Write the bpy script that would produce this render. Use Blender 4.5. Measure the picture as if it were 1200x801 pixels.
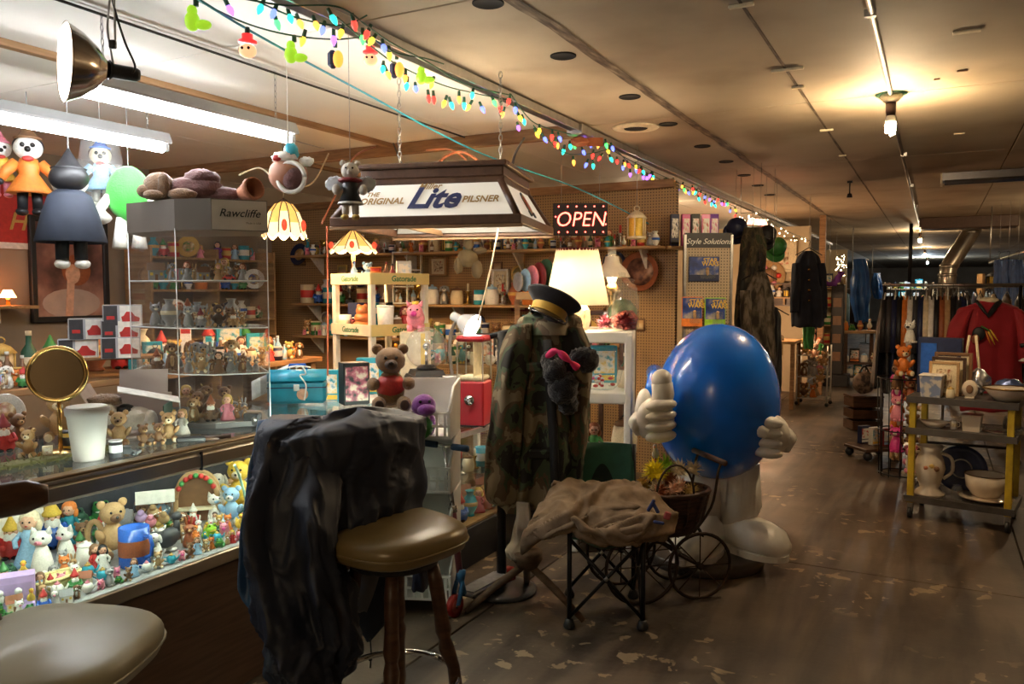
import bpy, bmesh, math, random
from mathutils import Vector, Matrix, Euler, noise
R = math.radians
PI = math.pi
for o in list(bpy.data.objects):
    bpy.data.objects.remove(o)
SC = bpy.context.scene
COL = SC.collection
# ------------------------------------------------------------------ camera
CAMH, YAW, PIT, FPX = 1.6, R(28), R(3.7), 933.0
cam = bpy.data.objects.new('camera', bpy.data.cameras.new('camera'))
COL.objects.link(cam)
cam.location = (0, 0, CAMH)
cam.rotation_euler = (R(90) - PIT, 0, YAW)
cam.data.sensor_width = 36
cam.data.lens = FPX / 1200 * 36
cam.data.clip_start = 0.05
cam.data.clip_end = 200
SC.camera = cam
# ------------------------------------------------------------------ world, exposure
w = bpy.data.worlds.new('world'); SC.world = w; w.use_nodes = True
w.node_tree.nodes['Background'].inputs[0].default_value = (0.9, 0.75, 0.6, 1)
w.node_tree.nodes['Background'].inputs[1].default_value = 0.02
SC.view_settings.view_transform = 'Standard'
SC.view_settings.look = 'None'
SC.view_settings.gamma = 1
SC.view_settings.use_curve_mapping = False
SC.view_settings.exposure = 1.9

def lamp(kind, name, loc, energy, col=(1, .8, .6), size=.1, rot=(0, 0, 0), sy=None, parent=None, spot=None):
    l = bpy.data.lights.new(name, kind); l.energy = energy; l.color = col
    if kind == 'AREA':
        l.size = size
        if sy: l.shape = 'RECTANGLE'; l.size_y = sy
    elif kind == 'SPOT':
        l.shadow_soft_size = size; l.spot_size = spot or R(120); l.spot_blend = .6
    else:
        l.shadow_soft_size = size
    o = bpy.data.objects.new(name, l); COL.objects.link(o); o.location = loc; o.rotation_euler = rot
    if parent: o.parent = parent
    return o

# ------------------------------------------------------------------ a photograph point at a chosen distance or plane
def ray(px, py):
    u = (px - 600) / FPX; v = -(py - 400.5) / FPX
    q = Euler((R(90) - PIT, 0, YAW)).to_matrix()
    return q @ Vector((u, v, -1))
C0 = Vector((0, 0, CAMH))
def at(px, py, d): return C0 + ray(px, py) * d
def atz(px, py, z):
    r = ray(px, py); return C0 + r * ((z - CAMH) / r.z)
def aty(px, py, y):
    r = ray(px, py); return C0 + r * (y / r.y)
def atx(px, py, x):
    r = ray(px, py); return C0 + r * (x / r.x)

# ------------------------------------------------------------------ materials
MATS = {}
def mat(name, col, rough=.6, metal=0., var=.12, scale=9., bump=0., bscale=40., coat=0., emit=None, es=0., trans=0., alpha=1., sheen=0.):
    if name in MATS: return MATS[name]
    m = bpy.data.materials.new(name); m.use_nodes = True
    nt = m.node_tree; b = nt.nodes['Principled BSDF']
    b.inputs['Roughness'].default_value = rough; b.inputs['Metallic'].default_value = metal
    b.inputs['Coat Weight'].default_value = coat
    if sheen: b.inputs['Sheen Weight'].default_value = sheen
    if trans: b.inputs['Transmission Weight'].default_value = trans
    c = tuple(col) + (1,)
    b.inputs['Base Color'].default_value = c
    tc = nt.nodes.new('ShaderNodeTexCoord')
    if var:
        n = nt.nodes.new('ShaderNodeTexNoise'); n.inputs['Scale'].default_value = scale; n.inputs['Detail'].default_value = 4
        nt.links.new(tc.outputs['Object'], n.inputs['Vector'])
        r = nt.nodes.new('ShaderNodeValToRGB')
        r.color_ramp.elements[0].position = .3; r.color_ramp.elements[1].position = .7
        r.color_ramp.elements[0].color = tuple(x * (1 - var) for x in col) + (1,)
        r.color_ramp.elements[1].color = tuple(min(1, x * (1 + var)) for x in col) + (1,)
        nt.links.new(n.outputs['Fac'], r.inputs['Fac']); nt.links.new(r.outputs['Color'], b.inputs['Base Color'])
    if bump:
        n2 = nt.nodes.new('ShaderNodeTexNoise'); n2.inputs['Scale'].default_value = bscale; n2.inputs['Detail'].default_value = 5
        nt.links.new(tc.outputs['Object'], n2.inputs['Vector'])
        bp = nt.nodes.new('ShaderNodeBump'); bp.inputs['Strength'].default_value = bump; bp.inputs['Distance'].default_value = .01
        nt.links.new(n2.outputs['Fac'], bp.inputs['Height']); nt.links.new(bp.outputs['Normal'], b.inputs['Normal'])
    if emit:
        b.inputs['Emission Color'].default_value = tuple(emit) + (1,); b.inputs['Emission Strength'].default_value = es
    MATS[name] = m
    return m

def ramp_mat(name, stops, scale=(1, 1, 1), nscale=5., detail=4., rough=.6, bump=0., metal=0., const=False, coat=0., distort=0., coord='Object', rough2=None, kind='noise'):
    """colour by a noise field pushed through a ramp: grain, camouflage, stains"""
    if name in MATS: return MATS[name]
    m = bpy.data.materials.new(name); m.use_nodes = True
    nt = m.node_tree; b = nt.nodes['Principled BSDF']
    b.inputs['Roughness'].default_value = rough; b.inputs['Metallic'].default_value = metal; b.inputs['Coat Weight'].default_value = coat
    tc = nt.nodes.new('ShaderNodeTexCoord'); mp = nt.nodes.new('ShaderNodeMapping'); mp.inputs['Scale'].default_value = scale
    nt.links.new(tc.outputs[coord], mp.inputs['Vector'])
    n = nt.nodes.new('ShaderNodeTexNoise'); n.inputs['Scale'].default_value = nscale; n.inputs['Detail'].default_value = detail
    n.inputs['Distortion'].default_value = distort
    nt.links.new(mp.outputs['Vector'], n.inputs['Vector'])
    r = nt.nodes.new('ShaderNodeValToRGB'); cr = r.color_ramp
    if const: cr.interpolation = 'CONSTANT'
    cr.elements[0].position = stops[0][0]; cr.elements[0].color = tuple(stops[0][1]) + (1,)
    cr.elements[1].position = stops[1][0]; cr.elements[1].color = tuple(stops[1][1]) + (1,)
    for p, c in stops[2:]:
        e = cr.elements.new(p); e.color = tuple(c) + (1,)
    nt.links.new(n.outputs['Fac'], r.inputs['Fac']); nt.links.new(r.outputs['Color'], b.inputs['Base Color'])
    if bump:
        bp = nt.nodes.new('ShaderNodeBump'); bp.inputs['Strength'].default_value = bump; bp.inputs['Distance'].default_value = .01
        nt.links.new(n.outputs['Fac'], bp.inputs['Height']); nt.links.new(bp.outputs['Normal'], b.inputs['Normal'])
    if rough2 is not None:
        mr = nt.nodes.new('ShaderNodeMapRange'); mr.inputs[3].default_value = rough; mr.inputs[4].default_value = rough2
        nt.links.new(n.outputs['Fac'], mr.inputs[0]); nt.links.new(mr.outputs[0], b.inputs['Roughness'])
    MATS[name] = m
    return m

def glass_mat(name, tint=(.95, .97, .96), refl=.9, rough=.02, haze=0.):
    """thin clear sheet: lets light straight through, reflects by Fresnel, a little dust"""
    if name in MATS: return MATS[name]
    m = bpy.data.materials.new(name); m.use_nodes = True
    nt = m.node_tree; nt.nodes.remove(nt.nodes['Principled BSDF'])
    out = nt.nodes['Material Output']
    t = nt.nodes.new('ShaderNodeBsdfTransparent'); t.inputs[0].default_value = tint + (1,)
    g = nt.nodes.new('ShaderNodeBsdfGlossy'); g.inputs['Roughness'].default_value = rough; g.inputs[0].default_value = (refl, refl, refl, 1)
    lw_ = nt.nodes.new('ShaderNodeLayerWeight'); pw_ = nt.nodes.new('ShaderNodeMath'); pw_.operation = 'POWER'; pw_.inputs[1].default_value = 5
    fr = nt.nodes.new('ShaderNodeMath'); fr.operation = 'MULTIPLY_ADD'; fr.inputs[1].default_value = .9; fr.inputs[2].default_value = .04
    nt.links.new(lw_.outputs['Facing'], pw_.inputs[0]); nt.links.new(pw_.outputs[0], fr.inputs[0])
    mx = nt.nodes.new('ShaderNodeMixShader')
    nt.links.new(fr.outputs[0], mx.inputs[0]); nt.links.new(t.outputs[0], mx.inputs[1]); nt.links.new(g.outputs[0], mx.inputs[2])
    last = mx
    if haze:
        d = nt.nodes.new('ShaderNodeBsdfDiffuse'); d.inputs[0].default_value = (.8, .8, .8, 1)
        mx2 = nt.nodes.new('ShaderNodeMixShader'); mx2.inputs[0].default_value = haze
        nt.links.new(mx.outputs[0], mx2.inputs[1]); nt.links.new(d.outputs[0], mx2.inputs[2]); last = mx2
    nt.links.new(last.outputs[0], out.inputs['Surface'])
    MATS[name] = m
    return m

def glow(name, col, s, base=None):
    return mat(name, base or col, rough=.4, var=0, emit=col, es=s)

def cmat(c, rough=.5, tag=''):
    """shared plain paint / glaze / plush by colour word"""
    rgb = PAL[c]
    return mat('paint_' + c + tag, rgb, rough=rough, var=.15, scale=30)
PAL = dict(white=(.78, .76, .7), cream=(.72, .62, .42), tan=(.45, .28, .13), brown=(.2, .1, .045), dark_brown=(.07, .035, .02), black=(.012, .012, .014),
           charcoal=(.04, .04, .045), grey=(.3, .3, .3), silver=(.55, .55, .55), red=(.5, .03, .025), dark_red=(.2, .015, .02), pink=(.75, .25, .33), magenta=(.6, .04, .25),
           orange=(.7, .2, .03), yellow=(.75, .5, .06), gold=(.55, .36, .1), green=(.05, .25, .06), dark_green=(.02, .09, .045), lime=(.3, .6, .04), mint=(.35, .6, .45), teal=(.02, .3, .4),
           blue=(.03, .12, .5), light_blue=(.3, .5, .7), navy=(.012, .02, .07), purple=(.18, .04, .35), lilac=(.5, .35, .65), skin=(.72, .42, .28), olive=(.14, .13, .04), rust=(.32, .09, .03), golden_brown=(.27, .135, .045))

# ------------------------------------------------------------------ mesh builder
class MB:
    def __init__(s): s.v = []; s.f = []; s.m = []; s.s = []; s.x = Matrix()
    def at(s, loc=(0, 0, 0), rot=(0, 0, 0), sc=1):
        sc = (sc, sc, sc) if isinstance(sc, (int, float)) else sc
        s.x = Matrix.LocRotScale(Vector(loc), Euler(rot), Vector(sc)); return s
    def add(s, vs, fs, mi=0, sm=True):
        b = len(s.v); x = s.x
        s.v += [x @ Vector(p) for p in vs]
        for f in fs: s.f.append([b + i for i in f]); s.m.append(mi); s.s.append(sm)
        return s
    def box(s, c, d, mi=0, ch=0., rz=0.):
        x, y, z = (k / 2 for k in d); vs = []; fs = []
        if ch <= 0:
            vs = [(i * x, j * y, k * z) for i in (-1, 1) for j in (-1, 1) for k in (-1, 1)]
            fs = [(0, 1, 3, 2), (4, 6, 7, 5), (0, 4, 5, 1), (2, 3, 7, 6), (0, 2, 6, 4), (1, 5, 7, 3)]
        else:
            ch = min(ch, x * .9, y * .9, z * .9); idx = {}
            for i in (-1, 1):
                for j in (-1, 1):
                    for k in (-1, 1):
                        idx[i, j, k] = len(vs)
                        vs += [(i * x, j * (y - ch), k * (z - ch)), (i * (x - ch), j * y, k * (z - ch)), (i * (x - ch), j * (y - ch), k * z)]
            S = (-1, 1)
            for i in S:
                fs.append([idx[i, j, k] for j, k in ((-1, -1), (1, -1), (1, 1), (-1, 1))])
                fs.append([idx[j, i, k] + 1 for j, k in ((-1, -1), (1, -1), (1, 1), (-1, 1))])
                fs.append([idx[j, k, i] + 2 for j, k in ((-1, -1), (1, -1), (1, 1), (-1, 1))])
            for a in S:
                for b in S:
                    fs.append([idx[a, b, -1], idx[a, b, 1], idx[a, b, 1] + 1, idx[a, b, -1] + 1])
                    fs.append([idx[a, -1, b], idx[a, 1, b], idx[a, 1, b] + 2, idx[a, -1, b] + 2])
                    fs.append([idx[-1, a, b] + 1, idx[1, a, b] + 1, idx[1, a, b] + 2, idx[-1, a, b] + 2])
                    for k in S: i0 = idx[a, b, k]; fs.append([i0, i0 + 1, i0 + 2])
        if rz:
            ca, sa = math.cos(rz), math.sin(rz); vs = [(p[0] * ca - p[1] * sa, p[0] * sa + p[1] * ca, p[2]) for p in vs]
        vs = [(p[0] + c[0], p[1] + c[1], p[2] + c[2]) for p in vs]
        return s.add(vs, fs, mi, False)
    def loft(s, rings, mi=0, cap=True, close=True, sm=True):
        n = len(rings[0]); vs = [p for r in rings for p in r]; fs = []
        for i in range(len(rings) - 1):
            for j in range(n if close else n - 1):
                k = (j + 1) % n; fs.append((i * n + j, i * n + k, (i + 1) * n + k, (i + 1) * n + j))
        if cap: fs.append(list(range(n))[::-1]); fs.append([(len(rings) - 1) * n + j for j in range(n)])
        return s.add(vs, fs, mi, sm)
    def tube(s, pts, r, n=8, mi=0, cap=True, flat=1.):
        pts = [Vector(p) for p in pts]; rs = r if isinstance(r, (list, tuple)) else [r] * len(pts)
        rings = []; up = None
        for i, p in enumerate(pts):
            t = (pts[min(i + 1, len(pts) - 1)] - pts[max(i - 1, 0)])
            t = t.normalized() if t.length > 1e-9 else Vector((0, 0, 1))
            if up is None: up = Vector((0, 0, 1)) if abs(t.z) < .9 else Vector((1, 0, 0))
            a = t.cross(up)
            if a.length < 1e-6: a = t.cross(Vector((0, 1, 0)))
            a.normalize(); b = a.cross(t).normalized(); up = b
            rings.append([p + a * (math.cos(2 * PI * k / n) * rs[i]) + b * (math.sin(2 * PI * k / n) * rs[i] * flat) for k in range(n)])
        return s.loft(rings, mi, cap)
    def cyl(s, p0, p1, r0, r1=None, n=14, mi=0): return s.tube([p0, p1], [r0, r0 if r1 is None else r1], n, mi)
    def lathe(s, prof, n=20, mi=0, c=(0, 0, 0), cap=True, a0=0.):
        rings = [[(c[0] + r * math.cos(a0 + 2 * PI * k / n), c[1] + r * math.sin(a0 + 2 * PI * k / n), c[2] + z) for k in range(n)] for r, z in prof]
        return s.loft(rings, mi, cap)
    def sph(s, c, r, n=12, m=8, mi=0, rot=None):
        r = (r, r, r) if isinstance(r, (int, float)) else r
        q = Euler(rot).to_matrix() if rot else None; c = Vector(c)
        vs = []; fs = []
        def pt(x, y, z):
            p = Vector((x * r[0], y * r[1], z * r[2])); p = q @ p if q else p
            return p + c
        vs.append(pt(0, 0, -1))
        for i in range(1, m):
            t = -PI / 2 + PI * i / m
            for k in range(n): vs.append(pt(math.cos(t) * math.cos(2 * PI * k / n), math.cos(t) * math.sin(2 * PI * k / n), math.sin(t)))
        vs.append(pt(0, 0, 1)); L = len(vs) - 1
        for k in range(n):
            k2 = (k + 1) % n
            fs.append((0, 1 + k2, 1 + k)); fs.append((L, 1 + (m - 2) * n + k, 1 + (m - 2) * n + k2))
            for i in range(m - 2): a = 1 + i * n; fs.append((a + k, a + k2, a + n + k2, a + n + k))
        return s.add(vs, fs, mi, True)
    def prism(s, poly, z0, z1, mi=0, sm=False):
        n = len(poly); vs = [(x, y, z0) for x, y in poly] + [(x, y, z1) for x, y in poly]
        fs = [list(range(n))[::-1], list(range(n, 2 * n))] + [(i, (i + 1) % n, n + (i + 1) % n, n + i) for i in range(n)]
        return s.add(vs, fs, mi, sm)
    def grid(s, fn, nu, nv, mi=0, sm=True):
        vs = [fn(i / nu, j / nv) for i in range(nu + 1) for j in range(nv + 1)]; w_ = nv + 1
        return s.add(vs, [(i * w_ + j, (i + 1) * w_ + j, (i + 1) * w_ + j + 1, i * w_ + j + 1) for i in range(nu) for j in range(nv)], mi, sm)
    def mesh(s, name, mats, recalc=True):
        me = bpy.data.meshes.new(name); me.from_pydata([tuple(p) for p in s.v], [], s.f)
        for m in mats: me.materials.append(m)
        me.polygons.foreach_set('material_index', s.m); me.polygons.foreach_set('use_smooth', s.s)
        if recalc:
            bm = bmesh.new(); bm.from_mesh(me); bmesh.ops.recalc_face_normals(bm, faces=bm.faces); bm.to_mesh(me); bm.free()
        me.update()
        return me

def L(m): return m if isinstance(m, (list, tuple)) else [m]
def obj(name, mb, mats, parent=None, loc=(0, 0, 0), rot=(0, 0, 0), label=None, solid=0., smooth=None):
    me = mb if isinstance(mb, bpy.types.Mesh) else mb.mesh(name, L(mats))
    o = bpy.data.objects.new(name, me); COL.objects.link(o); o.location = loc; o.rotation_euler = rot
    if parent: o.parent = parent
    if label: o['label'] = label
    if solid:
        md = o.modifiers.new('thickness', 'SOLIDIFY'); md.thickness = solid; md.offset = 0
    return o
def tag(o, label, cat, group=None):
    o['label'] = label; o['category'] = cat
    if group: o['group'] = group
    return o
def thing(name, label, cat, loc=(0, 0, 0), rz=0., group=None, rot=None, sc=1.):
    o = bpy.data.objects.new(name, None); COL.objects.link(o); o.empty_display_size = .05
    o.location = loc; o.rotation_euler = rot or (0, 0, rz); o.scale = (sc, sc, sc)
    return tag(o, label, cat, group)
def solo(name, mb, mats, label, cat, group=None, loc=(0, 0, 0), rz=0., rot=None, sc=1., solid=0.):
    o = obj(name, mb, mats, None, loc, rot or (0, 0, rz), solid=solid); o.scale = (sc, sc, sc)
    return tag(o, label, cat, group)
def struct(name, mb, mats, parent=None):
    o = obj(name, mb, mats, parent)
    if not parent: o['kind'] = 'structure'
    return o
def dup(root, loc=None, rz=None, label=None, group=None, sc=None):
    def cp(o, par):
        c = o.copy(); COL.objects.link(c)
        if par: c.parent = par; c.matrix_parent_inverse = o.matrix_parent_inverse
        for k in o.children: cp(k, c)
        return c
    r = cp(root, None)
    if loc is not None: r.location = loc
    if rz is not None: r.rotation_euler = (0, 0, rz)
    if label: r['label'] = label
    if group: r['group'] = group
    if sc: r.scale = (sc, sc, sc)
    return r
TXT = {}
def text_mesh(body, size=1., shear=0., depth=.02, bold=0., mats=None, sp=1.):
    key = (body, shear, depth, bold, sp, mats.name if mats else '')
    if key not in TXT:
        c = bpy.data.curves.new('lettering', 'FONT'); c.body = body; c.shear = shear; c.extrude = depth; c.offset = bold
        c.align_x = 'CENTER'; c.align_y = 'CENTER'; c.space_character = sp; c.resolution_u = 3
        o = bpy.data.objects.new('lettering', c); COL.objects.link(o)
        dg = bpy.context.evaluated_depsgraph_get()
        me = bpy.data.meshes.new_from_object(o.evaluated_get(dg)); bpy.data.objects.remove(o)
        me.materials.clear(); me.materials.append(mats); TXT[key] = me
    return TXT[key]
def text(body, m, parent, loc, rot, size, shear=0., bold=0., depth=.02, sp=1., name='lettering', sx=1.):
    me = text_mesh(body, 1, shear, depth, bold, m, sp)
    o = bpy.data.objects.new(name, me); COL.objects.link(o); o.parent = parent; o.location = loc; o.rotation_euler = rot; o.scale = (size * sx, size, size)
    return o
rng = random.Random(7)
def spline(pts, n):
    """Catmull-Rom through a list of tuples, n samples"""
    out = []; m = len(pts) - 1
    for k in range(n):
        t = k / (n - 1) * m; i = min(int(t), m - 1); t -= i
        p = [pts[max(0, min(m, i + j))] for j in (-1, 0, 1, 2)]
        out.append(tuple(.5 * ((2 * b) + (c - a) * t + (2 * a - 5 * b + 4 * c - d) * t * t + (3 * b - a - 3 * c + d) * t ** 3) for a, b, c, d in zip(*p)))
    return out
# ================================================================== shared materials
WOOD = ramp_mat('pine_wood', [(.3, (.2, .1, .04)), (.7, (.36, .2, .09))], scale=(1, 1, 8), nscale=6, rough=.65)
WOODY = ramp_mat('pine_wood_length', [(.3, (.2, .1, .04)), (.7, (.34, .19, .085))], scale=(8, 1, 8), nscale=4, rough=.65)
SHELFW = ramp_mat('shelf_board', [(.3, (.3, .17, .07)), (.7, (.46, .28, .12))], scale=(1, 9, 9), nscale=4, rough=.6)
DWOOD = ramp_mat('dark_walnut', [(.3, (.045, .018, .009)), (.7, (.1, .045, .02))], scale=(2, 2, 9), nscale=5, rough=.4, coat=.2)
CHROME = mat('chrome', (.7, .7, .7), rough=.12, metal=1, var=.05)
STEEL = mat('brushed_steel', (.45, .44, .42), rough=.35, metal=1, var=.12, scale=20)
BLACKM = mat('black_metal', (.02, .02, .022), rough=.4, metal=.6, var=.1)
BLACKP = mat('black_plastic', (.018, .018, .02), rough=.4, var=.1)
WHITEP = mat('white_plastic', (.74, .72, .66), rough=.38, var=.06, bump=.05)
WIREM = mat('wire_rubber', (.02, .018, .015), rough=.6, var=.1)
GLASS = glass_mat('clear_glass')
ACRYL = glass_mat('clear_acrylic', tint=(.93, .93, .92), haze=.025)
PEDGE = mat('acrylic_edge', (.75, .76, .75), rough=.2, var=.05)

def floor_mat():
    m = bpy.data.materials.new('worn_concrete'); m.use_nodes = True; nt = m.node_tree; b = nt.nodes['Principled BSDF']; N = nt.nodes.new; K = nt.links.new
    tc = N('ShaderNodeTexCoord')
    def nz(s, d, sc=(1, 1, 1), dist=0):
        mp = N('ShaderNodeMapping'); mp.inputs['Scale'].default_value = sc; K(tc.outputs['Object'], mp.inputs[0])
        n = N('ShaderNodeTexNoise'); n.inputs['Scale'].default_value = s; n.inputs['Detail'].default_value = d; n.inputs['Distortion'].default_value = dist
        K(mp.outputs[0], n.inputs['Vector']); return n
    def rp(n, st, const=False):
        r = N('ShaderNodeValToRGB'); cr = r.color_ramp
        for i, (p, c) in enumerate(st):
            e = cr.elements[i] if i < 2 else cr.elements.new(p)
            e.position = p; e.color = tuple(c) + (1,)
        K(n.outputs['Fac'], r.inputs[0]); return r
    base = rp(nz(1.3, 8), [(.3, (.058, .04, .026)), (.5, (.112, .08, .053)), (.72, (.18, .133, .09))])
    streak = rp(nz(2.2, 6, (2.2, .28, 1), .4), [(.38, (.3, .27, .25)), (.56, (1, 1, 1))])
    mul = N('ShaderNodeMixRGB'); mul.blend_type = 'MULTIPLY'; mul.inputs[0].default_value = .95; K(base.outputs[0], mul.inputs[1]); K(streak.outputs[0], mul.inputs[2])
    pm = N('ShaderNodeMath'); pm.operation = 'MULTIPLY'
    patch = rp(nz(9, 5, (1, 1, 1), .5), [(.6, (0, 0, 0)), (.62, (.75, .75, .75))]); area = rp(nz(.8, 2), [(.5, (0, 0, 0)), (.56, (1, 1, 1))])
    K(patch.outputs[0], pm.inputs[0]); K(area.outputs[0], pm.inputs[1])
    mx = N('ShaderNodeMixRGB'); K(pm.outputs[0], mx.inputs[0]); K(mul.outputs[0], mx.inputs[1]); mx.inputs[2].default_value = (.36, .27, .16, 1)
    K(mx.outputs[0], b.inputs['Base Color'])
    mr = N('ShaderNodeMapRange'); mr.inputs[3].default_value = .38; mr.inputs[4].default_value = .62; K(nz(3, 5).outputs['Fac'], mr.inputs[0]); K(mr.outputs[0], b.inputs['Roughness'])
    bp = N('ShaderNodeBump'); bp.inputs['Strength'].default_value = .12; bp.inputs['Distance'].default_value = .01; K(nz(35, 6).outputs['Fac'], bp.inputs['Height']); K(bp.outputs[0], b.inputs['Normal'])
    return m
def peg_mat(name, col, pitch=.025):
    m = bpy.data.materials.new(name); m.use_nodes = True; nt = m.node_tree; b = nt.nodes['Principled BSDF']; N = nt.nodes.new; K = nt.links.new
    tc = N('ShaderNodeTexCoord'); sp = N('ShaderNodeSeparateXYZ'); K(tc.outputs['Object'], sp.inputs[0])
    def cell(o):
        a = N('ShaderNodeMath'); a.operation = 'DIVIDE'; a.inputs[1].default_value = pitch; K(o, a.inputs[0])
        f = N('ShaderNodeMath'); f.operation = 'FRACT'; K(a.outputs[0], f.inputs[0])
        s = N('ShaderNodeMath'); s.operation = 'SUBTRACT'; s.inputs[1].default_value = .5; K(f.outputs[0], s.inputs[0])
        p = N('ShaderNodeMath'); p.operation = 'POWER'; p.inputs[1].default_value = 2; K(s.outputs[0], p.inputs[0]); return p
    ad = N('ShaderNodeMath'); K(cell(sp.outputs[0]).outputs[0], ad.inputs[0]); K(cell(sp.outputs[2]).outputs[0], ad.inputs[1])
    lt = N('ShaderNodeMath'); lt.operation = 'LESS_THAN'; lt.inputs[1].default_value = .045; K(ad.outputs[0], lt.inputs[0])
    mx = N('ShaderNodeMixRGB'); K(lt.outputs[0], mx.inputs[0]); mx.inputs[1].default_value = tuple(col) + (1,); mx.inputs[2].default_value = tuple(c * .15 for c in col) + (1,)
    K(mx.outputs[0], b.inputs['Base Color']); b.inputs['Roughness'].default_value = .6
    return m
FLOORM = floor_mat()
CEILM = ramp_mat('aged_ceiling_board', [(.25, (.27, .205, .135)), (.5, (.42, .335, .23)), (.75, (.5, .41, .29))], nscale=1.1, detail=9, rough=.75, bump=.15)
CEILW = ramp_mat('white_ceiling_board', [(.25, (.62, .57, .49)), (.5, (.76, .71, .63)), (.75, (.82, .77, .69))], nscale=1.0, detail=9, rough=.7, bump=.1)
SEAMM = ramp_mat('dirty_seam', [(.35, (.05, .033, .02)), (.55, (.16, .11, .07)), (.75, (.33, .26, .18))], scale=(9, 1.3, 1), nscale=4, detail=8, rough=.8)
WALLD = ramp_mat('dim_wall_paint', [(.3, (.22, .17, .12)), (.7, (.34, .27, .2))], nscale=1.5, detail=6, rough=.8)
PEGB = peg_mat('brown_pegboard', (.38, .23, .1))
# ================================================================== room shell
ZC = 2.74
def slabs(par, name, xs, ys, z0, z1, m, gap):
    for i in range(len(xs) - 1):
        for j in range(len(ys) - 1):
            mm = m(xs[i]) if callable(m) else m
            b = MB().box(((xs[i] + xs[i + 1]) / 2, (ys[j] + ys[j + 1]) / 2, (z0 + z1) / 2), (xs[i + 1] - xs[i] - gap, ys[j + 1] - ys[j] - gap, z1 - z0), ch=.003)
            obj(name, b, mm, par)
fl = struct('floor', MB().box((-1.3, 20.5, -.07), (10.8, 49.4, .1)), mat('joint_dirt', (.05, .035, .022), rough=.9))
slabs(fl, 'slab', [-6.7, -4.3, -1.95, .5, 4.1], [-4.2, 1.24, 4.84, 8.44, 12.04, 19.3, 30, 45.2], -.02, 0, FLOORM, .009)
ce = struct('ceiling', MB().box((-1.3, 20.5, ZC + .07), (10.8, 49.4, .1)), mat('ceiling_gap', (.03, .022, .015), rough=.9))
ysC = [-4.2, -2.12, .32, 2.76, 5.2, 7.64, 10.08, 12.52, 17.4, 25, 35, 45.2]
slabs(ce, 'ceiling_board', [-6.7, -5, -3.78, -3.04, -2.2], ysC, ZC, ZC + .02, CEILW, .006)
slabs(ce, 'ceiling_board', [-2.2, -1.5, -.72, .5, 1.72, 2.94, 4.1], ysC, ZC, ZC + .02, CEILM, .009)
def ragged(x, y0, y1, wd, z, seed, n=90):
    b = MB(); r = random.Random(seed); Lf = []; Rt = []
    for i in range(n + 1):
        y = y0 + (y1 - y0) * i / n; a = .5 + .5 * noise.noise((y * 1.7, seed, 0)) + .5 * noise.noise((y * 6, seed, 3))
        Lf.append((x - wd * (.25 + .6 * max(.1, a)), y)); Rt.append((x + wd * (.25 + .6 * max(.1, 1 - a)), y))
    vs = [(p[0], p[1], z) for p in Lf] + [(p[0], p[1], z) for p in Rt]
    b.add(vs, [(i, i + 1, n + 2 + i, n + 1 + i) for i in range(n)], 0, True); return b
struct('seam_tape', ragged(-1.5, .4, 12.4, .055, ZC - .0035, 3), SEAMM, ce)
struct('seam_tape', ragged(-.72, 1.4, 22, .012, ZC - .0035, 8), SEAMM, ce)
WALLY = (20.5, 49.4)
struct('wall_left', MB().box((-6.66, 20.5, 1.37), (.1, 49.4, 2.74)), WALLD)
struct('wall_right', MB().box((4.06, 20.5, 1.37), (.1, 49.4, 2.74)), WALLD)
struct('wall_far', MB().box((-1.3, 45.2, 1.37), (10.7, .1, 2.74)), WALLD)
struct('wall_near', MB().box((-1.3, -4.2, 1.37), (10.7, .1, 2.74)), WALLD)
struct('wall_booth', MB().box((-4.27, 6.68, 1.26), (4.62, .06, 2.52)), PEGB)
CREAMW = ramp_mat('cream_wall', [(.3, (.5, .4, .26)), (.7, (.62, .52, .36))], nscale=2, rough=.8)
struct('wall_stall', MB().box((-4.2, 13.2, 1.3), (4.9, .08, 2.6)), CREAMW)
struct('wall_arcade', MB().box((-4.3, 21.2, 1.3), (4.7, .08, 2.6)), CREAMW)
# timbers, rails, conduit
def trim(n, mb, m): return struct('trim_%d' % n, mb, m)
trim(1, MB().box((-4.4, 5.13, ZC - .045), (4.4, .05, .088), ch=.004), WOOD)
trim(2, MB().box((-3.78, 1.6, ZC - .018), (.05, 7.0, .034), ch=.003), WOODY)
trim(3, MB().box((-4.27, 6.6, 2.50), (4.6, .04, .07), ch=.003), WOOD)
trim(4, MB().box((-5.0, 5.9, ZC - .018), (.05, 1.4, .034), ch=.003), WOODY)
b = MB().box((-2.2, 3.9, ZC - .022), (.07, 9, .014)).box((-2.232, 3.9, ZC - .04), (.008, 9, .04)).box((-2.168, 3.9, ZC - .04), (.008, 9, .04))
trim(5, b, STEEL)
b = MB().box((-2.25, 14.5, ZC - .022), (.07, 12, .014)).box((-2.282, 14.5, ZC - .04), (.008, 12, .04)).box((-2.218, 14.5, ZC - .04), (.008, 12, .04))
trim(6, b, STEEL)
trim(7, MB().box((-2.2, 5.12, ZC - .05), (.12, .16, .07), ch=.006), STEEL)
b = MB().tube([(-.265, -3, ZC - .02), (-.265, 5.1, ZC - .02)], .012).tube([(-.275, 5.3, ZC - .02), (-.3, 16.9, ZC - .02)], .012)
for y in (1.2, 3.6, 7.4, 9.6, 12, 14.5): b.box((-.27, y, ZC - .02), (.045, .03, .03))
solo('ceiling_conduit', b, STEEL, 'thin metal conduit run along the ceiling between bare bulbs', 'conduit')
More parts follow.
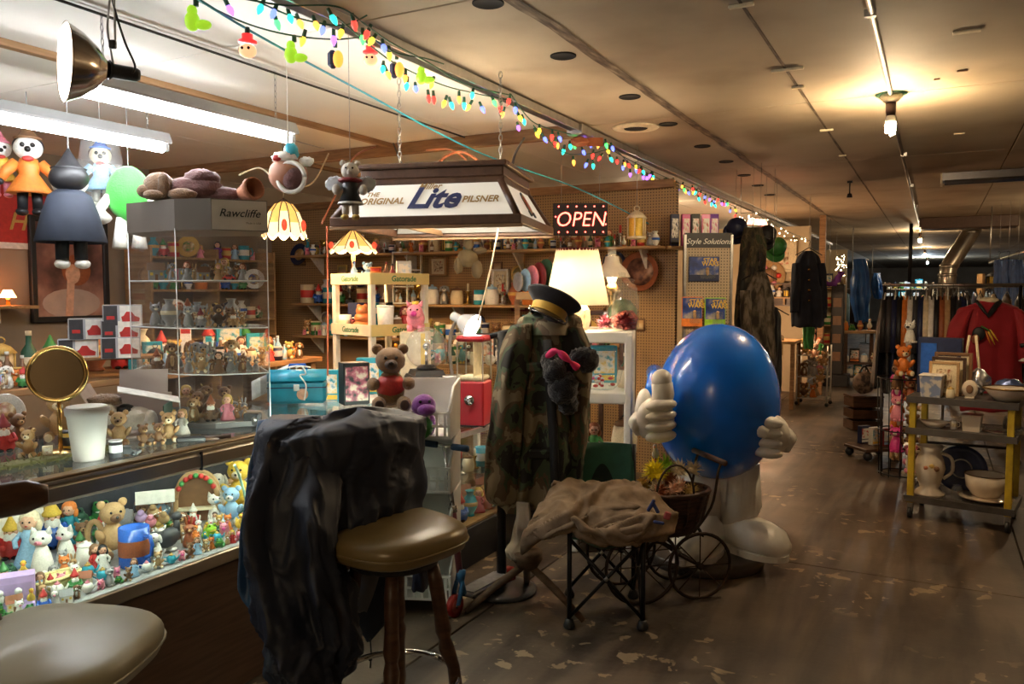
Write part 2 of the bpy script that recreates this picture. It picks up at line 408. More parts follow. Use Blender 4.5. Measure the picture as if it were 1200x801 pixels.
# clips along the thin ceiling seam
for i, (x, y, wd) in enumerate([(-.71, 4.35, .16), (-.715, 4.75, .07), (-.72, 6.1, .09), (-.73, 7.3, .06), (-.72, 3.3, .1)]):
    obj('seam_clip', MB().box((x, y, ZC - .008), (wd, .022, .014), ch=.003), cmat('cream'), ce)
for (px, py) in ((572, 3), (660, 65), (738, 113), (783, 145), (823, 171), (851, 189), (872, 205), (888, 217), (902, 228)):
    p = atz(px, py, ZC)
    obj('light_hole', MB().lathe([(.056, 0), (.06, -.003), (.064, -.001), (.064, .01)], 24, c=(p.x, p.y, ZC - .004)), mat('hole_black', (.008, .006, .005), rough=.95), ce)
p = atz(745, 149, ZC)
t = thing('ceiling_speaker', 'round off-white speaker ring set in the ceiling near the rail joint', 'speaker', (p.x, p.y, ZC - .002))
obj('rim', MB().lathe([(.085, 0), (.1, -.016), (.155, -.008), (.165, 0)], 32), cmat('cream'), t)
obj('grille', MB().lathe([(.0, -.004), (.08, -.01), (.086, -.002)], 24, cap=False), MATS['hole_black'], t)
# two old ceiling wires and the loose cables by the beam
def cable(pts, r, m, label, name='cable', cat='cable', n=40, k=6, group=None):
    return solo(name, MB().tube(spline([tuple(p) for p in pts], n), r, k), m, label, cat, group)
cable([(-3.03, .6, ZC - .012), (-3.04, 2.5, ZC - .02), (-3.06, 5.02, ZC - .03)], .006, WIREM, 'straight black wire stretched under the white ceiling boards')
cable([at(215, -12, 2.6), at(300, 40, 3.0), at(420, 105, 3.9), at(560, 178, 4.9), at(680, 222, 5.7), at(760, 262, 6.6)], .005, cmat('teal'), 'dark green cord stretched diagonally from ceiling towards the pegboard wall')
RUSTW = cmat('rust')
cable([at(383, 265, 4.35), at(384, 330, 4.35), at(384, 440, 4.3)], .0045, mat('orange_cord', (.6, .13, .05), rough=.5), 'thin orange cord hanging straight down beside the yellow rack', 'orange_rope', 'cord')
cable([at(506, 203, 4.4), at(520, 185, 4.5), at(540, 178, 4.6), at(560, 188, 4.5), at(570, 203, 4.4)], .008, RUSTW, 'brown looped cable arching over the beer lamp roof', 'cable')
cable([at(500, 176, 5.0), at(530, 176, 4.8), at(556, 196, 4.5), at(567, 203, 4.4)], .007, RUSTW, 'brown cable sagging from the wooden beam onto the beer lamp')
cable([at(598, 203, 4.4), at(604, 180, 4.6), at(614, 162, 5.1)], .008, WIREM, 'black cable rising from the lamp roof to the beam', 'cable')
cable([at(461, 168, 6.05), at(470, 190, 4.8), at(480, 203, 4.4)], .006, WIREM, 'short black cable hanging from beam to the left of the lamp roof')
cable([at(377, 262, 4.6), at(395, 225, 4.9), at(415, 184, 5.1), at(440, 172, 6.1)], .006, RUSTW, 'rust brown cable bent behind the white bear doll')
cable([at(280, 205, 4.9), at(305, 197, 5.0), at(330, 215, 5.0), at(365, 215, 5.6), at(385, 180, 6.4)], .006, cmat('cream'), 'cream cable curling behind the hanging hat plush')
cable([at(335, 158, 4.3), at(350, 166, 5.0), at(380, 174, 6.3)], .004, cmat('grey'), 'thin grey wire hanging off the end of the long tube light')
# ================================================================== aisle bulbs, ducts
BULB = glow('cfl_glow', (1, .74, .44), 420)
def bare_bulb(loc, label, gl, sc=1.):
    t = thing('bare_bulb', label, 'light bulb', loc, sc=sc)
    obj('ceiling_plate', MB().lathe([(.0, 0), (.085, 0), (.085, -.006), (.0, -.006)], 24), cmat('dark_green'), t)
    obj('porcelain_base', MB().lathe([(.0, -.006), (.06, -.006), (.062, -.02), (.04, -.045), (.03, -.05), (.0, -.05)], 20), cmat('cream'), t)
    obj('socket', MB().lathe([(.0, -.05), (.028, -.05), (.028, -.1), (.024, -.125), (0, -.125)], 16), cmat('dark_brown'), t)
    obj('ballast', MB().lathe([(.0, -.125), (.022, -.125), (.032, -.15), (.03, -.17), (0, -.17)], 16), cmat('white'), t)
    b = MB(); b.tube([(.023 * math.cos(a) * (1 - .2 * (a / 20)), .023 * math.sin(a) * (1 - .2 * (a / 20)), -.172 - a * .0028) for a in [i * .35 for i in range(60)]], .0085, 8)
    obj('spiral_tube', b, gl, t)
    return t
bare_bulb((-.265, 5.2, ZC), 'glowing spiral bulb in porcelain holder on round ceiling plate above aisle', BULB)
bare_bulb((-.3, 17.0, ZC), 'small warm bare bulb far down the aisle beside the metal duct', BULB)
bare_bulb((-.3, 31.0, ZC), 'distant cold white bulb at the far end of the aisle', glow('cold_bulb', (.75, .9, 1), 1500))
for y in (9.9, 16.2): bare_bulb((-3.5, y, ZC), 'warm bare bulb on the ceiling of the left-hand stalls', BULB)['group'] = 'added bulbs in the left-hand stalls'  # hidden bulbs added to light the dark stalls
bare_bulb((-.3, 24., ZC), 'warm bare bulb on the ceiling past the dark pole', BULB)  # extra bulb added to brighten the far aisle
bare_bulb((1.9, 12., ZC), 'warm bare bulb above the clothes racks on the right', BULB)  # out-of-view bulb added to lift the dark right side
bare_bulb((-.265, -2.6, ZC), 'warm spiral bulb on the ceiling conduit behind the stools', BULB)
# off fluorescent pan with chrome reflector on ceiling
a = atz(1103, 204, ZC)
t = thing('tube_light_fixture', 'long unlit ceiling light with a shiny dark metal pan', 'ceiling light', (a.x + .63, a.y + .05, ZC))
obj('pan', MB().prism([(-.62, -.13), (.62, -.13), (.62, .13), (-.62, .13)], -.07, 0), mat('dull_reflector', (.2, .19, .2), rough=.25, metal=1), t)
obj('reflector', MB().add([(-.6, -.12, -.072), (.6, -.12, -.072), (.6, 0, -.105), (-.6, 0, -.105), (-.6, .12, -.072), (.6, .12, -.072)], [(0, 1, 2, 3), (3, 2, 5, 4)]), mat('dull_reflector', (.2, .19, .2), rough=.25, metal=1), t)
obj('end_cap', MB().box((-.625, 0, -.05), (.02, .26, .11), ch=.004), cmat('cream'), t)
obj('end_cap', MB().box((.625, 0, -.05), (.02, .26, .11), ch=.004), cmat('cream'), t)
# ventilation box and duct at the right, far along
DUCT = mat('galvanised_duct', (.5, .46, .4), rough=.3, metal=1, var=.25, scale=5)
t = thing('ventilation_duct', 'galvanised metal duct bending down from the ceiling over clothes racks', 'duct', (0, 0, 0))
q = [at(1143, 262, 13.0), at(1138, 272, 13.0), at(1112, 312, 13.0), at(1110, 322, 13.0), at(1110, 352, 13.0)]
obj('pipe', MB().tube(q, .13, 14), DUCT, t)
for k in (1, 2, 3): obj('joint_ring', MB().lathe([(.137, -.025), (.145, 0), (.137, .025)], 16, c=q[k]), DUCT, t)
a = at(1135, 255, 12.4)
solo('ventilation_box', MB().box((0, 0, -.09), (1.3, .5, .18), ch=.01).box((-.66, .1, -.07), (.04, .4, .14)), cmat('dark_brown'), 'dark rust-brown ventilation box fixed under the ceiling near the duct', 'vent box', loc=(a.x, a.y, ZC))
for i, (px, py, wd) in enumerate([(1133, 36, .11), (1128, 82, .05), (1124, 156, .07), (1098, 92, .03)]):
    p = atz(px, py, ZC)
    obj('ceiling_patch', MB().box((p.x, p.y, ZC - .004), (wd, wd * .35, .008), ch=.002), cmat('cream' if i in (0, 2) else 'brown'), ce)
p = atz(996, 212, ZC)
t = thing('ceiling_hook', 'small black hook bracket hanging from the ceiling over the aisle', 'hook', (p.x, p.y, ZC))
obj('plate', MB().box((0, 0, -.01), (.05, .03, .02)), BLACKM, t); obj('stem', MB().cyl((0, 0, -.02), (0, 0, -.14), .007), BLACKM, t)
obj('cup', MB().lathe([(0, -.17), (.03, -.17), (.02, -.13), (0, -.13)], 12), BLACKM, t)
p = atz(1068, 262, ZC)
solo('ceiling_pole', MB().cyl((0, 0, -1.0), (0, 0, 0), .03), BLACKM, 'dark round pole dropping from the ceiling beside the far bulb', 'pole', loc=(p.x, p.y, ZC))
# ================================================================== collectible kit: unit-high models, front towards -y, base at z=0
EYE = mat('bead_eye', (.01, .008, .008), rough=.15, var=0)
LO = dict(n=9, m=6)
def k_bear(c):
    b = MB().sph((0, 0, .34), (.2, .18, .26), **LO)
    for s in (-1, 1):
        b.sph((s * .17, -.14, .1), (.1, .2, .1), **LO); b.sph((s * .23, -.07, .4), (.075, .09, .17), rot=(.5, s * .5, 0), **LO)
        b.sph((s * .17, -.33, .1), (.075, .035, .085), mi=1, n=8, m=5)
    h = MB().sph((0, -.02, .76), (.22, .2, .2), **LO).sph((0, -.19, .71), (.1, .08, .08), mi=1, n=8, m=5).sph((0, -.27, .73), .028, mi=2, n=6, m=4)
    for s in (-1, 1): h.sph((s * .18, 0, .93), (.08, .05, .08), n=8, m=5).sph((s * .08, -.2, .81), .024, mi=2, n=6, m=4)
    M = [cmat(c[0], .8), cmat(c[1], .8), EYE]
    return [('body', b, M), ('head', h, M)]
def k_dog(c):
    b = MB().lathe([(0, 0), (.2, .02), (.23, .15), (.19, .35), (.12, .55), (0, .58)], 10, c=(0, .05, 0)); b.sph((0, -.1, .3), (.13, .12, .2), mi=1, **LO)
    for s in (-1, 1): b.tube([(s * .1, -.14, .45), (s * .1, -.17, .05)], [.06, .055], 7).sph((s * .1, -.2, .04), (.06, .09, .04), n=7, m=5)
    b.tube([(0, .25, .06), (.12, .33, .12), (.2, .3, .25)], [.05, .045, .02], 6)
    h = MB().sph((0, -.04, .75), (.19, .19, .18), **LO).sph((0, -.21, .7), (.09, .1, .075), mi=1, n=8, m=5).sph((0, -.31, .73), .03, mi=2, n=6, m=4)
    for s in (-1, 1): h.sph((s * .2, 0, .73), (.05, .08, .16), rot=(0, s * -.25, 0), n=7, m=5).sph((s * .075, -.21, .81), .025, mi=2, n=6, m=4)
    M = [cmat(c[0], .4), cmat(c[1], .4), EYE]
    return [('body', b, M), ('head', h, M)]
def k_cat(c):
    b = MB().lathe([(0, 0), (.2, .02), (.22, .18), (.17, .4), (.11, .56), (0, .6)], 10); b.tube([(.1, .16, .05), (.25, .05, .06), (.2, -.15, .06)], [.05, .05, .03], 6)
    for s in (-1, 1): b.sph((s * .09, -.18, .06), (.065, .09, .05), n=7, m=5)
    h = MB().sph((0, -.03, .74), (.22, .18, .17), **LO).sph((0, -.19, .69), (.08, .05, .05), mi=1, n=7, m=5).sph((0, -.24, .71), .02, mi=1, n=6, m=4)
    for s in (-1, 1): h.tube([(s * .13, 0, .84), (s * .17, 0, .99)], [.085, .01], 6).sph((s * .09, -.17, .78), .03, mi=2, n=6, m=4)
    M = [cmat(c[0], .3), cmat(c[1], .3), EYE]
    return [('body', b, M), ('head', h, M)]
def k_rabbit(c):
    p = k_cat(c); M = p[0][2]
    h = MB().sph((0, -.03, .6), (.17, .16, .15), **LO).sph((0, -.18, .57), (.07, .05, .05), mi=1, n=7, m=5)
    for s in (-1, 1): h.sph((s * .08, .02, .84), (.05, .035, .17), rot=(0, s * .15, 0), n=7, m=6).sph((s * .08, -.155, .64), .022, mi=2, n=6, m=4)
    b = MB().lathe([(0, 0), (.19, .02), (.21, .15), (.15, .35), (.08, .5), (0, .52)], 10).sph((0, .2, .1), .08, mi=1, n=7, m=5)
    return [('body', b, M), ('head', h, M)]
def k_doll(c):
    d = MB().lathe([(.02, 0), (.29, .0), (.27, .06), (.2, .25), (.13, .45), (.15, .56), (.09, .64), (0, .65)], 12)
    a = MB()
    for s in (-1, 1): a.tube([(s * .13, 0, .58), (s * .23, -.06, .45), (s * .17, -.17, .36)], [.05, .05, .045], 7)
    h = MB().sph((0, -.01, .79), (.15, .15, .16), **LO)
    for s in (-1, 1): h.sph((s * .055, -.14, .8), .02, mi=1, n=6, m=4)
    h.sph((0, -.15, .73), (.03, .015, .012), mi=2, n=6, m=4)
    hr = MB().sph((0, .035, .83), (.18, .165, .165), **LO)
    for s in (-1, 1): hr.sph((s * .15, .03, .7), (.06, .08, .12), n=7, m=5)
    return [('dress', d, [cmat(c[0], .6)]), ('arms', a, [cmat(c[0], .6)]), ('head', h, [cmat('skin', .45), EYE, cmat('red')]), ('hair', hr, [cmat(c[1], .7)])]
def k_gnome(c):
    b = MB().lathe([(0, 0), (.22, .0), (.26, .1), (.24, .3), (.15, .5), (0, .55)], 11)
    for s in (-1, 1): b.tube([(s * .2, 0, .45), (s * .27, -.1, .3), (s * .12, -.25, .28)], .06, 6).sph((s * .1, -.22, .04), (.09, .13, .05), mi=1, n=7, m=5)
    h = MB().sph((0, -.02, .6), (.15, .14, .13), **LO).sph((0, -.17, .6), .035, mi=0, n=6, m=4)
    for s in (-1, 1): h.sph((s * .06, -.14, .63), .018, mi=1, n=6, m=4)
    bd = MB().sph((0, -.1, .48), (.15, .09, .15), **LO)
    ht = MB().lathe([(.17, .64), (.18, .69), (.14, .74), (.07, .88), (.02, 1.), (0, 1.)], 10)
    return [('body', b, [cmat(c[0]), EYE]), ('head', h, [cmat('skin'), EYE]), ('beard', bd, [cmat('white', .8)]), ('hat', ht, [cmat(c[1])])]
def k_bird(c):
    b = MB().sph((0, .05, .38), (.2, .34, .24), rot=(-.35, 0, 0), **LO).tube([(0, .3, .5), (0, .5, .62)], [.12, .03], 7)
    b.tube([(0, -.14, .45), (0, -.2, .65), (0, -.18, .8)], [.13, .085, .08], 8)
    for s in (-1, 1): b.sph((s * .07, -.02, .07), (.06, .12, .05), mi=1, n=7, m=5).tube([(s * .07, .02, .06), (s * .07, .02, .22)], .03, 5, mi=1)
    h = MB().sph((0, -.2, .87), (.12, .14, .12), **LO).tube([(0, -.3, .86), (0, -.46, .82)], [.06, .015], 6, mi=1)
    for s in (-1, 1): h.sph((s * .1, -.26, .9), .022, mi=2, n=6, m=4)
    M = [cmat(c[0]), cmat(c[1]), EYE]
    return [('body', b, M), ('head', h, M)]
def k_frog(c):
    b = MB().sph((0, .05, .38), (.42, .42, .36), **LO)
    for s in (-1, 1): b.sph((s * .38, -.05, .2), (.16, .36, .2), **LO).sph((s * .25, -.36, .06), (.12, .18, .06), mi=0, n=8, m=5)
    h = MB().sph((0, -.22, .66), (.36, .32, .24), **LO).sph((0, -.47, .58), (.24, .08, .05), mi=1, n=8, m=5)
    for s in (-1, 1): h.sph((s * .18, -.3, .88), .12, n=8, m=6).sph((s * .18, -.4, .9), .055, mi=2, n=7, m=5)
    M = [cmat(c[0], .3), cmat(c[1], .3), EYE]
    return [('body', b, M), ('head', h, M)]
def k_pig(c):
    b = MB().sph((0, .05, .4), (.3, .36, .36), **LO)
    for s in (-1, 1):
        for y in (-.15, .25): b.tube([(s * .17, y, .2), (s * .17, y, 0)], [.1, .09], 7)
    h = MB().sph((0, -.2, .62), (.27, .24, .25), **LO).tube([(0, -.4, .58), (0, -.5, .57)], [.1, .09], 9, mi=1)
    for s in (-1, 1): h.tube([(s * .17, -.18, .82), (s * .25, -.22, .98)], [.09, .015], 6).sph((s * .11, -.41, .7), .03, mi=2, n=6, m=4)
    M = [cmat(c[0], .3), cmat(c[1], .3), EYE]
    return [('body', b, M), ('head', h, M)]
def k_house(c):
    w = MB().box((0, 0, .3), (.8, .6, .6), ch=.01)
    r = MB().prism([(-.36, -.05), (.36, -.05), (0, .38)], -.47, .47); r.v = [Vector((p.z, p.x, p.y + .62)) for p in r.v]; r.box((.25, .1, .88), (.1, .1, .24))
    d = MB().box((0, -.31, .17), (.15, .02, .34)); wi = []
    return [('wall', w, [cmat(c[0])]), ('roof', r, [cmat(c[1])]), ('door', d, [cmat('brown')])] + [('window', MB().box((s * .25, -.31, .36), (.14, .02, .16)), [cmat('yellow')]) for s in (-1, 1)]
def k_mug(c):
    b = MB().lathe([(.0, 0), (.33, 0), (.37, .04), (.37, 1.), (.32, 1.), (.31, .1), (0, .08)], 18)
    h = MB().tube([(.36, 0, .8), (.55, 0, .82), (.62, 0, .6), (.58, 0, .35), (.36, 0, .25)], .05, 7)
    bd = MB().lathe([(.374, .3), (.38, .32), (.38, .68), (.374, .7)], 18, cap=False)
    return [('cup', b, [cmat(c[0], .25)]), ('handle', h, [cmat(c[0], .25)]), ('painted_band', bd, [cmat(c[1], .3)])]
def k_vase(c):
    b = MB().lathe([(0, 0), (.17, 0), (.18, .03), (.13, .08), (.27, .32), (.3, .5), (.22, .72), (.12, .84), (.16, .97), (.2, 1.), (.16, .99), (.1, .84), (0, .8)], 16)
    d = MB().lathe([(.293, .42), (.305, .44), (.305, .54), (.29, .57)], 16, cap=False)
    return [('vessel', b, [cmat(c[0], .2)]), ('painted_band', d, [cmat(c[1], .25)])]
def k_bottle(c):
    b = MB().lathe([(0, 0), (.15, 0), (.16, .02), (.16, .55), (.06, .72), (.055, .9), (0, .9)], 14)
    return [('body', b, [cmat(c[0], .1)]), ('cap', MB().lathe([(0, .9), (.065, .9), (.065, 1.), (0, 1.)], 12), [cmat(c[1], .3)]), ('paper_label', MB().lathe([(.162, .14), (.164, .16), (.164, .42), (.162, .44)], 14, cap=False), [cmat(c[1], .6)])]
def k_jar(c):
    b = MB().lathe([(0, 0), (.3, 0), (.34, .05), (.36, .4), (.3, .72), (.25, .76), (0, .76)], 16)
    return [('body', b, [cmat(c[0], .25)]), ('lid', MB().lathe([(0, .76), (.28, .76), (.29, .8), (.2, .88), (.06, .9), (.08, .97), (0, 1.)], 16), [cmat(c[1], .3)])]
def k_candle(c):
    b = MB().lathe([(0, 0), (.22, 0), (.22, .04), (.06, .1), (.09, .25), (.05, .4), (.08, .55), (.14, .62), (.13, .64), (0, .64)], 14)
    return [('holder', b, [mat('holder_' + c[0], PAL[c[0]], rough=.25, metal=.9)]), ('candle', MB().lathe([(0, .64), (.06, .64), (.055, 1.), (0, 1.)], 10), [cmat(c[1], .5)])]
def k_globe(c):
    return [('base', MB().lathe([(0, 0), (.36, 0), (.38, .06), (.3, .14), (.28, .24), (0, .24)], 16), [cmat(c[0], .4)]),
            ('dome', MB().sph((0, 0, .6), .39, 14, 9), [glass_mat('globe_glass', haze=.12)]), ('scene_inside', MB().lathe([(0, .24), (.2, .24), (.12, .45), (.14, .5), (0, .7)], 8), [cmat(c[1], .5)])]
def k_box(c):
    b = MB().box((0, 0, .5), (.7, .28, 1.), ch=.015)
    f = MB().box((0, -.143, .56), (.56, .008, .6)); g = MB().box((0, -.143, .14), (.56, .008, .14))
    return [('carton', b, [cmat(c[0], .5)]), ('picture_panel', f, [ramp_mat('print_' + c[1], [(.35, PAL[c[1]]), (.5, PAL['white']), (.62, PAL[c[0]])], nscale=5, rough=.4)]), ('title_strip', g, [cmat(c[1], .4)])]
def k_book(c):
    b = MB().box((0, 0, .5), (.22, .7, 1.), ch=.01)
    return [('cover', b, [cmat(c[0], .5)]), ('title_strip', MB().box((0, -.352, .72), (.18, .006, .2)), [cmat(c[1], .5)])]
def k_plate(c):
    def tl(mb): mb.x = Matrix(); return mb
    x = Matrix.Translation((0, .05, .5)) @ Matrix.Rotation(R(78), 4, 'X')
    p = MB(); p.x = x; p.lathe([(0, -.02), (.28, -.02), (.48, .05), (.5, .06), (.48, .065), (.28, .01), (0, .01)], 24)
    d = MB(); d.x = x; d.lathe([(0, .014), (.27, .014), (.27, .02), (0, .02)], 20)
    s = MB().tube([(-.2, -.12, .03), (-.2, .22, .03), (-.12, .2, .35)], .022, 5).tube([(.2, -.12, .03), (.2, .22, .03), (.12, .2, .35)], .022, 5).tube([(-.2, .22, .03), (.2, .22, .03)], .022, 5)
    return [('dish', p, [cmat(c[0], .25)]), ('painted_centre', d, [ramp_mat('plateart_' + c[1], [(.35, PAL[c[1]]), (.5, PAL['tan']), (.65, PAL['cream'])], nscale=4, rough=.3)]), ('stand', s, [cmat('dark_brown')])]
def k_frame(c):
    f = MB()
    for s in (-1, 1): f.box((s * .36, 0, .5), (.08, .05, 1.), ch=.012).box((0, 0, .5 + s * .46), (.64, .05, .08), ch=.012)
    return [('moulding', f, [cmat(c[0], .4)]), ('mat_board', MB().box((0, .01, .5), (.64, .02, .84)), [cmat('cream', .7)]),
            ('picture', MB().box((0, -.004, .5), (.4, .012, .56)), [ramp_mat('art_' + c[1], [(.35, PAL[c[1]]), (.5, PAL['cream']), (.62, PAL['brown'])], nscale=6, rough=.5)])]
def k_tin(c):
    return [('can', MB().lathe([(0, 0), (.36, 0), (.36, .92), (0, .92)], 18), [cmat(c[0], .3)]), ('lid', MB().lathe([(0, .92), (.38, .92), (.38, 1.), (0, 1.)], 18), [cmat(c[1], .3)]),
            ('label_band', MB().lathe([(.363, .3), (.366, .32), (.366, .7), (.363, .72)], 18, cap=False), [cmat(c[1], .5)])]
def k_lantern(c):
    f = MB().lathe([(0, 0), (.3, 0), (.3, .08), (0, .08)], 6)
    for k in range(6): a = k * PI / 3; f.cyl((.27 * math.cos(a), .27 * math.sin(a), .08), (.27 * math.cos(a), .27 * math.sin(a), .62), .025, n=5)
    return [('frame', f, [cmat(c[0])]), ('roof', MB().lathe([(.34, .62), (.2, .78), (.05, .86), (0, .86)], 6), [cmat(c[0])]), ('pane_ring', MB().lathe([(.25, .08), (.25, .62)], 6, cap=False), [cmat(c[1])]), ('ring', MB().tube([(.09 * math.cos(a), 0, .92 + .08 * math.sin(a)) for a in [i * PI / 5 for i in range(11)]], .015, 5), [cmat(c[0])])]
def k_car(c):
    b = MB().prism([(-.95, .15), (.95, .15), (.98, .4), (.6, .5), (.35, .8), (-.4, .8), (-.7, .5), (-.98, .42)], -.36, .36); b.v = [Vector((p.x, p.z, p.y)) for p in b.v]
    g = MB().box((-.02, 0, .65), (.8, .735, .2))
    out = [('car_body', b, [cmat(c[0], .15)]), ('windows', g, [cmat('black', .1)])]
    for x in (-.58, .58): out.append(('wheel', MB().cyl((x, -.38, .17), (x, .38, .17), .17, n=14), [cmat('black')]))
    return out
def k_teapot(c):
    b = MB().sph((0, 0, .42), (.4, .4, .4), 14, 9).tube([(.32, 0, .35), (.55, 0, .5), (.66, 0, .74)], [.12, .07, .05], 8)
    return [('pot', b, [cmat(c[0], .2)]), ('handle', MB().tube([(-.33, 0, .62), (-.58, 0, .68), (-.66, 0, .42), (-.36, 0, .22)], .05, 7), [cmat(c[0], .2)]), ('lid', MB().lathe([(0, .78), (.2, .77), (.14, .87), (.05, .9), (.07, .97), (0, 1.)], 12), [cmat(c[1], .2)])]
def k_trophy(c):
    g = [mat('holder_' + c[0], PAL[c[0]], rough=.25, metal=.9)]
    return [('base', MB().box((0, 0, .1), (.4, .4, .2), ch=.02), [cmat(c[1])]), ('cup', MB().lathe([(0, .2), (.1, .2), (.05, .35), (.05, .5), (.2, .65), (.24, 1.), (.21, 1.), (.16, .7), (0, .6)], 14), g), ('handles', MB().tube([(-.2, 0, .92), (-.36, 0, .88), (-.32, 0, .7), (-.17, 0, .66)], .025, 6).tube([(.2, 0, .92), (.36, 0, .88), (.32, 0, .7), (.17, 0, .66)], .025, 6), g)]
KIT = dict(bear=(k_bear, 'teddy bear figurine', 'bear figurine'), dog=(k_dog, 'sitting dog figurine', 'dog figurine'), cat=(k_cat, 'sitting cat figurine', 'cat figurine'), rabbit=(k_rabbit, 'rabbit figurine', 'rabbit figurine'),
           doll=(k_doll, 'flared-dress doll', 'doll'), gnome=(k_gnome, 'gnome figurine', 'gnome figurine'), bird=(k_bird, 'bird figurine', 'bird figurine'), frog=(k_frog, 'squat frog figurine', 'frog figurine'),
           pig=(k_pig, 'pig figurine', 'pig figurine'), house=(k_house, 'miniature cottage', 'model house'), mug=(k_mug, 'mug', 'mug'), vase=(k_vase, 'vase', 'vase'), bottle=(k_bottle, 'bottle', 'bottle'), jar=(k_jar, 'lidded jar', 'jar'),
           candle=(k_candle, 'candlestick', 'candlestick'), globe=(k_globe, 'snow globe', 'snow globe'), box=(k_box, 'printed carton', 'box'), book=(k_book, 'upright book', 'book'), plate=(k_plate, 'display plate', 'plate'),
           frame=(k_frame, 'framed picture', 'picture frame'), tin=(k_tin, 'round tin', 'tin'), lantern=(k_lantern, 'lantern', 'lantern'), car=(k_car, 'toy car', 'toy car'), teapot=(k_teapot, 'teapot', 'teapot'), trophy=(k_trophy, 'trophy cup', 'trophy'))
WID = dict(bear=.52, dog=.5, cat=.5, rabbit=.45, doll=.58, gnome=.56, bird=.5, frog=1.1, pig=.7, house=.95, mug=.95, vase=.62, bottle=.34, jar=.74, candle=.46, globe=.8, box=.72, book=.24, plate=1.0, frame=.8, tin=.78, lantern=.7, car=2.0, teapot=1.3, trophy=.74)
NM = dict(doll='doll', house='miniature_house', frame='framed_picture', globe='snow_globe', car='toy_car', candle='candlestick', trophy='trophy_cup', mug='mug', vase='vase', bottle='bottle', jar='lidded_jar', box='carton', book='book', plate='display_plate', tin='tin', lantern='lantern', teapot='teapot')
PROTO = {}
OCC = []
DEP = dict(bear=.9, book=1.2, dog=.85, bird=1.1, box=.76, frame=.8, plate=.9, lantern=.8, vase=.7, doll=.66, gnome=.62, frog=1.1, pig=.9, car=.9)
def fits(x, y, z, r, h): return all((x - a) ** 2 + (y - b) ** 2 > (r + q) ** 2 or z > d + e or d > z + h for a, b, d, q, e in OCC)
def rad(k, h): return h * (WID[k] + DEP.get(k, WID[k])) / 4
def put(kind, c, loc, h, place, rz=None, adj='', face=True, desc=None, tilt=0.):
    """one collectible as a thing of its own with its parts"""
    fn, word, cat = KIT[kind]; key = (kind, c)
    if key not in PROTO: PROTO[key] = [(n, mb.mesh(n, ms)) for n, mb, ms in fn(c)]
    if rz is None: rz = math.atan2(-loc[1], -loc[0]) + PI / 2 + rng.uniform(-.5, .5)
    col = c[0].replace('_', '-') if c[0] == c[1] else '%s and %s' % (c[0].replace('_', '-'), c[1].replace('_', '-'))
    lab = desc or ('%s%s %s %s' % (adj + ' ' if adj else '', col, word, place))
    t = thing(NM.get(kind, kind + '_figurine'), lab, cat, loc, rot=(tilt, 0, rz), group='%s %s' % (word, place), sc=h)
    for n, me in PROTO[key]: obj(n, me, None, t)
    OCC.append((loc[0], loc[1], loc[2], rad(kind, h), h))
    return t
FIGC = dict(bear=[('tan', 'cream'), ('brown', 'tan'), ('gold', 'cream')], dog=[('white', 'tan'), ('brown', 'white'), ('tan', 'white'), ('grey', 'white')], cat=[('white', 'pink'), ('grey', 'white'), ('orange', 'cream')], rabbit=[('white', 'pink'), ('tan', 'white')],
            doll=[('red', 'yellow'), ('light_blue', 'brown'), ('pink', 'gold'), ('white', 'dark_brown'), ('purple', 'black'), ('green', 'rust')], gnome=[('green', 'red'), ('red', 'green'), ('blue', 'red')], bird=[('white', 'orange'), ('yellow', 'orange'), ('teal', 'yellow')], frog=[('green', 'lime'), ('dark_green', 'mint')],
            pig=[('pink', 'magenta')], house=[('cream', 'rust'), ('white', 'grey'), ('tan', 'dark_green')], mug=[('white', 'blue'), ('teal', 'white'), ('cream', 'red')], vase=[('white', 'blue'), ('teal', 'gold'), ('cream', 'rust'), ('rust', 'gold')],
            bottle=[('dark_green', 'cream'), ('brown', 'white'), ('light_blue', 'silver')], jar=[('cream', 'brown'), ('white', 'light_blue'), ('orange', 'gold')], candle=[('gold', 'cream'), ('silver', 'red')], globe=[('dark_brown', 'white'), ('gold', 'green')],
            box=[('red', 'white'), ('navy', 'yellow'), ('white', 'light_blue'), ('black', 'orange'), ('teal', 'yellow')], book=[('navy', 'gold'), ('dark_red', 'gold'), ('teal', 'white'), ('white', 'red'), ('black', 'cream')], plate=[('white', 'blue'), ('gold', 'green'), ('navy', 'gold')],
            frame=[('brown', 'rust'), ('gold', 'green'), ('white', 'grey')], tin=[('red', 'gold'), ('navy', 'silver'), ('green', 'cream')], lantern=[('charcoal', 'yellow'), ('gold', 'cream')], car=[('red', 'black')], teapot=[('white', 'pink'), ('teal', 'gold')], trophy=[('gold', 'dark_brown'), ('silver', 'black')])
HT = dict(frog=.5, mug=.75, house=.7, car=.35, teapot=.6, globe=.8, jar=.8, tin=.7, pig=.6, plate=1., box=1., book=1.1, frame=1.3)
def row(p0, p1, h, kinds, place, n=None, jit=.0, seed=0, rows=1, back=None, hv=.25, maxw=9, pal=None):
    """a line of different collectibles packed side by side from p0 to p1"""
    r = random.Random(seed); p0 = Vector(p0); p1 = Vector(p1); D = p1 - p0; Ln = D.length; u = D / Ln; s = 0.; out = []; last = None
    while s < Ln:
        k = r.choice([q for q in kinds if q != last] or list(kinds))
        hh = h * HT.get(k, .85) * r.uniform(1 - hv, 1 + hv * .4); ra = rad(k, hh); c = r.choice((pal or FIGC)[k])
        if s + 2 * ra > Ln: s += .03; continue
        p = p0 + u * (s + ra)
        if jit: p = p + Vector((-u.y, u.x, 0)) * r.uniform(-jit, jit)
        if not fits(p.x, p.y, p.z, ra, hh): s += .012; continue
        last = k; out.append(put(k, c, p, hh, place, rz=math.atan2(-p.y, -p.x) + PI / 2 + r.uniform(-.25, .25) * (k != 'book')))
        s += 2 * ra
    return out
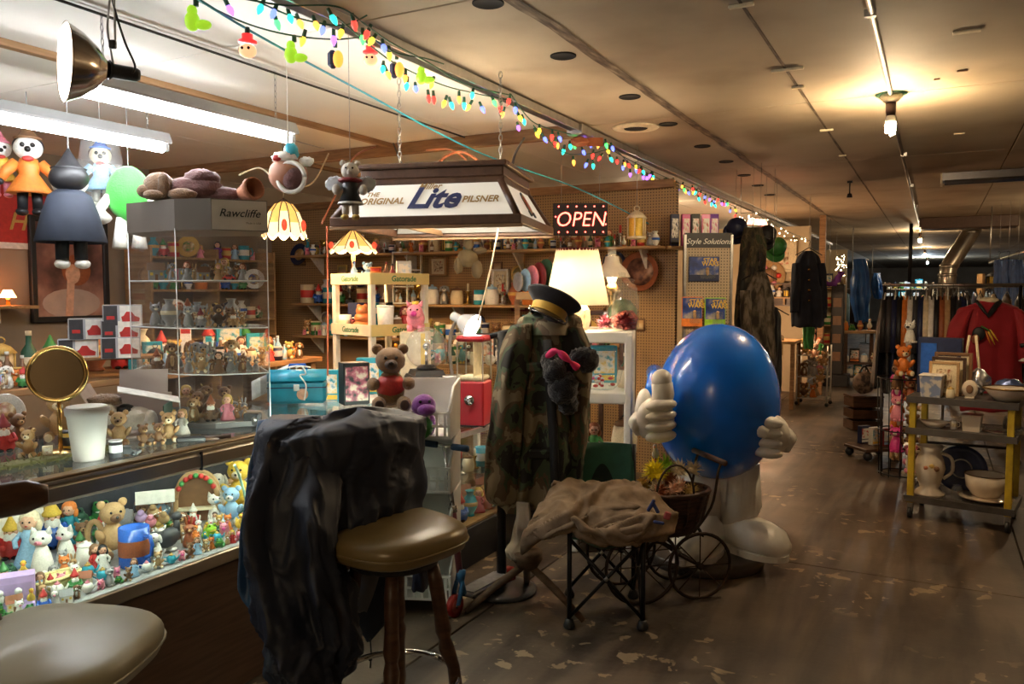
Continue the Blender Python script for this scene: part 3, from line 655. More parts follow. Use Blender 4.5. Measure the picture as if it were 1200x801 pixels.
# ================================================================== cloth helpers
CR = Vector((math.cos(YAW), math.sin(YAW), 0)); CF = Vector((-math.sin(YAW), math.cos(YAW), 0)); UPV = Vector((0, 0, 1))
def drape(secs, nr=46, n=56, folds=((7, .05), (13, .025)), seed=1., mb=None, twist=.6, ws=(CR, CF)):
    """hanging cloth volume: sections (x left, x right, y, distance, half thickness[, fold]) down its length"""
    mb = mb or MB(); rings = []
    S = spline([tuple(s) if len(s) == 6 else tuple(s) + (1.,) for s in secs], nr)
    for i, (xl, xr, y, d, th, fa) in enumerate(S):
        c = at((xl + xr) / 2, y, d); hw = abs(xr - xl) / 2 / FPX * d; t = i / (nr - 1); ring = []
        for k in range(n):
            a = 2 * PI * k / n
            f = sum(am * fa * math.sin(fr * a + seed * fr + twist * 5 * noise.noise((t * 1.7, seed, fr))) for fr, am in folds)
            f += .5 * fa * folds[0][1] * noise.noise((math.cos(a) * 2, math.sin(a) * 2, t * 6 + seed))
            ring.append(c + ws[0] * (hw * math.cos(a) * (1 + f * .35)) + ws[1] * (th * math.sin(a) * (1 + 2.2 * f)) + UPV * (.012 * fa * math.sin(5 * a + seed)) * (1 if i > nr * .8 else 0))
        rings.append(ring)
    return mb.loft(rings)
def wrinkle(o_mb, amp, sc, seed=0.):
    o_mb.v = [p + Vector((noise.noise(p * sc + Vector((seed, 0, 0))), noise.noise(p * sc + Vector((0, seed + 9, 0))), noise.noise(p * sc + Vector((0, 0, seed + 17))))) * amp for p in o_mb.v]
    return o_mb
def crease(mb, amp, sc, seed, st=.4):
    c = sum(mb.v, Vector()) / len(mb.v); o = []
    for p in mb.v:
        q = Vector((p.x * sc, p.y * sc, p.z * sc * st)) + Vector((seed, seed, 0)); q += Vector((noise.noise(q * .6), noise.noise(q * .6 + Vector((5, 0, 0))), 0)) * .8
        d = Vector((p.x - c.x, p.y - c.y, 0)); d = d.normalized() if d.length > 1e-5 else d
        o.append(p + d * (amp * ((1 - abs(noise.noise(q)) * 2.4) ** 3 if abs(noise.noise(q)) < .41 else 0)) + d * (amp * .5 * ((1 - abs(noise.noise(q * 2.3)) * 2.4) ** 3 if abs(noise.noise(q * 2.3)) < .41 else 0)))
    mb.v = o; return mb
# ================================================================== glass counter (front face x=-2.43)
XF, XB, CY0, CY1 = -2.43, -3.25, .1, 3.36
LAM = ramp_mat('brown_laminate', [(.35, (.075, .04, .022)), (.65, (.12, .065, .036))], scale=(1, 1, 12), nscale=5, rough=.45)
ALU = mat('champagne_aluminium', (.5, .45, .36), rough=.32, metal=.85, var=.1, scale=6)
ct = thing('glass_counter', 'long glass display counter with lit shelf and dark brown base', 'display counter', ((XF + XB) / 2, (CY0 + CY1) / 2, 0))
def cw(mb): mb.v = [p - Vector(((XF + XB) / 2, (CY0 + CY1) / 2, 0)) for p in mb.v]; return mb
YM, YL = (CY0 + CY1) / 2, CY1 - CY0
obj('base_panel', cw(MB().box(((XF + XB) / 2, YM, .275), (XF - XB - .02, YL, .55), ch=.004)), LAM, ct)
obj('display_deck', cw(MB().box(((XF + XB) / 2, YM, .565), (XF - XB - .02, YL, .025))), cmat('grey'), ct)
obj('lower_rail', cw(MB().box((XF + .004, YM, .562), (.022, YL, .05), ch=.004)), ALU, ct)
obj('upper_rail', cw(MB().box((XF + .0, YM, .962), (.03, YL, .066), ch=.012).box((XF - .022, YM, 1.0), (.07, YL, .016), ch=.004)), ALU, ct)
obj('edge_strip', cw(MB().box((XF - .012, YM, 1.012), (.05, YL, .01), ch=.003)), mat('bronze_edge', (.2, .13, .06), rough=.35, metal=.5), ct)
obj('back_panel', cw(MB().box((XB + .01, YM, .78), (.02, YL, .42))), cmat('charcoal'), ct)
obj('front_pane', cw(MB().box((XF + .002, YM, .757), (.005, YL - .02, .34))), GLASS, ct)
obj('top_pane', cw(MB().box(((XF + XB) / 2 - .02, YM, 1.0), (XF - XB - .06, YL, .007))), GLASS, ct)
obj('end_pane', cw(MB().box(((XF + XB) / 2, CY1 - .005, .78), (XF - XB, .008, .43))), GLASS, ct)
obj('tube_lamp', cw(MB().tube([(XF - .045, CY0 + .1, .972), (XF - .045, CY1 - .1, .972)], .012, 10)), glow('case_tube', (.86, 1., .88), 13), ct)
obj('rail_joint', cw(MB().box((XF + .003, 2.06, .962), (.034, .006, .07))), cmat('black'), ct)
ZD, ZT = .5785, 1.0045
# ================================================================== vinyl bar stools
VINYL = ramp_mat('olive_gold_vinyl', [(.3, (.17, .12, .045)), (.7, (.25, .185, .08))], nscale=3, detail=6, rough=.3, bump=.03)
VINYL_LIT = ramp_mat('olive_vinyl_case_lit', [(.3, (.27, .25, .17)), (.7, (.36, .33, .23))], nscale=3, detail=6, rough=.38, bump=.03)  # paler copy of the seat vinyl, counter light put into its colour
LEGW = DWOOD
def seat_mesh(w, dp, h, crown=.02, n=48, ex=3.2):
    b = MB(); rings = []
    for s, z in ((.0, -h), (.86, -h), (.96, -h * .85), (1., -h * .5), (.995, -h * .25), (.95, -.006), (.88, .004), (.6, crown * .6), (.3, crown * .92), (.0, crown)):
        r = []
        for k in range(n):
            a = 2 * PI * k / n; ca, sa = math.cos(a), math.sin(a); q = (abs(ca) ** ex + abs(sa) ** ex) ** (-1 / ex)
            tp = 1 + .1 * sa * q
            r.append((s * w * ca * q * (tp if True else 1), s * dp * sa * q, z))
        rings.append(r)
    return b.loft(rings, 0, False)
def stool(label, loc, rz, vinyl, zseat=.8, w=.235, dp=.225, extra=True):
    t = thing('bar_stool', label, 'stool', loc, rz)
    b = seat_mesh(w, dp, .085); b.v = [p + Vector((0, 0, zseat)) for p in b.v]
    s = obj('seat_cushion', b, vinyl, t)
    q = seat_mesh(w * .985, dp * .985, .001, .0); 
    seam = [(w * 1.004 * math.cos(a) * ((abs(math.cos(a)) ** 3.2 + abs(math.sin(a)) ** 3.2) ** (-1 / 3.2)) * (1 + .1 * math.sin(a)), dp * 1.004 * math.sin(a) * ((abs(math.cos(a)) ** 3.2 + abs(math.sin(a)) ** 3.2) ** (-1 / 3.2)), zseat - .045) for a in [i * 2 * PI / 48 for i in range(49)]]
    obj('piping', MB().tube(seam, .004, 6), vinyl, s)
    obj('swivel_plate', MB().lathe([(0, zseat - .125), (.15, zseat - .125), (.17, zseat - .086), (0, zseat - .086)], 24), cmat('black'), t)
    for k in range(4):
        a = PI / 4 + k * PI / 2; u = Vector((math.cos(a), math.sin(a), 0))
        pr = [(.125, zseat - .12, .02), (.14, zseat - .2, .026), (.155, zseat - .3, .024), (.165, zseat - .37, .029), (.17, zseat - .4, .021), (.175, zseat - .43, .028), (.2, .3, .022), (.215, .16, .024), (.225, .1, .017), (.235, 0, .014)]
        obj('leg', MB().tube([u * r + UPV * z for r, z, _ in pr], [c for _, _, c in pr], 10), LEGW, t)
    obj('foot_ring', MB().tube([(.213 * math.cos(a), .213 * math.sin(a), .26) for a in [i * 2 * PI / 40 for i in range(41)]], .011, 8), CHROME, t)
    # curved wooden back rail on two posts (local +y is the back)
    rail = []
    for i in range(21):
        a = R(-62 + 124 * i / 20); rail.append((.275 * math.sin(a), .03 + .24 * math.cos(a), zseat + .3))
    zr = [(p[0], p[1], p[2]) for p in rail]
    b = MB(); rings = []
    for i, p in enumerate(zr):
        e = min(1, .55 + .45 * min(i, 20 - i) / 2); a = R(-62 + 124 * i / 20); nrm = Vector((math.sin(a), math.cos(a), 0))
        rings.append([Vector(p) + nrm * (.017 * math.cos(k * PI / 6)) + UPV * (.047 * e * math.sin(k * PI / 6)) for k in range(12)])
    b.loft(rings); obj('back_rail', b, DWOOD, t)
    for s_ in (-1, 1): obj('back_post', MB().tube([(s_ * .1, .17, zseat - .09), (s_ * .1, .245, zseat + .12), (s_ * .1, .26, zseat + .28)], [.017, .016, .014], 8), DWOOD, t)
    return t
sp = at(462, 640, 2.72); 
back_dir = (CR * -.76 + CF * .65).normalized()          # towards the stool's back rail
rzS = math.atan2(back_dir.y, back_dir.x) - PI / 2
stool('olive gold vinyl bar stool with the dark navy jacket over its back', (sp.x, sp.y, 0), rzS, VINYL, .8)
sn = at(56, 756, 1.95)
stool('grey-olive vinyl bar stool with bare dark wooden back rail beside lit counter', (sn.x, sn.y, 0), rzS + R(38), VINYL_LIT, .745, .25, .24)
# magazine on stool seat
t = thing('magazine', 'folded printed paper lying on the stool seat under the jacket', 'magazine', at(405, 606, 2.88) * 1., rzS + .3)
t.location.z = .824
PRNT = ramp_mat('newsprint', [(.4, (.12, .1, .1)), (.5, (.6, .55, .5)), (.7, (.75, .7, .64))], scale=(1, 3, 1), nscale=60, rough=.6)
obj('pages', MB().box((0, 0, .005), (.15, .2, .01)), cmat('cream'), t); obj('cover', MB().box((.01, -.01, .0125), (.15, .2, .004), rz=.12), PRNT, t)
# ------------------------------------------------------------------ navy jacket over stool back
NAVY = ramp_mat('navy_nylon', [(.3, (.012, .016, .03)), (.7, (.024, .032, .056))], nscale=7, detail=5, rough=.55, bump=.25)
NAVY_LIT = mat('navy_nylon_lit', (.03, .085, .19), rough=.4, var=.2, scale=6)  # lighter blue paints the light falling on the jacket's left side
jk = thing('jacket', 'dark navy nylon jacket slung over the bar stool back', 'jacket', (sp.x, sp.y, .3))
def rel(mb, root): mb.v = [p - root.location for p in mb.v]; return mb
rings = []; jc = Vector((sp.x, sp.y, 0)) + back_dir * .19; jl = Vector((-back_dir.y, back_dir.x, 0)) * -1
for i in range(90):
    v = i / 89; z = 1.178 - .55 * v; a_ = .30 * min(1, (v * 9) ** .5) * (1 - .18 * v * v); b_ = .115 * min(1, (v * 7) ** .5) * (1 + .12 * v); ring = []
    for k in range(130):
        q = 2 * PI * k / 130; f = 1 + v * (.07 * math.sin(6 * q + 2.5 * noise.noise((v * 2, 1, 0))) + .05 * math.sin(11 * q + 3 * v)) + .2 * v * noise.noise((2 * math.cos(q), 2 * math.sin(q), v * 3))
        ring.append(jc + jl * (a_ * math.cos(q) * (1 + (f - 1) * .3)) + back_dir * (b_ * math.sin(q) * (1 + (f - 1) * 1.6)) + UPV * (z + .012 * math.sin(3 * q) * (1 - v) - (.16 * max(0, -math.sin(q)) * v * -1 if math.sin(q) < 0 else 0)))
    rings.append(ring)
body = MB().loft(rings)
obj('torso', rel(crease(wrinkle(body, .022, 6, 2), .022, 7, 3), jk), NAVY, jk)
slv = drape([(316, 378, 488, 2.72, .06, .2), (303, 394, 506, 2.7, .1, .5), (299, 394, 555, 2.66, .12, .8), (300, 394, 610, 2.62, .125, 1), (305, 400, 670, 2.6, .13, 1), (312, 411, 715, 2.59, .13, 1), (318, 413, 745, 2.59, .125, 1), (318, 408, 772, 2.59, .115, .9), (326, 402, 790, 2.6, .1, .7), (334, 394, 801, 2.6, .06, .4)], 110, 120, ((3, .13), (5, .09), (8, .035)), 2.2, twist=1.3)
obj('sleeve', rel(crease(wrinkle(slv, .02, 7, 5), .03, 9, 1, .25), jk), NAVY, jk)
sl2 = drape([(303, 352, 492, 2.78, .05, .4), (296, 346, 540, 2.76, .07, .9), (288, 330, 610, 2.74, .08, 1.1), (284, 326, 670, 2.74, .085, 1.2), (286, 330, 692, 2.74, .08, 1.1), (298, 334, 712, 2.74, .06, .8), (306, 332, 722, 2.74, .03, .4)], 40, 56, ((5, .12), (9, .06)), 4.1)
obj('side_panel', rel(wrinkle(sl2, .014, 9, 8), jk), NAVY_LIT, jk)
fl_ = drape([(410, 470, 660, 3.0, .03, .5), (408, 466, 700, 3.0, .028, .8), (412, 455, 725, 3.0, .022, .8), (426, 440, 746, 3.0, .012, .4), (430, 434, 752, 3.0, .006, .2)], 24, 32, ((4, .1), (7, .05)), .7)
obj('hem_flap', rel(wrinkle(fl_, .008, 9, 3), jk), NAVY, jk)
lin = drape([(404, 446, 668, 2.965, .014, .5), (408, 440, 690, 2.965, .012, .6), (414, 430, 716, 2.97, .006, .3)], 14, 24, ((4, .08),), .2)
obj('lining', rel(lin, jk), mat('grey_lining', (.2, .2, .21), rough=.7), jk)
obj('drawcord', rel(MB().tube([at(434, 748, 2.98), at(435, 765, 2.98), at(434, 782, 2.98)], .003, 6).sph(at(434, 772, 2.98), .008, 8, 6), jk), cmat('black'), jk)
ck = drape([(486, 500, 640, 3.12, .03, .5), (484, 506, 668, 3.14, .045, .8), (482, 500, 690, 3.14, .03, .4)], 16, 28, ((5, .1),), 3.)
obj('cuff', rel(ck, jk), NAVY, jk)
# ================================================================== camo jacket and cap on a stand
CAMO = ramp_mat('camouflage_cloth', [(0, (.02, .02, .017)), (.4, (.02, .02, .017)), (.44, (.06, .085, .045)), (.51, (.12, .08, .045)), (.57, (.25, .2, .12))], scale=(1, 1, .75), nscale=7.5, detail=3, rough=.8, const=True, distort=.6)
cs = atz(588, 691, 0)
t = thing('coat_stand', 'black metal coat stand with round grey floor plate under camouflage jacket', 'coat stand', (cs.x, cs.y, 0))
obj('floor_plate', MB().lathe([(0, 0), (.185, 0), (.19, .012), (.17, .022), (.03, .035), (0, .035)], 36), mat('grey_iron', (.09, .09, .09), rough=.35, metal=.5), t)
obj('pole', MB().cyl((.0, 0, .03), (.0, 0, 1.38), .026, n=14), BLACKM, t)
obj('hanger_arm', MB().tube([CR * -.06 + UPV * 1.36, CR * .1 + UPV * 1.4, CR * .3 + UPV * 1.36], .016, 8), BLACKM, t)
obj('finial', MB().sph(CR * .28 + UPV * 1.45, (.07, .07, .09)), BLACKP, t)
obj('knob', MB().cyl((0, -.03, .08), (0, -.06, .08), .012), CHROME, t)
jr = thing('camouflage_jacket', 'green and brown camouflage field jacket hanging on the coat stand', 'jacket', (cs.x, cs.y, .45))
DC = 4.24
bd = drape([(628, 664, 362, DC, .05, .1), (613, 676, 372, DC, .08, .3), (602, 682, 390, DC, .115, .4), (597, 686, 420, DC, .13, .6), (594, 688, 470, DC, .135, .9), (590, 686, 520, DC, .14, 1.1), (586, 678, 560, DC, .14, 1.3), (582, 668, 592, DC, .135, 1.4)], 50, 80, ((5, .07), (9, .05), (15, .03)), 2.9)
obj('body', rel(crease(wrinkle(bd, .015, 6, 1), .022, 8, 2, .3), jr), CAMO, jr)
s1 = drape([(598, 624, 380, DC - .1, .05, .2), (587, 622, 410, DC - .12, .075, .5), (579, 616, 450, DC - .13, .075, .8), (573, 612, 500, DC - .13, .075, .8), (569, 608, 545, DC - .12, .08, .8), (568, 606, 578, DC - .12, .075, .5), (573, 603, 588, DC - .12, .06, .2)], 40, 40, ((4, .1), (7, .06)), .5)
obj('sleeve', rel(wrinkle(s1, .014, 8, 3), jr), CAMO, jr)
s2 = drape([(664, 684, 384, DC - .06, .05, .2), (668, 694, 420, DC - .06, .07, .5), (668, 692, 480, DC - .06, .075, .8), (662, 686, 540, DC - .05, .07, .8), (660, 682, 580, DC - .05, .06, .4)], 36, 36, ((4, .1), (7, .05)), 1.5)
obj('sleeve', rel(wrinkle(s2, .014, 8, 6), jr), CAMO, jr)
obj('collar', rel(drape([(622, 668, 392, DC - .06, .10, .1), (626, 666, 378, DC - .05, .09, .1), (630, 662, 366, DC - .02, .06, .1)], 14, 30, ((3, .05),), 1), jr), CAMO, jr)
obj('zip_placket', rel(MB().tube([at(641, 398, DC - .16), at(644, 450, DC - .185), at(649, 520, DC - .19), at(651, 585, DC - .19)], .012, 6, flat=2.2), jr), mat('dark_camo_edge', (.012, .012, .012), rough=.8), jr)
for (px, py, wd) in ((622, 430, .11), (634, 532, .13)):
    obj('pocket_flap', rel(MB().at(at(px, py, DC - .155), (0, 0, YAW)).box((0, 0, 0), (wd, .02, .05), ch=.008), jr), CAMO, jr)
# peaked cap
hp = at(640, 372, DC - .1)
cp = thing('peaked_cap', 'dark navy peaked uniform cap with a broad yellow band', 'cap', hp, rot=(R(-16), R(24), YAW))
GOLDB = mat('yellow_band', (.62, .38, .05), rough=.55, var=.12, scale=25)
CAPN = mat('cap_wool', (.014, .016, .024), rough=.75, var=.2, scale=40)
obj('band', MB().lathe([(.088, 0), (.093, .01), (.097, .05), (.095, .06)], 36, cap=False), GOLDB, cp)
obj('crown', MB().lathe([(.09, .0), (.095, .056), (.11, .072), (.148, .105), (.152, .116), (.14, .124), (.06, .128), (0, .128)], 40, cap=False), CAPN, cp)
b = MB(); b.grid(lambda u, v: ((.095 + .055 * v * math.sin(PI * u)) * math.cos(PI + PI * u), (.095 + .06 * v * math.sin(PI * u)) * math.sin(PI + PI * u), .012 - .045 * v * math.sin(PI * u)), 20, 6)
obj('visor', b, mat('visor_gloss', (.01, .01, .012), rough=.12, coat=.8), cp, solid=.004)
obj('chin_cord', MB().tube([(.1 * math.cos(a), .1 * math.sin(a), .014) for a in [PI + i * PI / 20 for i in range(21)]], .004, 6), GOLDB, cp)
for s_ in (-1, 1): obj('button', MB().sph((s_ * .097, -.02, .014), .009, 8, 6), CHROME, cp)
# black fuzzy boa with pink ribbon
fz = thing('fuzzy_hat', 'black fluffy plush hat with hot pink trim hung on the camouflage jacket', 'plush hat', at(668, 438, DC - .25))
FUZZ = mat('black_fuzz', (.012, .012, .014), rough=.95, var=.4, scale=60, bump=.9, bscale=90, sheen=.3)
def puff(c, r, n, seed, amp=.25):
    b = MB().sph((0, 0, 0), 1, 22, 16); b.v = [Vector(c) + Vector((p.x * r[0], p.y * r[1], p.z * r[2])) * (1 + amp * noise.noise(p * n + Vector((seed, 0, 0))) + amp * .6 * noise.noise(p * n * 3)) for p in b.v]; return b
for i, (px, py, r) in enumerate([(650, 436, .06), (660, 455, .075), (679, 420, .05), (688, 422, .06), (645, 424, .05), (666, 474, .05)]):
    obj('fluff', rel(puff(at(px, py, DC - .26 + .01 * i), (r, r, r * 1.05), 3, i), fz), FUZZ, fz)
b = MB(); b.tube(spline([tuple(at(640, 418, DC - .33)), tuple(at(652, 411, DC - .37)), tuple(at(664, 420, DC - .37)), tuple(at(677, 431, DC - .34))], 14), [.006 + .009 * abs(math.sin(2.6 * PI * i / 13)) for i in range(14)], 8, flat=1.3)
obj('pink_trim', rel(b, fz), mat('hot_pink', (.75, .03, .16), rough=.7, bump=.4), fz)
# ================================================================== tripod stool, cloth hanging, burlap sack, camp chair
OAK = ramp_mat('worn_oak', [(.3, (.09, .05, .025)), (.7, (.17, .1, .055))], scale=(3, 3, 12), nscale=4, rough=.6)
hub = at(618, 652, 3.95)
t = thing('tripod_stool', 'old wooden three-legged stool standing beside the green camp chair', 'stool', (hub.x, hub.y, 0))
obj('hub', MB().lathe([(0, hub.z - .05), (.05, hub.z - .05), (.075, hub.z - .01), (.075, hub.z + .03), (0, hub.z + .04)], 18), OAK, t)
for (px, py) in ((546, 716), (684, 727), (617, 684)):
    e = atz(px, py, 0.012); obj('leg', MB().tube([Vector((0, 0, hub.z - .03)), (e - Vector((hub.x, hub.y, 0))) * .5 + UPV * (hub.z * .48), e - Vector((hub.x, hub.y, 0))], [.02, .02, .015], 9), OAK, t)
rag = drape([(606, 622, 588, 4.02, .02, .4), (604, 624, 610, 4.0, .03, .8), (598, 622, 632, 3.98, .035, 1), (592, 618, 645, 3.95, .03, 1), (600, 612, 655, 3.92, .015, .5)], 26, 30, ((5, .12), (8, .08)), 1.1)
solo('cloth_rag', wrinkle(rag, .012, 12), mat('pale_rag', (.42, .37, .3), rough=.9, bump=.3), 'pale grey rag hanging down by the wooden three-legged stool', 'rag')
PTS = [atz(667, 735, 0), atz(753, 737, 0), atz(667, 699, 0), atz(742, 700, 0)]
cc = sum((Vector(p) for p in PTS), Vector()) / 4
t = thing('camp_chair', 'folding camp chair with black tube legs and dark green fabric', 'folding chair', (cc.x, cc.y, 0))
P = [Vector((p.x, p.y, 0)) - Vector((cc.x, cc.y, 0)) for p in PTS]      # FL FR RL RR
G = cmat('dark_green', .75); ZS = .43
fr_dir = (P[0] - P[2]).normalized()
for i, p in enumerate(P):
    top = .5 if i < 2 else .8
    obj('leg', MB().cyl(p + UPV * .02, p + UPV * top - (fr_dir * .05 if i > 1 else Vector()), .0115, n=10), BLACKM, t)
    obj('foot', MB().lathe([(0, 0), (.026, 0), (.03, .012), (.018, .045), (0, .045)], 12, c=p), BLACKP, t)
for a, c in ((0, 1), (2, 3), (0, 2), (1, 3)):
    obj('cross_bar', MB().cyl(P[a] + UPV * .05, P[c] + UPV * (ZS), .009, n=8), BLACKM, t); obj('cross_bar', MB().cyl(P[c] + UPV * .05, P[a] + UPV * (ZS), .009, n=8), BLACKM, t)
    m_ = (P[a] + P[c]) / 2 + UPV * .24; obj('rivet', MB().sph(m_, .014, 8, 6), STEEL, t)
def seatf(u, v):
    p = (P[0] * (1 - u) + P[1] * u) * (1 - v) + (P[2] * (1 - u) + P[3] * u) * v
    return p + UPV * (ZS - .1 * math.sin(PI * u) * math.sin(PI * v))
obj('seat_sling', MB().grid(seatf, 14, 12), G, t, solid=.006)
def backf(u, v):
    p = (P[2] * (1 - u) + P[3] * u) - fr_dir * (.05 * v + .05 * math.sin(PI * u)); return p + UPV * (.5 + .3 * v)
obj('back_sling', MB().grid(backf, 14, 8), mat('green_canvas', (.025, .12, .075), rough=.7, var=.25), t, solid=.006)
b = MB().grid(lambda u, v: backf(.3 + .42 * u, .02 + .62 * v * (math.sin(PI * (.12 + .76 * u)))) + fr_dir * .012, 12, 8)
obj('mesh_pocket', b, mat('black_mesh', (.01, .022, .018), rough=.9), t)
for i, j in ((0, 2), (1, 3)):
    obj('armrest', MB().tube([P[i] + UPV * .5, (P[i] + P[j]) / 2 + UPV * .49, P[j] + UPV * .56], .014, 8, flat=.5), cmat('black'), t)
BURL = ramp_mat('burlap', [(.3, (.13, .085, .045)), (.7, (.25, .17, .1))], nscale=14, detail=8, rough=.95, bump=.5)
sk = thing('burlap_sack', 'brown burlap sack slumped across the camp chair seat', 'sack', at(700, 640, 3.75))
ROWS = [[(648, 570, 4.0), (690, 560, 4.02), (725, 566, 4.0), (757, 576, 3.95), (785, 594, 3.88)], [(636, 590, 3.88), (680, 580, 3.82), (720, 577, 3.8), (760, 586, 3.76), (794, 602, 3.72)], [(622, 614, 3.82), (664, 600, 3.7), (712, 596, 3.66), (754, 600, 3.64), (792, 612, 3.66)], [(612, 634, 3.84), (656, 616, 3.66), (706, 622, 3.6), (748, 624, 3.58), (782, 622, 3.63)], [(611, 646, 3.88), (658, 624, 3.68), (704, 632, 3.62), (744, 632, 3.61), (776, 628, 3.66)]]
RC = [spline(r, 101) for r in ROWS]; CC = [spline([RC[j][i] for j in range(5)], 71) for i in range(101)]
def sackf(u, v):
    p = at(*CC[round(u * 100)][round(v * 70)]); w_ = math.sin(PI * u)
    q = Vector((u * 3.0 + .9 * noise.noise((u * 3, v * 3, 7)), v * 1.7 + u * 1.3, 1.)); rg = lambda k: max(0, 1 - abs(noise.noise(q * k)) * 2.6) ** 2
    return p + UPV * (0.045 * rg(1) + .01 * rg(2.1) + .006 * noise.noise((u * 20, v * 14, 3)) - .02) - CF * (.03 * rg(1.5))
obj('sack_body', rel(MB().grid(sackf, 100, 70), sk), BURL, sk, solid=.016)
b = MB().tube(spline([tuple(at(668, 606, 3.62)), tuple(at(690, 622, 3.59)), tuple(at(720, 628, 3.58)), tuple(at(752, 618, 3.57))], 16), [.006] + [.02] * 14 + [.006], 8)
obj('rolled_edge', rel(wrinkle(b, .02, 14), sk), BURL, sk)
MARK = mat('faded_blue_print', (.035, .05, .16), rough=.95); MARKR = mat('faded_pink_print', (.42, .09, .1), rough=.95)
for (px, py, m_, sx, sz, rr) in ((763, 592, MARK, .016, .06, .5), (768, 594, MARK, .016, .06, -.5), (772, 612, MARK, .05, .014, .2), (782, 604, MARKR, .03, .035, .3)):
    bb = MB().at(at(px, py, 3.56), (0, rr, YAW)).box((0, 0, 0), (sx, .012, sz), ch=.004); obj('printed_mark', rel(bb, sk), m_, sk)
# folded towels behind the chair
tw = at(688, 522, 4.3)
t = thing('towel_pile', 'folded pale pink and white printed cloth above the green chair back', 'folded cloth', tw)
for k in range(3): obj('fold', wrinkle(MB().at((0, 0, -.06 + .022 * k), (0, .1, YAW + .2 * k)).box((0, 0, 0), (.26 - .04 * k, .18, .024), ch=.011), .01, 12, k), [ramp_mat('towel_print', [(.4, (.5, .25, .25)), (.5, (.75, .7, .66)), (.6, (.3, .35, .5))], nscale=16, rough=.9), cmat('white', .9)][k % 2], t)
# ================================================================== blue statue
st = atz(826, 655, 0)
BLUEG = mat('glossy_blue_fibreglass', (.004, .16, .78), rough=.22, var=.06, scale=4, coat=.7)
WHITEG = mat('worn_white_fibreglass', (.74, .71, .65), rough=.3, var=.1, scale=5, coat=.3)
t = thing('round_statue', 'big glossy blue egg-shaped statue with white hands and shoes on round base', 'statue', (st.x, st.y, 0), YAW - R(8))
obj('base_disc', MB().lathe([(0, 0), (.335, 0), (.34, .012), (.34, .06), (.325, .07), (0, .07)], 48), mat('dark_base', (.045, .035, .028), rough=.35, var=.2), t)
prof = [(0, .5)] + [(0.36 * (math.sin(PI * i / 24) ** .93) * (1 - .07 * math.cos(PI * i / 24 - PI) * 0 + .06 * math.cos(PI * i / 24)), .955 - .455 * math.cos(PI * i / 24)) for i in range(1, 24)] + [(0, 1.41)]
b = MB().at((0, 0, 0), (R(2), R(3), 0)).lathe(prof, 64, cap=False); b.v = [Vector((p.x, p.y * .86, p.z)) for p in b.v]
obj('shell_body', b, BLUEG, t)
def shoe(x, y, z, rz, s=1.):
    b = MB(); rings = []
    for (yy, w_, h_, zz) in ((.1, .02, .03, .06), (.09, .065, .07, .07), (.02, .08, .1, .09), (-.07, .09, .09, .085), (-.15, .105, .085, .08), (-.22, .1, .07, .07), (-.265, .06, .045, .055), (-.275, .01, .01, .05)):
        rings.append([(w_ * math.cos(2 * PI * k / 20), yy, max(.012, zz + h_ * math.sin(2 * PI * k / 20))) for k in range(20)])
    b.at((x, y, z), (0, 0, rz), s).loft(rings); return b
def sole(x, y, z, rz, s=1.): return MB().at((x, y, z), (0, 0, rz), (s, s, s)).prism([(.1 * math.cos(a) * (1 + .1 * (math.sin(a) < 0)), -.085 + .195 * math.sin(a)) for a in [i * PI / 14 for i in range(28)]], 0, .028, sm=False)
for (x, y, rz_, kx) in ((.0, -.06, R(-30), -.04), (.19, .03, R(46), .1)):
    sh = obj('shoe', shoe(x, y, .075, rz_, 1.2), WHITEG, t); obj('sole', sole(x, y, .07, rz_, 1.2), WHITEG, sh)
    obj('leg', MB().tube([(x - .02, y + .05, .16), ((x + kx) * .7, .03, .33), ((x + kx) * .55, .02, .56)], [.095, .125, .15], 18), WHITEG, t)
def fist(c, side, thumb, rot):
    b = MB().at(c, rot, 1.42)
    b.sph((0, 0, 0), (.075, .062, .085), 18, 12)
    for k in range(4): b.sph((-.012 * side, -.045, .058 - .04 * k), (.062, .036, .025), 12, 8, rot=(0, .12 * side, 0))
    if thumb: b.tube([(side * -.02, -.01, .05), (side * -.025, -.02, .1), (side * -.02, -.022, .14), (side * -.018, -.022, .165)], [.042, .044, .042, .02], 12).sph((side * -.018, -.022, .155), .041, 12, 8)
    else: b.tube([(side * -.06, -.03, .05), (side * -.05, -.075, .03), (side * -.01, -.085, .015)], [.03, .03, .02], 10)
    b.tube([(side * .03, .03, -.03), (side * .06, .06, -.0)], [.06, .05], 12)
    return b
Rr = Matrix.Rotation(0, 3, 'Z')
def loc_of(px, py, d):
    p = at(px, py, d) - Vector((st.x, st.y, 0)); a = -(YAW - R(8)); return (p.x * math.cos(a) - p.y * math.sin(a), p.x * math.sin(a) + p.y * math.cos(a), p.z)
hL = loc_of(768, 490, 4.42); hR = loc_of(903, 509, 4.5)
obj('hand', fist(hL, -1, True, (0, 0, R(10))), WHITEG, t, label='white fist with the thumb up')
obj('cuff', puff((hL[0] - .06, hL[1] + .05, hL[2] + .02), (.055, .08, .14), 1, 2, .04), WHITEG, t)
obj('arm', MB().tube([(hL[0] - .03, hL[1] + .06, hL[2] + .08), (hL[0] - .0, hL[1] + .12, hL[2] + .2), (-.31, -.05, 1.12)], [.045, .045, .05], 12), BLUEG, t)
obj('hand', fist(hR, 1, False, (0, 0, R(-12))), WHITEG, t)
obj('cuff', puff((hR[0] - .035, hR[1] + .05, hR[2] + .07), (.04, .055, .06), 1, 3, .04), WHITEG, t)
obj('arm', MB().tube([(hR[0] - .03, hR[1] + .06, hR[2] + .08), (hR[0] - .03, hR[1] + .1, hR[2] + .18), (.33, -.02, 1.0)], [.03, .03, .04], 12), WHITEG, t)
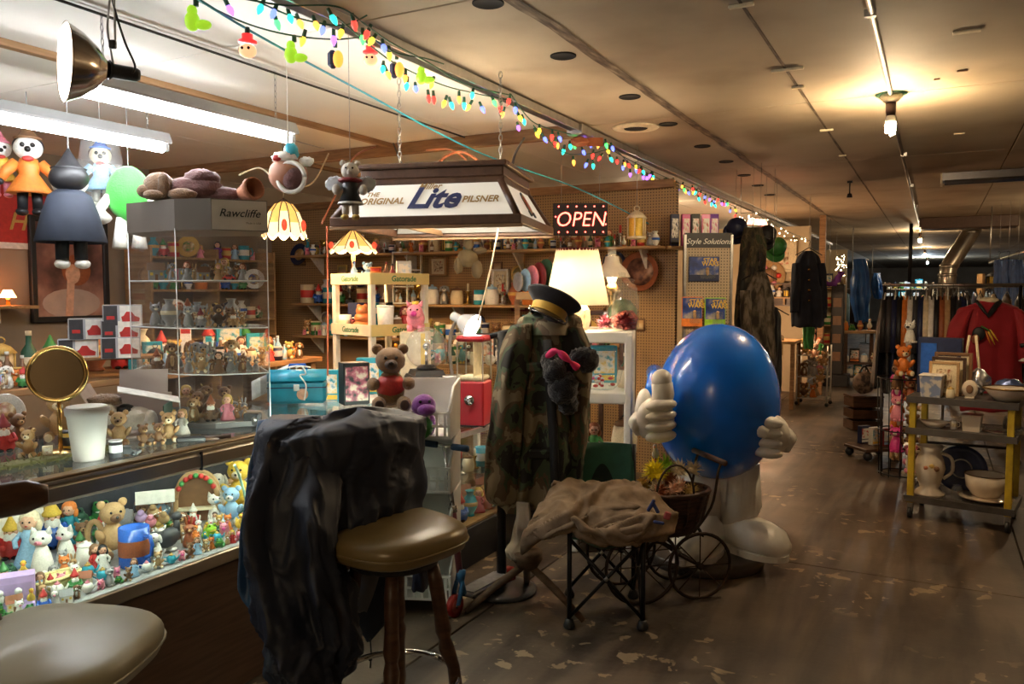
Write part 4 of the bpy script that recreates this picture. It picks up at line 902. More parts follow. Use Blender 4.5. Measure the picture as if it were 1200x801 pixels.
# ================================================================== doll pram with dried flowers
pw = atz(780, 692, 0); pz = YAW + R(14)
WICK = ramp_mat('dark_wicker', [(.35, (.03, .013, .009)), (.65, (.085, .035, .02))], scale=(1, 1, 5), nscale=22, rough=.5, bump=.4)
IRON = mat('rusty_iron', (.05, .032, .022), rough=.55, metal=.6, var=.3)
t = thing('doll_pram', 'dark wicker doll pram on spoked wheels beside the blue statue', 'pram', (pw.x, pw.y, 0), pz, sc=1.15)
for (x, y, r) in ((-.17, -.12, .17), (-.17, .13, .17), (.11, -.12, .15), (.11, .13, .15)):
    wh = obj('wheel', MB().tube([(x + r * math.cos(a), y, r + r * math.sin(a) * .99) for a in [i * 2 * PI / 32 for i in range(33)]], .008, 7), IRON, t)
    for k in range(8):
        a = k * PI / 4; obj('spoke', MB().cyl((x, y, r), (x + r * math.cos(a), y, r + r * math.sin(a)), .003, n=5), IRON, wh)
    obj('wheel_hub', MB().cyl((x, y - .015, r), (x, y + .015, r), .016, n=10), IRON, wh)
for x, r in ((-.17, .17), (.11, .15)): obj('axle', MB().cyl((x, -.12, r), (x, .13, r), .006, n=7), IRON, t)
for y in (-.1, .11): obj('spring_frame', MB().tube(spline([(-.17, y, .17), (-.1, y, .27), (.02, y, .2), (.11, y, .15)], 16), .008, 6), IRON, t)
b = MB(); n = 40
b.loft([[((a_ * math.cos(2 * PI * k / n)), bb_ * math.sin(2 * PI * k / n), z) for k in range(n)] for a_, bb_, z in ((.06, .05, .27), (.13, .09, .28), (.165, .115, .34), (.185, .13, .42), (.2, .14, .47), (.185, .128, .468), (.16, .11, .4))], 0, False)
obj('basket', b, WICK, t)
obj('basket_rim', MB().tube([(.2 * math.cos(a), .14 * math.sin(a), .475) for a in [i * PI / 20 for i in range(41)]], .012, 7), WICK, t)
for k in range(14):
    a = k * 2 * PI / 14; obj('wicker_rib', MB().tube([(.1 * math.cos(a), .075 * math.sin(a), .275), (.172 * math.cos(a), .122 * math.sin(a), .35), (.203 * math.cos(a), .143 * math.sin(a), .47)], .006, 5), WICK, t)
for y in (-.11, .11): obj('handle_arm', MB().tube(spline([(.08, y, .3), (.17, y, .42), (.2, y, .58), (.22, y, .62)], 14), .006, 6), IRON, t)
obj('handle_bar', MB().tube([(.21, -.15, .62), (.21, .15, .62)], .014, 8), WICK, t)
obj('carry_loop', MB().tube([(.09 * math.cos(a) - .02, -.13, .48 + .14 * math.sin(a)) for a in [i * PI / 12 for i in range(13)]], .005, 6), IRON, t)
def fluff(name, label, cat, c, r, m, seed, n=120, ln=.05, w_=.006, group=None):
    rr = random.Random(seed); b = MB().sph((0, 0, 0), r * .55, 10, 7)
    for i in range(n):
        z = rr.uniform(-.6, 1); a = rr.uniform(0, 2 * PI); q = math.sqrt(max(0, 1 - z * z)); u = Vector((q * math.cos(a), q * math.sin(a), z)); s = Vector((-u.y, u.x, rr.uniform(-.5, .5))).normalized()
        p0 = u * r * .5; p1 = u * (r * .55 + ln * rr.uniform(.6, 1.1)) + s * .015
        b.add([p0 - s * w_, p0 + s * w_, p1], [(0, 1, 2)], 0, False)
    return solo(name, b, m, label, cat, group, loc=c)
DF = 4.28
fluff('yellow_duster', 'bright yellow feather duster beside the wicker pram', 'duster', at(768, 553, DF - .02), .06, mat('yellow_feather', (.8, .7, .02), rough=.9), 1, 160, .05, .008)
put('bird', ('white', 'orange'), at(768, 540, DF + .12), .1, 'among the dried flowers in the wicker pram', adj='fluffy')
fluff('dried_flower', 'tan dried flower head in the wicker pram', 'dried flower', at(797, 551, DF), .05, cmat('cream', .9), 2, 140, .04, group='dried flowers in pram')
fluff('dried_flower', 'tan dried flower head in the wicker pram', 'dried flower', at(812, 550, DF + .05), .045, cmat('cream', .9), 3, 120, .04, group='dried flowers in pram')
fluff('dried_flower', 'rust brown dried flower head in the wicker pram', 'dried flower', at(783, 562, DF), .05, cmat('rust', .9), 4, 120, .035)
fluff('dried_flower', 'pale pink dried flower head low in the wicker pram', 'dried flower', at(796, 570, DF - .06), .05, cmat('skin', .9), 5, 120, .03)
fluff('dried_flower', 'pale beige dried flower head at the wicker pram rim', 'dried flower', at(775, 572, DF - .04), .045, mat('beige_petals', (.5, .42, .34), rough=.9), 6, 120, .03)
fluff('leaf_sprig', 'fresh green leafy sprig sticking out of the wicker pram', 'leaves', at(781, 546, DF + .08), .045, cmat('lime', .8), 7, 60, .06, .012)
for i in range(8):
    a = i * .785; r_ = .13 if i % 2 else .07; c = Vector((pw.x, pw.y, 0)) + Vector((r_ * math.cos(a + pz), r_ * .7 * math.sin(a + pz), .56))
    fluff('dried_flower', '%s straw flower packed in the wicker pram basket' % ('cream', 'rust', 'pink', 'golden')[i % 4], 'dried flower', c, .042, cmat(('cream', 'rust', 'skin', 'gold')[i % 4], .9), 40 + i, 90, .028, group='straw flowers in the pram')
# ================================================================== kick scooter
fw = atz(533, 722, 0); SB = mat('scooter_blue', (.03, .16, .36), rough=.3, coat=.4); RW = mat('red_rubber_wheel', (.35, .02, .015), rough=.4)
t = thing('kick_scooter', 'blue and silver kick scooter with red wheels leaning by white baskets', 'scooter', (fw.x, fw.y, 0))
D2 = (CR * .55 + CF * .84).normalized(); S2 = Vector((-D2.y, D2.x, 0))
def wheel(c):
    w_ = obj('wheel', MB().cyl(c - S2 * .013, c + S2 * .013, .055, n=24), RW, t); obj('wheel_disc', MB().cyl(c - S2 * .0135, c + S2 * .0135, .036, n=20), mat('wheel_core', (.5, .1, .08), rough=.3), w_); obj('axle_bolt', MB().cyl(c - S2 * .016, c + S2 * .016, .01, n=10), CHROME, w_)
wheel(UPV * .055); wheel(D2 * .48 + UPV * .055)
top = at(521, 522, 3.95) - Vector((fw.x, fw.y, 0)); nb = D2 * .05 + UPV * .2; tp = Vector((top.x, top.y, top.z))
obj('fork', MB().tube([UPV * .06 + S2 * .02, nb * .8 + S2 * .018, nb], .012, 8).tube([UPV * .06 - S2 * .02, nb * .8 - S2 * .018, nb], .012, 8), SB, t)
obj('steering_column', MB().cyl(nb * .9, nb + (tp - nb) * .5, .017, n=12), mat('scooter_maroon', (.22, .05, .06), rough=.3, coat=.5), t)
obj('clamp', MB().cyl(nb * .82, nb * 1.1, .024, n=12), SB, t); obj('column_clamp', MB().cyl(nb + (tp - nb) * .48, nb + (tp - nb) * .53, .022, n=12), CHROME, t)
obj('upper_tube', MB().cyl(nb + (tp - nb) * .5, tp, .013, n=12), CHROME, t)
obj('handlebar', MB().cyl(tp - S2 * .1, tp + S2 * .1, .011, n=10), CHROME, t)
for s_ in (-1, 1): obj('grip', MB().cyl(tp + S2 * .05 * s_, tp + S2 * .14 * s_, .017, n=12), mat('blue_foam', (.03, .07, .13), rough=.9), t)
b = MB().at(D2 * .25 + UPV * .085, (0, 0, math.atan2(D2.y, D2.x))).box((0, 0, 0), (.36, .1, .016), ch=.006); obj('deck', b, STEEL, t)
b = MB().at(D2 * .25 + UPV * .096, (0, 0, math.atan2(D2.y, D2.x))).box((0, 0, 0), (.3, .085, .006)); obj('grip_tape', b, cmat('grey', .9), t)
obj('deck_neck', MB().tube([D2 * .08 + UPV * .085, D2 * .06 + UPV * .15, nb * .9], .014, 8), SB, t)
# ================================================================== white stacking baskets
bk = atz(496, 722, 0); BW, BD, BH = .36, .28, .27
def basket(zb, label):
    t = thing('storage_basket', label, 'basket', (bk.x - .10, bk.y + .12, zb), YAW - R(6), group='white stacking baskets by the counter end')
    for s_ in (-1, 1):
        # side walls: solid with handle scoop, tapered stacking legs
        poly = [(-BD / 2, 0), (BD / 2, 0), (BD / 2 + .015, BH * .98), (BD / 2 - .03, BH * .98), (-.02, BH * .9), (-BD / 2 + .03, BH * .5), (-BD / 2 - .01, BH * .48)]
        b = MB().prism(poly, -.006, .006); b.v = [Vector((s_ * (BW / 2) + p.z, p.x, p.y)) for p in b.v]; obj('side_wall', b, WHITEP, t)
        obj('rim', MB().tube([(s_ * BW / 2, BD / 2 + .01, BH * .98), (s_ * BW / 2, -.02, BH * .9), (s_ * BW / 2, -BD / 2, BH * .5)], .008, 6), WHITEP, t)
    obj('floor_tray', MB().box((0, 0, .012), (BW, BD, .01)), WHITEP, t)
    for k in range(9):
        x = -BW / 2 + BW * (k + .5) / 9; obj('lattice_bar', MB().box((x, -BD / 2, .065), (.012, .008, .12)), WHITEP, t)
    for z in (.01, .065, .125): obj('lattice_rail', MB().box((0, -BD / 2, z), (BW, .009, .012)), WHITEP, t)
    obj('back_wall', MB().box((0, BD / 2, BH / 2), (BW, .006, BH)), WHITEP, t)
    return t
for k in range(4):
    basket(.075 + k * .268, ['lowest white plastic basket of the stack, on short legs', 'second white plastic basket from the floor in the stack', 'third white plastic basket from the floor in the stack', 'topmost white plastic basket of the stack, holding plush toys'][k])
t = thing('basket_feet', 'white plastic leg frame under the basket stack', 'leg frame', (bk.x - .10, bk.y + .12, 0), YAW - R(6))
for sx in (-1, 1):
    for sy in (-1, 1): obj('leg', MB().tube([(sx * (BW / 2 - .01), sy * (BD / 2 - .01), .074), (sx * (BW / 2), sy * BD / 2, 0)], [.018, .012], 6), WHITEP, t)
# ================================================================== tube lights over the counter
TUBE = glow('fluorescent_tube', (.93, .96, 1.), 27)
HOUS = mat('white_enamel', (.3, .3, .3), rough=.35, var=.05)
def tube_light(x, y0, y1, z, label):
    t = thing('fluorescent_light', label, 'ceiling light', (x, (y0 + y1) / 2, z)); Lh = (y1 - y0) / 2
    b = MB().prism([(-.025, .06), (.025, .06), (.048, .012), (.045, .0), (-.045, .0), (-.048, .012)], -Lh, Lh); b.v = [Vector((p.x, p.z, p.y)) for p in b.v]
    obj('housing', b, HOUS, t)
    obj('tube', MB().tube([(0, -Lh + .03, -.032), (0, Lh - .03, -.032)], .019, 12), TUBE, t)
    for s in (-1, 1): obj('lamp_holder', MB().box((0, s * (Lh - .015), -.018), (.05, .03, .05), ch=.004), HOUS, t)
    for s in (-1, 1):
        n = int((ZC - z - .07) / .03); b = MB()
        for k in range(n + 1):
            zc = .075 + k * .029
            b.tube([((.006 * math.cos(a) if k % 2 else 0), (0 if k % 2 else .006 * math.cos(a)) + s * Lh * .8, zc + .018 * math.sin(a)) for a in [i * PI / 4 for i in range(9)]], .002, 4)
        obj('chain', b, STEEL, t)
    return t
tube_light(-3.07, 2.05, 3.27, 2.43, 'white tube light on chains, its shade end above the lettered display case')
tube_light(-3.9, .25, 1.47, 2.43, 'white tube light on chains behind the near end of the counter')  # unseen fixture, added to brighten the booth and its ceiling
tube_light(-3.9, 1.92, 3.14, 2.43, 'white tube light on chains over the hanging dolls')
# ================================================================== clamp lamp
cl = at(128, 82, 2.4)
ax = (CR * -.78 + CF * -.64 + UPV * .02).normalized()
rq = ax.to_track_quat('Z', 'X').to_euler()
t = thing('clamp_lamp', 'shiny metal reflector lamp hanging on a black cord from the ceiling', 'lamp', cl, rot=rq)
obj('reflector', MB().lathe([(.022, .0), (.03, .012), (.06, .035), (.092, .075), (.112, .115), (.116, .12)], 40, cap=False), mat('bronze_reflector', (.42, .36, .3), rough=.18, metal=1, var=.1), t, solid=.0015)
obj('inner_lining', MB().lathe([(.02, .003), (.057, .037), (.089, .077), (.1125, .1185)], 40, cap=False), mat('white_lining', (.8, .78, .74), rough=.5), t)
obj('bulb', MB().lathe([(0, .01), (.014, .012), (.016, .03), (.03, .06), (.026, .085), (0, .095)], 18), glow('flood_bulb', (1, .9, .72), 60), t)
obj('socket', MB().lathe([(0, -.085), (.016, -.085), (.021, -.075), (.021, -.01), (.03, 0), (0, .001)], 18), BLACKP, t)
obj('thumb_screw', MB().cyl((0, .02, -.02), (0, .045, -.02), .007), STEEL, t)
t2 = thing('lamp_hanger', 'wire hook and black cord holding up the metal reflector lamp', 'hook', at(131, 60, 2.4))
obj('hook_wire', rel(MB().tube(spline([tuple(at(133, 78, 2.4)), tuple(at(130, 60, 2.4)), tuple(at(126, 35, 2.4)), tuple(at(128, 5, 2.4)), tuple(at(131, -30, 2.4)), tuple(at(134, 5, 2.4)), tuple(at(135, 50, 2.4))], 40), .0035, 6), t2), STEEL, t2)
obj('cord', rel(MB().tube(spline([tuple(at(155, 86, 2.4)), tuple(at(158, 76, 2.4)), tuple(at(146, 48, 2.4)), tuple(at(133, 5, 2.4)), tuple(at(125, -40, 2.4)), tuple(at(126, -60, 2.35))], 40), .0035, 6), t2), WIREM, t2)
obj('clip', rel(MB().at(at(132, 52, 2.4), (0, 0, YAW)).box((0, 0, 0), (.02, .015, .025), ch=.003), t2), BLACKP, t2)
# ================================================================== beer lamp
LW = ramp_mat('lamp_wood', [(.3, (.075, .032, .016)), (.7, (.13, .06, .03))], scale=(9, 9, 9), nscale=3, rough=.4)
LW2 = mat('lamp_wood_light', (.3, .17, .08), rough=.5)
def white_panel():
    m = mat('opal_panel', (.8, .78, .72), rough=.3, var=0, emit=(1, .9, .72), es=.1); return m
OPAL = white_panel()
cen = at(527, 264, 4.25); X2, Y2, X1, Y1, ZH = .47, .42, .355, .3, .22
lt = thing('beer_lamp', 'lit wooden pool-table lamp with white lettered glass sides', 'lamp', (cen.x, cen.y, 1.915), YAW - R(13))
for s in (-1, 1):
    # sloping panels: long sides then ends
    fp = [(-X2 + .03, s * (Y2 - .012), .045), (X2 - .03, s * (Y2 - .012), .045), (X1 - .02, s * (Y1 + .005), ZH), (-X1 + .02, s * (Y1 + .005), ZH)]
    b = MB().add(fp + [(p[0], p[1] - s * .006, p[2]) for p in fp], [(0, 1, 2, 3), (7, 6, 5, 4), (0, 4, 5, 1), (1, 5, 6, 2), (2, 6, 7, 3), (3, 7, 4, 0)], 0, False); obj('long_pane', b, OPAL, lt)
    fp = [(s * (X2 - .012), -Y2 + .03, .045), (s * (X2 - .012), Y2 - .03, .045), (s * (X1 + .005), Y1 - .02, ZH), (s * (X1 + .005), -Y1 + .02, ZH)]
    b = MB().add(fp + [(p[0] - s * .006, p[1], p[2]) for p in fp], [(0, 1, 2, 3), (7, 6, 5, 4), (0, 4, 5, 1), (1, 5, 6, 2), (2, 6, 7, 3), (3, 7, 4, 0)], 0, False); obj('end_pane', b, OPAL, lt)
    obj('lower_rail', MB().box((0, s * Y2, .022), (X2 * 2 + .03, .03, .045), ch=.004), LW, lt); obj('lower_rail', MB().box((s * X2, 0, .022), (.03, Y2 * 2, .045), ch=.004), LW, lt)
    obj('upper_rail', MB().box((0, s * Y1, ZH + .005), (X1 * 2 + .04, .03, .03), ch=.004), LW, lt); obj('upper_rail', MB().box((s * X1, 0, ZH + .005), (.03, Y1 * 2, .03), ch=.004), LW, lt)
    for q in (-1, 1): obj('corner_post', MB().tube([(s * X2, q * Y2, .03), (s * X1, q * Y1, ZH)], .022, 4), LW, lt)
    obj('apron', MB().box((0, s * (Y2 + .006), -.008), (X2 * 2 + .04, .012, .018), ch=.003), LW2, lt)
    obj('inner_reflector', MB().add([(-X2 + .02, s * (Y2 - .03), .02), (X2 - .02, s * (Y2 - .03), .02), (X1, s * (Y1 - .03), ZH - .01), (-X1, s * (Y1 - .03), ZH - .01)], [(0, 1, 2, 3)]), HOUS, lt)
b = MB()
for s in (-1, 1): b.box((0, s * Y1, ZH + .045), (X1 * 2 + .03, .03, .05), ch=.006).box((s * X1, 0, ZH + .045), (.03, Y1 * 2, .05), ch=.006).box((0, s * (Y1 + .015), ZH + .082), (X1 * 2 + .07, .045, .026), ch=.006).box((s * (X1 + .015), 0, ZH + .082), (.045, Y1 * 2, .026), ch=.006)
obj('crown', b, LW, lt)
obj('divider', MB().box((-.18, 0, .02), (.02, Y2 * 2 - .02, .03)), LW2, lt)
for x in (-.2, .2): obj('tube', MB().tube([(x - .16, 0, .15), (x + .16, 0, .15)], .016, 10), glow('lamp_tube', (1, .86, .64), 42), lt)
th = math.atan2(ZH - .045, Y2 - Y1 - .017); tilt = (th, 0, 0); fc = Vector((0, -(Y2 + Y1 - .007) / 2 - .007, (ZH + .045) / 2 + .003)); upd = Vector((0, math.cos(th), math.sin(th)))
NAV = mat('sign_navy', (.012, .025, .12), rough=.4); GLD = mat('sign_gold', (.38, .22, .06), rough=.4); RDS = mat('sign_red', (.45, .04, .02), rough=.4)
text('Lite', NAV, lt, fc + Vector((.03, 0, 0)) + upd * -.005, tilt, .17, shear=.35, bold=.03, depth=.008, name='lettering')
text('ORIGINAL', GLD, lt, fc + Vector((-.235, 0, 0)) + upd * -.014, tilt, .051, shear=.2, bold=.02, depth=.02)
text('THE', GLD, lt, fc + Vector((-.29, 0, 0)) + upd * .028, tilt, .036, shear=.2, bold=.02, depth=.02)
text('Miller', GLD, lt, fc + Vector((.0, 0, 0)) + upd * .07, tilt, .05, shear=.4, bold=.01, depth=.02)
text('PILSNER', GLD, lt, fc + Vector((.27, 0, 0)) + upd * -.014, tilt, .051, shear=.2, bold=.02, depth=.02)
# round emblem on end pane
eth = math.atan2(ZH - .045, X2 - X1 - .017); em = Matrix.Translation(((X2 + X1 - .007) / 2 + .009, 0, (ZH + .045) / 2)) @ Matrix.Rotation(R(90), 4, 'Z') @ Matrix.Rotation(eth, 4, 'X')
for nm, r0, r1, h_, m_ in (('emblem_ring', .058, .07, .004, cmat('charcoal')), ('emblem_disc', 0, .046, .006, RDS), ('emblem_band', .048, .056, .005, GLD)):
    b = MB(); b.x = em @ Matrix.Diagonal((.8, 1., 1., 1)); b.lathe([(r0, 0), (r1, 0), (r1, h_), (r0, h_)], 28, cap=False); obj(nm, b, m_, lt)
b = MB(); b.x = em; b.box((-.05, -.062, .003), (.03, .03, .006)).box((.05, -.062, .003), (.03, .03, .006)); obj('emblem_foot', b, cmat('charcoal'), lt)
for sx in (-.28, .28):
    b = MB(); k = 0; z = ZH + .1
    while 1.915 + z < ZC - .02:
        b.tube([((.009 * math.cos(a) if k % 2 else 0) + sx, (0 if k % 2 else .009 * math.cos(a)), z + .02 * math.sin(a)) for a in [i * PI / 4 for i in range(9)]], .0028, 4); z += .032; k += 1
    obj('chain', b, STEEL, lt)
# ================================================================== OPEN sign
sg = at(680, 257, 6.3)
t = thing('open_sign', 'black sign with glowing red letters reading OPEN', 'sign', sg, YAW - R(3))
obj('panel', MB().box((0, 0, 0), (.43, .03, .255), ch=.006), cmat('black', .3), t)
REDL = glow('red_led', (1, .06, .04), 4.5)
text('OPEN', REDL, t, (0, -.017, -.005), (R(90), 0, 0), .165, shear=.18, bold=-.012, depth=.02, sx=.92)
k = 0
for x, z in [(x, s * .1) for x in (-.17, -.1, -.03, .04, .11, .18) for s in (-1, 1)] + [(-.195, .02), (.2, -.04), (.2, .04)]:
    obj('dot_light', MB().sph((x, -.017, z), .006, 8, 6), REDL, t)
for s in (-1, 1): obj('hanging_wire', MB().cyl((s * .15, 0, .127), (s * .15, 0, ZC - sg.z), .002, n=5), STEEL, t)
# ================================================================== stained glass lamps
AMB = mat('amber_glass', (.75, .4, .1), rough=.2, var=.2, scale=12, emit=(1, .5, .12), es=.3)
CRM = mat('cream_glass', (.8, .62, .35), rough=.2, var=.15, emit=(1, .68, .3), es=.45)
REDG = mat('ruby_glass', (.4, .02, .01), rough=.2, emit=(.7, .05, .02), es=.5); LEAD = cmat('dark_brown', .5, '_lead')
def tiffany(loc, r, h, label, n=12, cone=False):
    t = thing('stained_glass_lamp', label, 'lamp', loc)
    pf = [(.18, 1.), (.42, .93), (.7, .72), (.9, .42), (1., .14)] if not cone else [(.12, 1.), (.3, .85), (.58, .58), (.85, .3), (1., .14)]
    for k in range(n):
        a0, a1 = 2 * PI * k / n, 2 * PI * (k + 1) / n
        for j in range(len(pf) - 1):
            (ra, za), (rb, zb) = pf[j], pf[j + 1]
            b = MB().add([(r * q * math.cos(a), r * q * math.sin(a), h * z) for q, a, z in ((ra, a0, za), (ra, a1, za), (rb, a1, zb), (rb, a0, zb))], [(0, 1, 2, 3)], 0, False)
            obj('glass_piece', b, AMB if j < 2 or (k % 2 and j == 2) else CRM, t)
        am = (a0 + a1) / 2; sc = []
        b = MB().add([(r * math.cos(a0), r * math.sin(a0), h * .14)] + [(r * 1.01 * math.cos(a0 + (a1 - a0) * i / 6), r * 1.01 * math.sin(a0 + (a1 - a0) * i / 6), h * (.14 - .14 * math.sin(PI * i / 6))) for i in range(1, 6)] + [(r * math.cos(a1), r * math.sin(a1), h * .14)], [list(range(7))], 0, False); obj('skirt_piece', b, CRM, t)
        obj('leading', MB().tube([(r * 1.004 * q * math.cos(a0), r * 1.004 * q * math.sin(a0), h * z) for q, z in pf], .004, 5), LEAD, t)
        if k % 2 == 0:
            q = .97 * r; b = MB().at((q * math.cos(am) * .99, q * math.sin(am) * .99, h * .34)).sph((0, 0, 0), (.02, .02, h * .16), 8, 6); obj('ruby_drop', b, REDG, t)
    obj('cap', MB().lathe([(.2 * r, h * .98), (.18 * r, h * 1.04), (.04 * r, h * 1.1), (0, h * 1.12)], 14), LEAD, t)
    lamp('POINT', 'lamp_light', (0, 0, h * .35), 15, (1, .66, .34), .03, parent=t)
    return t
p = at(333, 280, 5.6); t = tiffany(p, .155, .26, 'hanging amber stained glass lamp with scalloped rim near the pegboard')
obj('chain', MB().cyl((0, 0, .28), (0, 0, ZC - p.z), .004, n=5), STEEL, t)
p = at(414, 297, 6.25); t = tiffany(p, .18, .18, 'cone-shaped amber stained glass table lamp on the crowded back shelf', 10, True)
obj('stem', MB().lathe([(.02, 0), (.012, -.1), (.03, -.16), (.06, -.2), (.06, -.22), (0, -.22)], 12), LEAD, t)
# ================================================================== strings of coloured lights
LC = dict(red=(1, .03, .02), blue=(.1, .14, 1), teal=(.02, .85, .6), orange=(1, .3, .04), yellow=(1, .62, .03), green=(.05, .7, .1), purple=(.3, .1, .8))
def lw(px, py):
    p = atx(px, py, -2.27)
    return atz(px, py, 2.66) if p.z > 2.66 else p
def bmesh_bulb(r, l): return MB().lathe([(0, 0), (r * .6, -.002), (r, -l * .35), (r * .8, -l * .65), (r * .25, -l * .95), (0, -l)], 8)
SOCK = MB().lathe([(0, .02), (.006, .02), (.007, -.004), (0, -.004)], 7).mesh('socket', [cmat('dark_green')])
BULBM = {c: bmesh_bulb(.0105, .036).mesh('bulb', [glow('led_' + c, v, 1.1)]) for c, v in LC.items()}
def lights(name, label, wires, bulbs, root, sc=1.):
    t = thing(name, label, 'string lights', root)
    for w_ in wires: obj('wire', rel(MB().tube(spline([tuple(p) for p in w_], 12 * len(w_)), .0035, 5), t), cmat('dark_green', .6, '_wire'), t)
    for p, c in bulbs:
        s = obj('bulb', BULBM[c], None, t, p - t.location, (rng.uniform(-.5, .5), rng.uniform(-.5, .5), 0)); s.scale = (sc, sc, sc)
        obj('socket', SOCK, None, s)
    return t
NEAR = '307,5,teal 322,11,blue 339,17,teal 350,23,orange 369,25,orange 379,31,blue 388,17,teal 401,34,yellow 414,23,red 432,35,red 438,44,yellow 449,52,blue 449,77,teal 453,83,orange 475,87,orange 477,96,teal 487,101,blue 507,95,yellow 502,111,red 508,112,red 522,117,yellow 528,119,teal 538,112,orange 544,119,teal 551,122,orange 554,108,teal 564,124,blue 578,117,green 587,123,red 590,130,orange 597,115,red 391,41,purple 356,42,yellow 323,22,green 267,6,purple 425,40,green 456,60,yellow'
FAR = '604,125,blue 608,135,yellow 613,139,teal 607,147,purple 628,154,yellow 632,150,yellow 637,160,blue 647,157,red 651,165,red 655,159,blue 653,167,orange 661,174,teal 668,169,teal 673,168,green 693,166,blue 683,176,blue 672,187,orange 688,190,blue 695,191,teal 695,179,red 704,183,red 702,167,orange 710,167,green 717,171,blue 715,184,teal 723,187,red 730,194,blue 712,175,yellow'
def parse(s): return [(lw(float(a), float(b)), c) for a, b, c in (q.split(',') for q in s.split())]
lights('string_lights', 'multicoloured bulb string looping under the ceiling rail near the tube lights', [[lw(262, -6), lw(330, 6), lw(395, 8), lw(430, 30), lw(455, 48), lw(500, 72), lw(545, 98), lw(600, 112)], [lw(395, 20), lw(440, 58), lw(470, 78), lw(520, 100), lw(560, 110), lw(600, 118)], [lw(290, -4), lw(345, 20), lw(400, 30), lw(430, 18)]], parse(NEAR), lw(430, 30), 1.25)
r2 = random.Random(4); far = parse(FAR)
for i in range(44):
    u = i / 43; px, py = 733 + (864 - 733) * u, 193 + (244 - 193) * u
    far.append((lw(px + r2.uniform(-3, 3), py + r2.uniform(-4, 7)), r2.choice(list(LC))))
lights('string_lights', 'multicoloured bulb string bunched at rail joint and running above the open sign', [[lw(600, 112), lw(625, 143), lw(660, 155), lw(700, 165), lw(735, 186), lw(790, 212), lw(866, 244)], [lw(625, 147), lw(660, 178), lw(690, 180), lw(720, 176), lw(745, 196), lw(800, 222)]], far, lw(690, 165), 1.3)
NOV = lights('string_lights', 'novelty light string with shaped plastic ornaments below the colored bulbs', [[lw(205, -12), lw(226, -2), lw(290, 28), lw(345, 42), lw(395, 46), lw(432, 42)], [lw(432, 42), lw(465, 62), lw(497, 68), lw(520, 75)]], [], lw(345, 42))
def nov(px, py, kind, s=1.):
    p = lw(px, py) - NOV.location; rz = YAW
    if kind == 'green':
        o = obj('green_ornament', MB().at((0, 0, 0), (0, 0, rz)).sph((-.014, 0, -.02), (.026, .024, .034), 12, 8).sph((.022, 0, -.032), (.03, .02, .017), 12, 8).sph((-.014, 0, .015), (.018, .018, .02), 10, 6), glow('ornament_green', (.4, .75, .03), .2), NOV, p)
    elif kind == 'hat':
        o = obj('hatted_ornament', MB().at((0, 0, 0), (0, 0, rz)).sph((0, 0, -.03), (.033, .028, .026), 12, 8, mi=1).lathe([(.034, 0), (.034, .006), (.02, .012), (.02, .03), (0, .034)], 14).sph((-.012, -.027, -.026), .006, 6, 5, mi=2).sph((.012, -.027, -.026), .006, 6, 5, mi=2), [glow('ornament_red', (.7, .03, .03), .35), glow('ornament_peach', (.9, .4, .2), .4), EYE], NOV, p)
    else:
        o = obj('pumpkin_ornament', MB().at((0, 0, 0), (0, 0, rz)).box((-.012, 0, -.02), (.04, .04, .075), ch=.014).sph((.014, -.012, -.022), (.022, .025, .036), 12, 8, mi=1), [cmat('navy'), glow('ornament_orange', (1, .28, .04), .6)], NOV, p)
    obj('socket', MB().cyl((0, 0, .03), (0, 0, .055), .009, n=8), cmat('dark_green'), o)
for a in ((230, 18, 'green'), (290, 50, 'hat'), (345, 58, 'green'), (393, 64, 'pumpkin'), (434, 62, 'hat'), (497, 86, 'green'), (465, 77, 'pumpkin')): nov(*a)
p = at(688, 166, 5.45)
solo('fabric_bow', puff((-.05, 0, 0), (.06, .03, .035), 2, 1).grid(lambda u, v: (.0 + .11 * u, .01, -.03 + .06 * v), 2, 2), cmat('rust'), 'rust red fabric bow tied among lights at the rail joint', 'bow', loc=p, rz=YAW)
# white fairy lights along the rail further down
WHL = glow('fairy_white', (1, .72, .42), 3.2); FM = MB().sph((0, 0, 0), .013, 8, 6).mesh('bulb', [WHL])
def fairy(label, pts, n, seed, dr, sc=1.):
    r = random.Random(seed); S = spline(pts, n); q = at(*pts[0]); t = thing('fairy_lights', label, 'fairy lights', q)
    obj('wire', rel(MB().tube([at(*s) for s in S], .004, 4), t), cmat('dark_green', .6, '_wire'), t)
    obj('hanging_line', MB().cyl((0, 0, 0), (0, 0, ZC - q.z), .003, n=4), STEEL, t)
    for i, s in enumerate(S):
        o = obj('bulb', FM, None, t, at(s[0] + r.uniform(-2, 2), s[1] + r.uniform(-1, dr), s[2]) - q); k = sc * r.uniform(.7, 1.3); o.scale = (k, k, k)
fairy('warm white fairy lights strung along rail above the hanging camouflage clothes', [(868, 250, 8.0), (885, 250, 8.4), (905, 262, 9.2), (925, 272, 10.4), (946, 280, 12)], 30, 3, 9, .6)
fairy('dense tangle of warm white fairy lights on the wooden post near blue tarp', [(980, 300, 15.5), (990, 300, 15.5), (982, 306, 15.5), (991, 309, 15.5), (981, 313, 15.5), (990, 318, 15.5)], 34, 5, 5, .8)
p0 = at(880, 258, 8.1)
t = thing('paper_lantern_string', 'short string of little red glowing paper shades below the fairy lights', 'string lights', p0)
obj('wire', rel(MB().tube([at(876, 254, 8.1), at(897, 256, 8.3)], .004, 4), t), cmat('dark_green', .6, '_wire'), t)
for i in range(5): obj('shade', rel(MB().lathe([(.014, .03), (.034, -.03)], 10, c=at(879 + 4.2 * i, 259 + .3 * i, 8.1 + .03 * i), cap=False), t), glow('peach_shade', (1, .3, .16), 2.2), t)
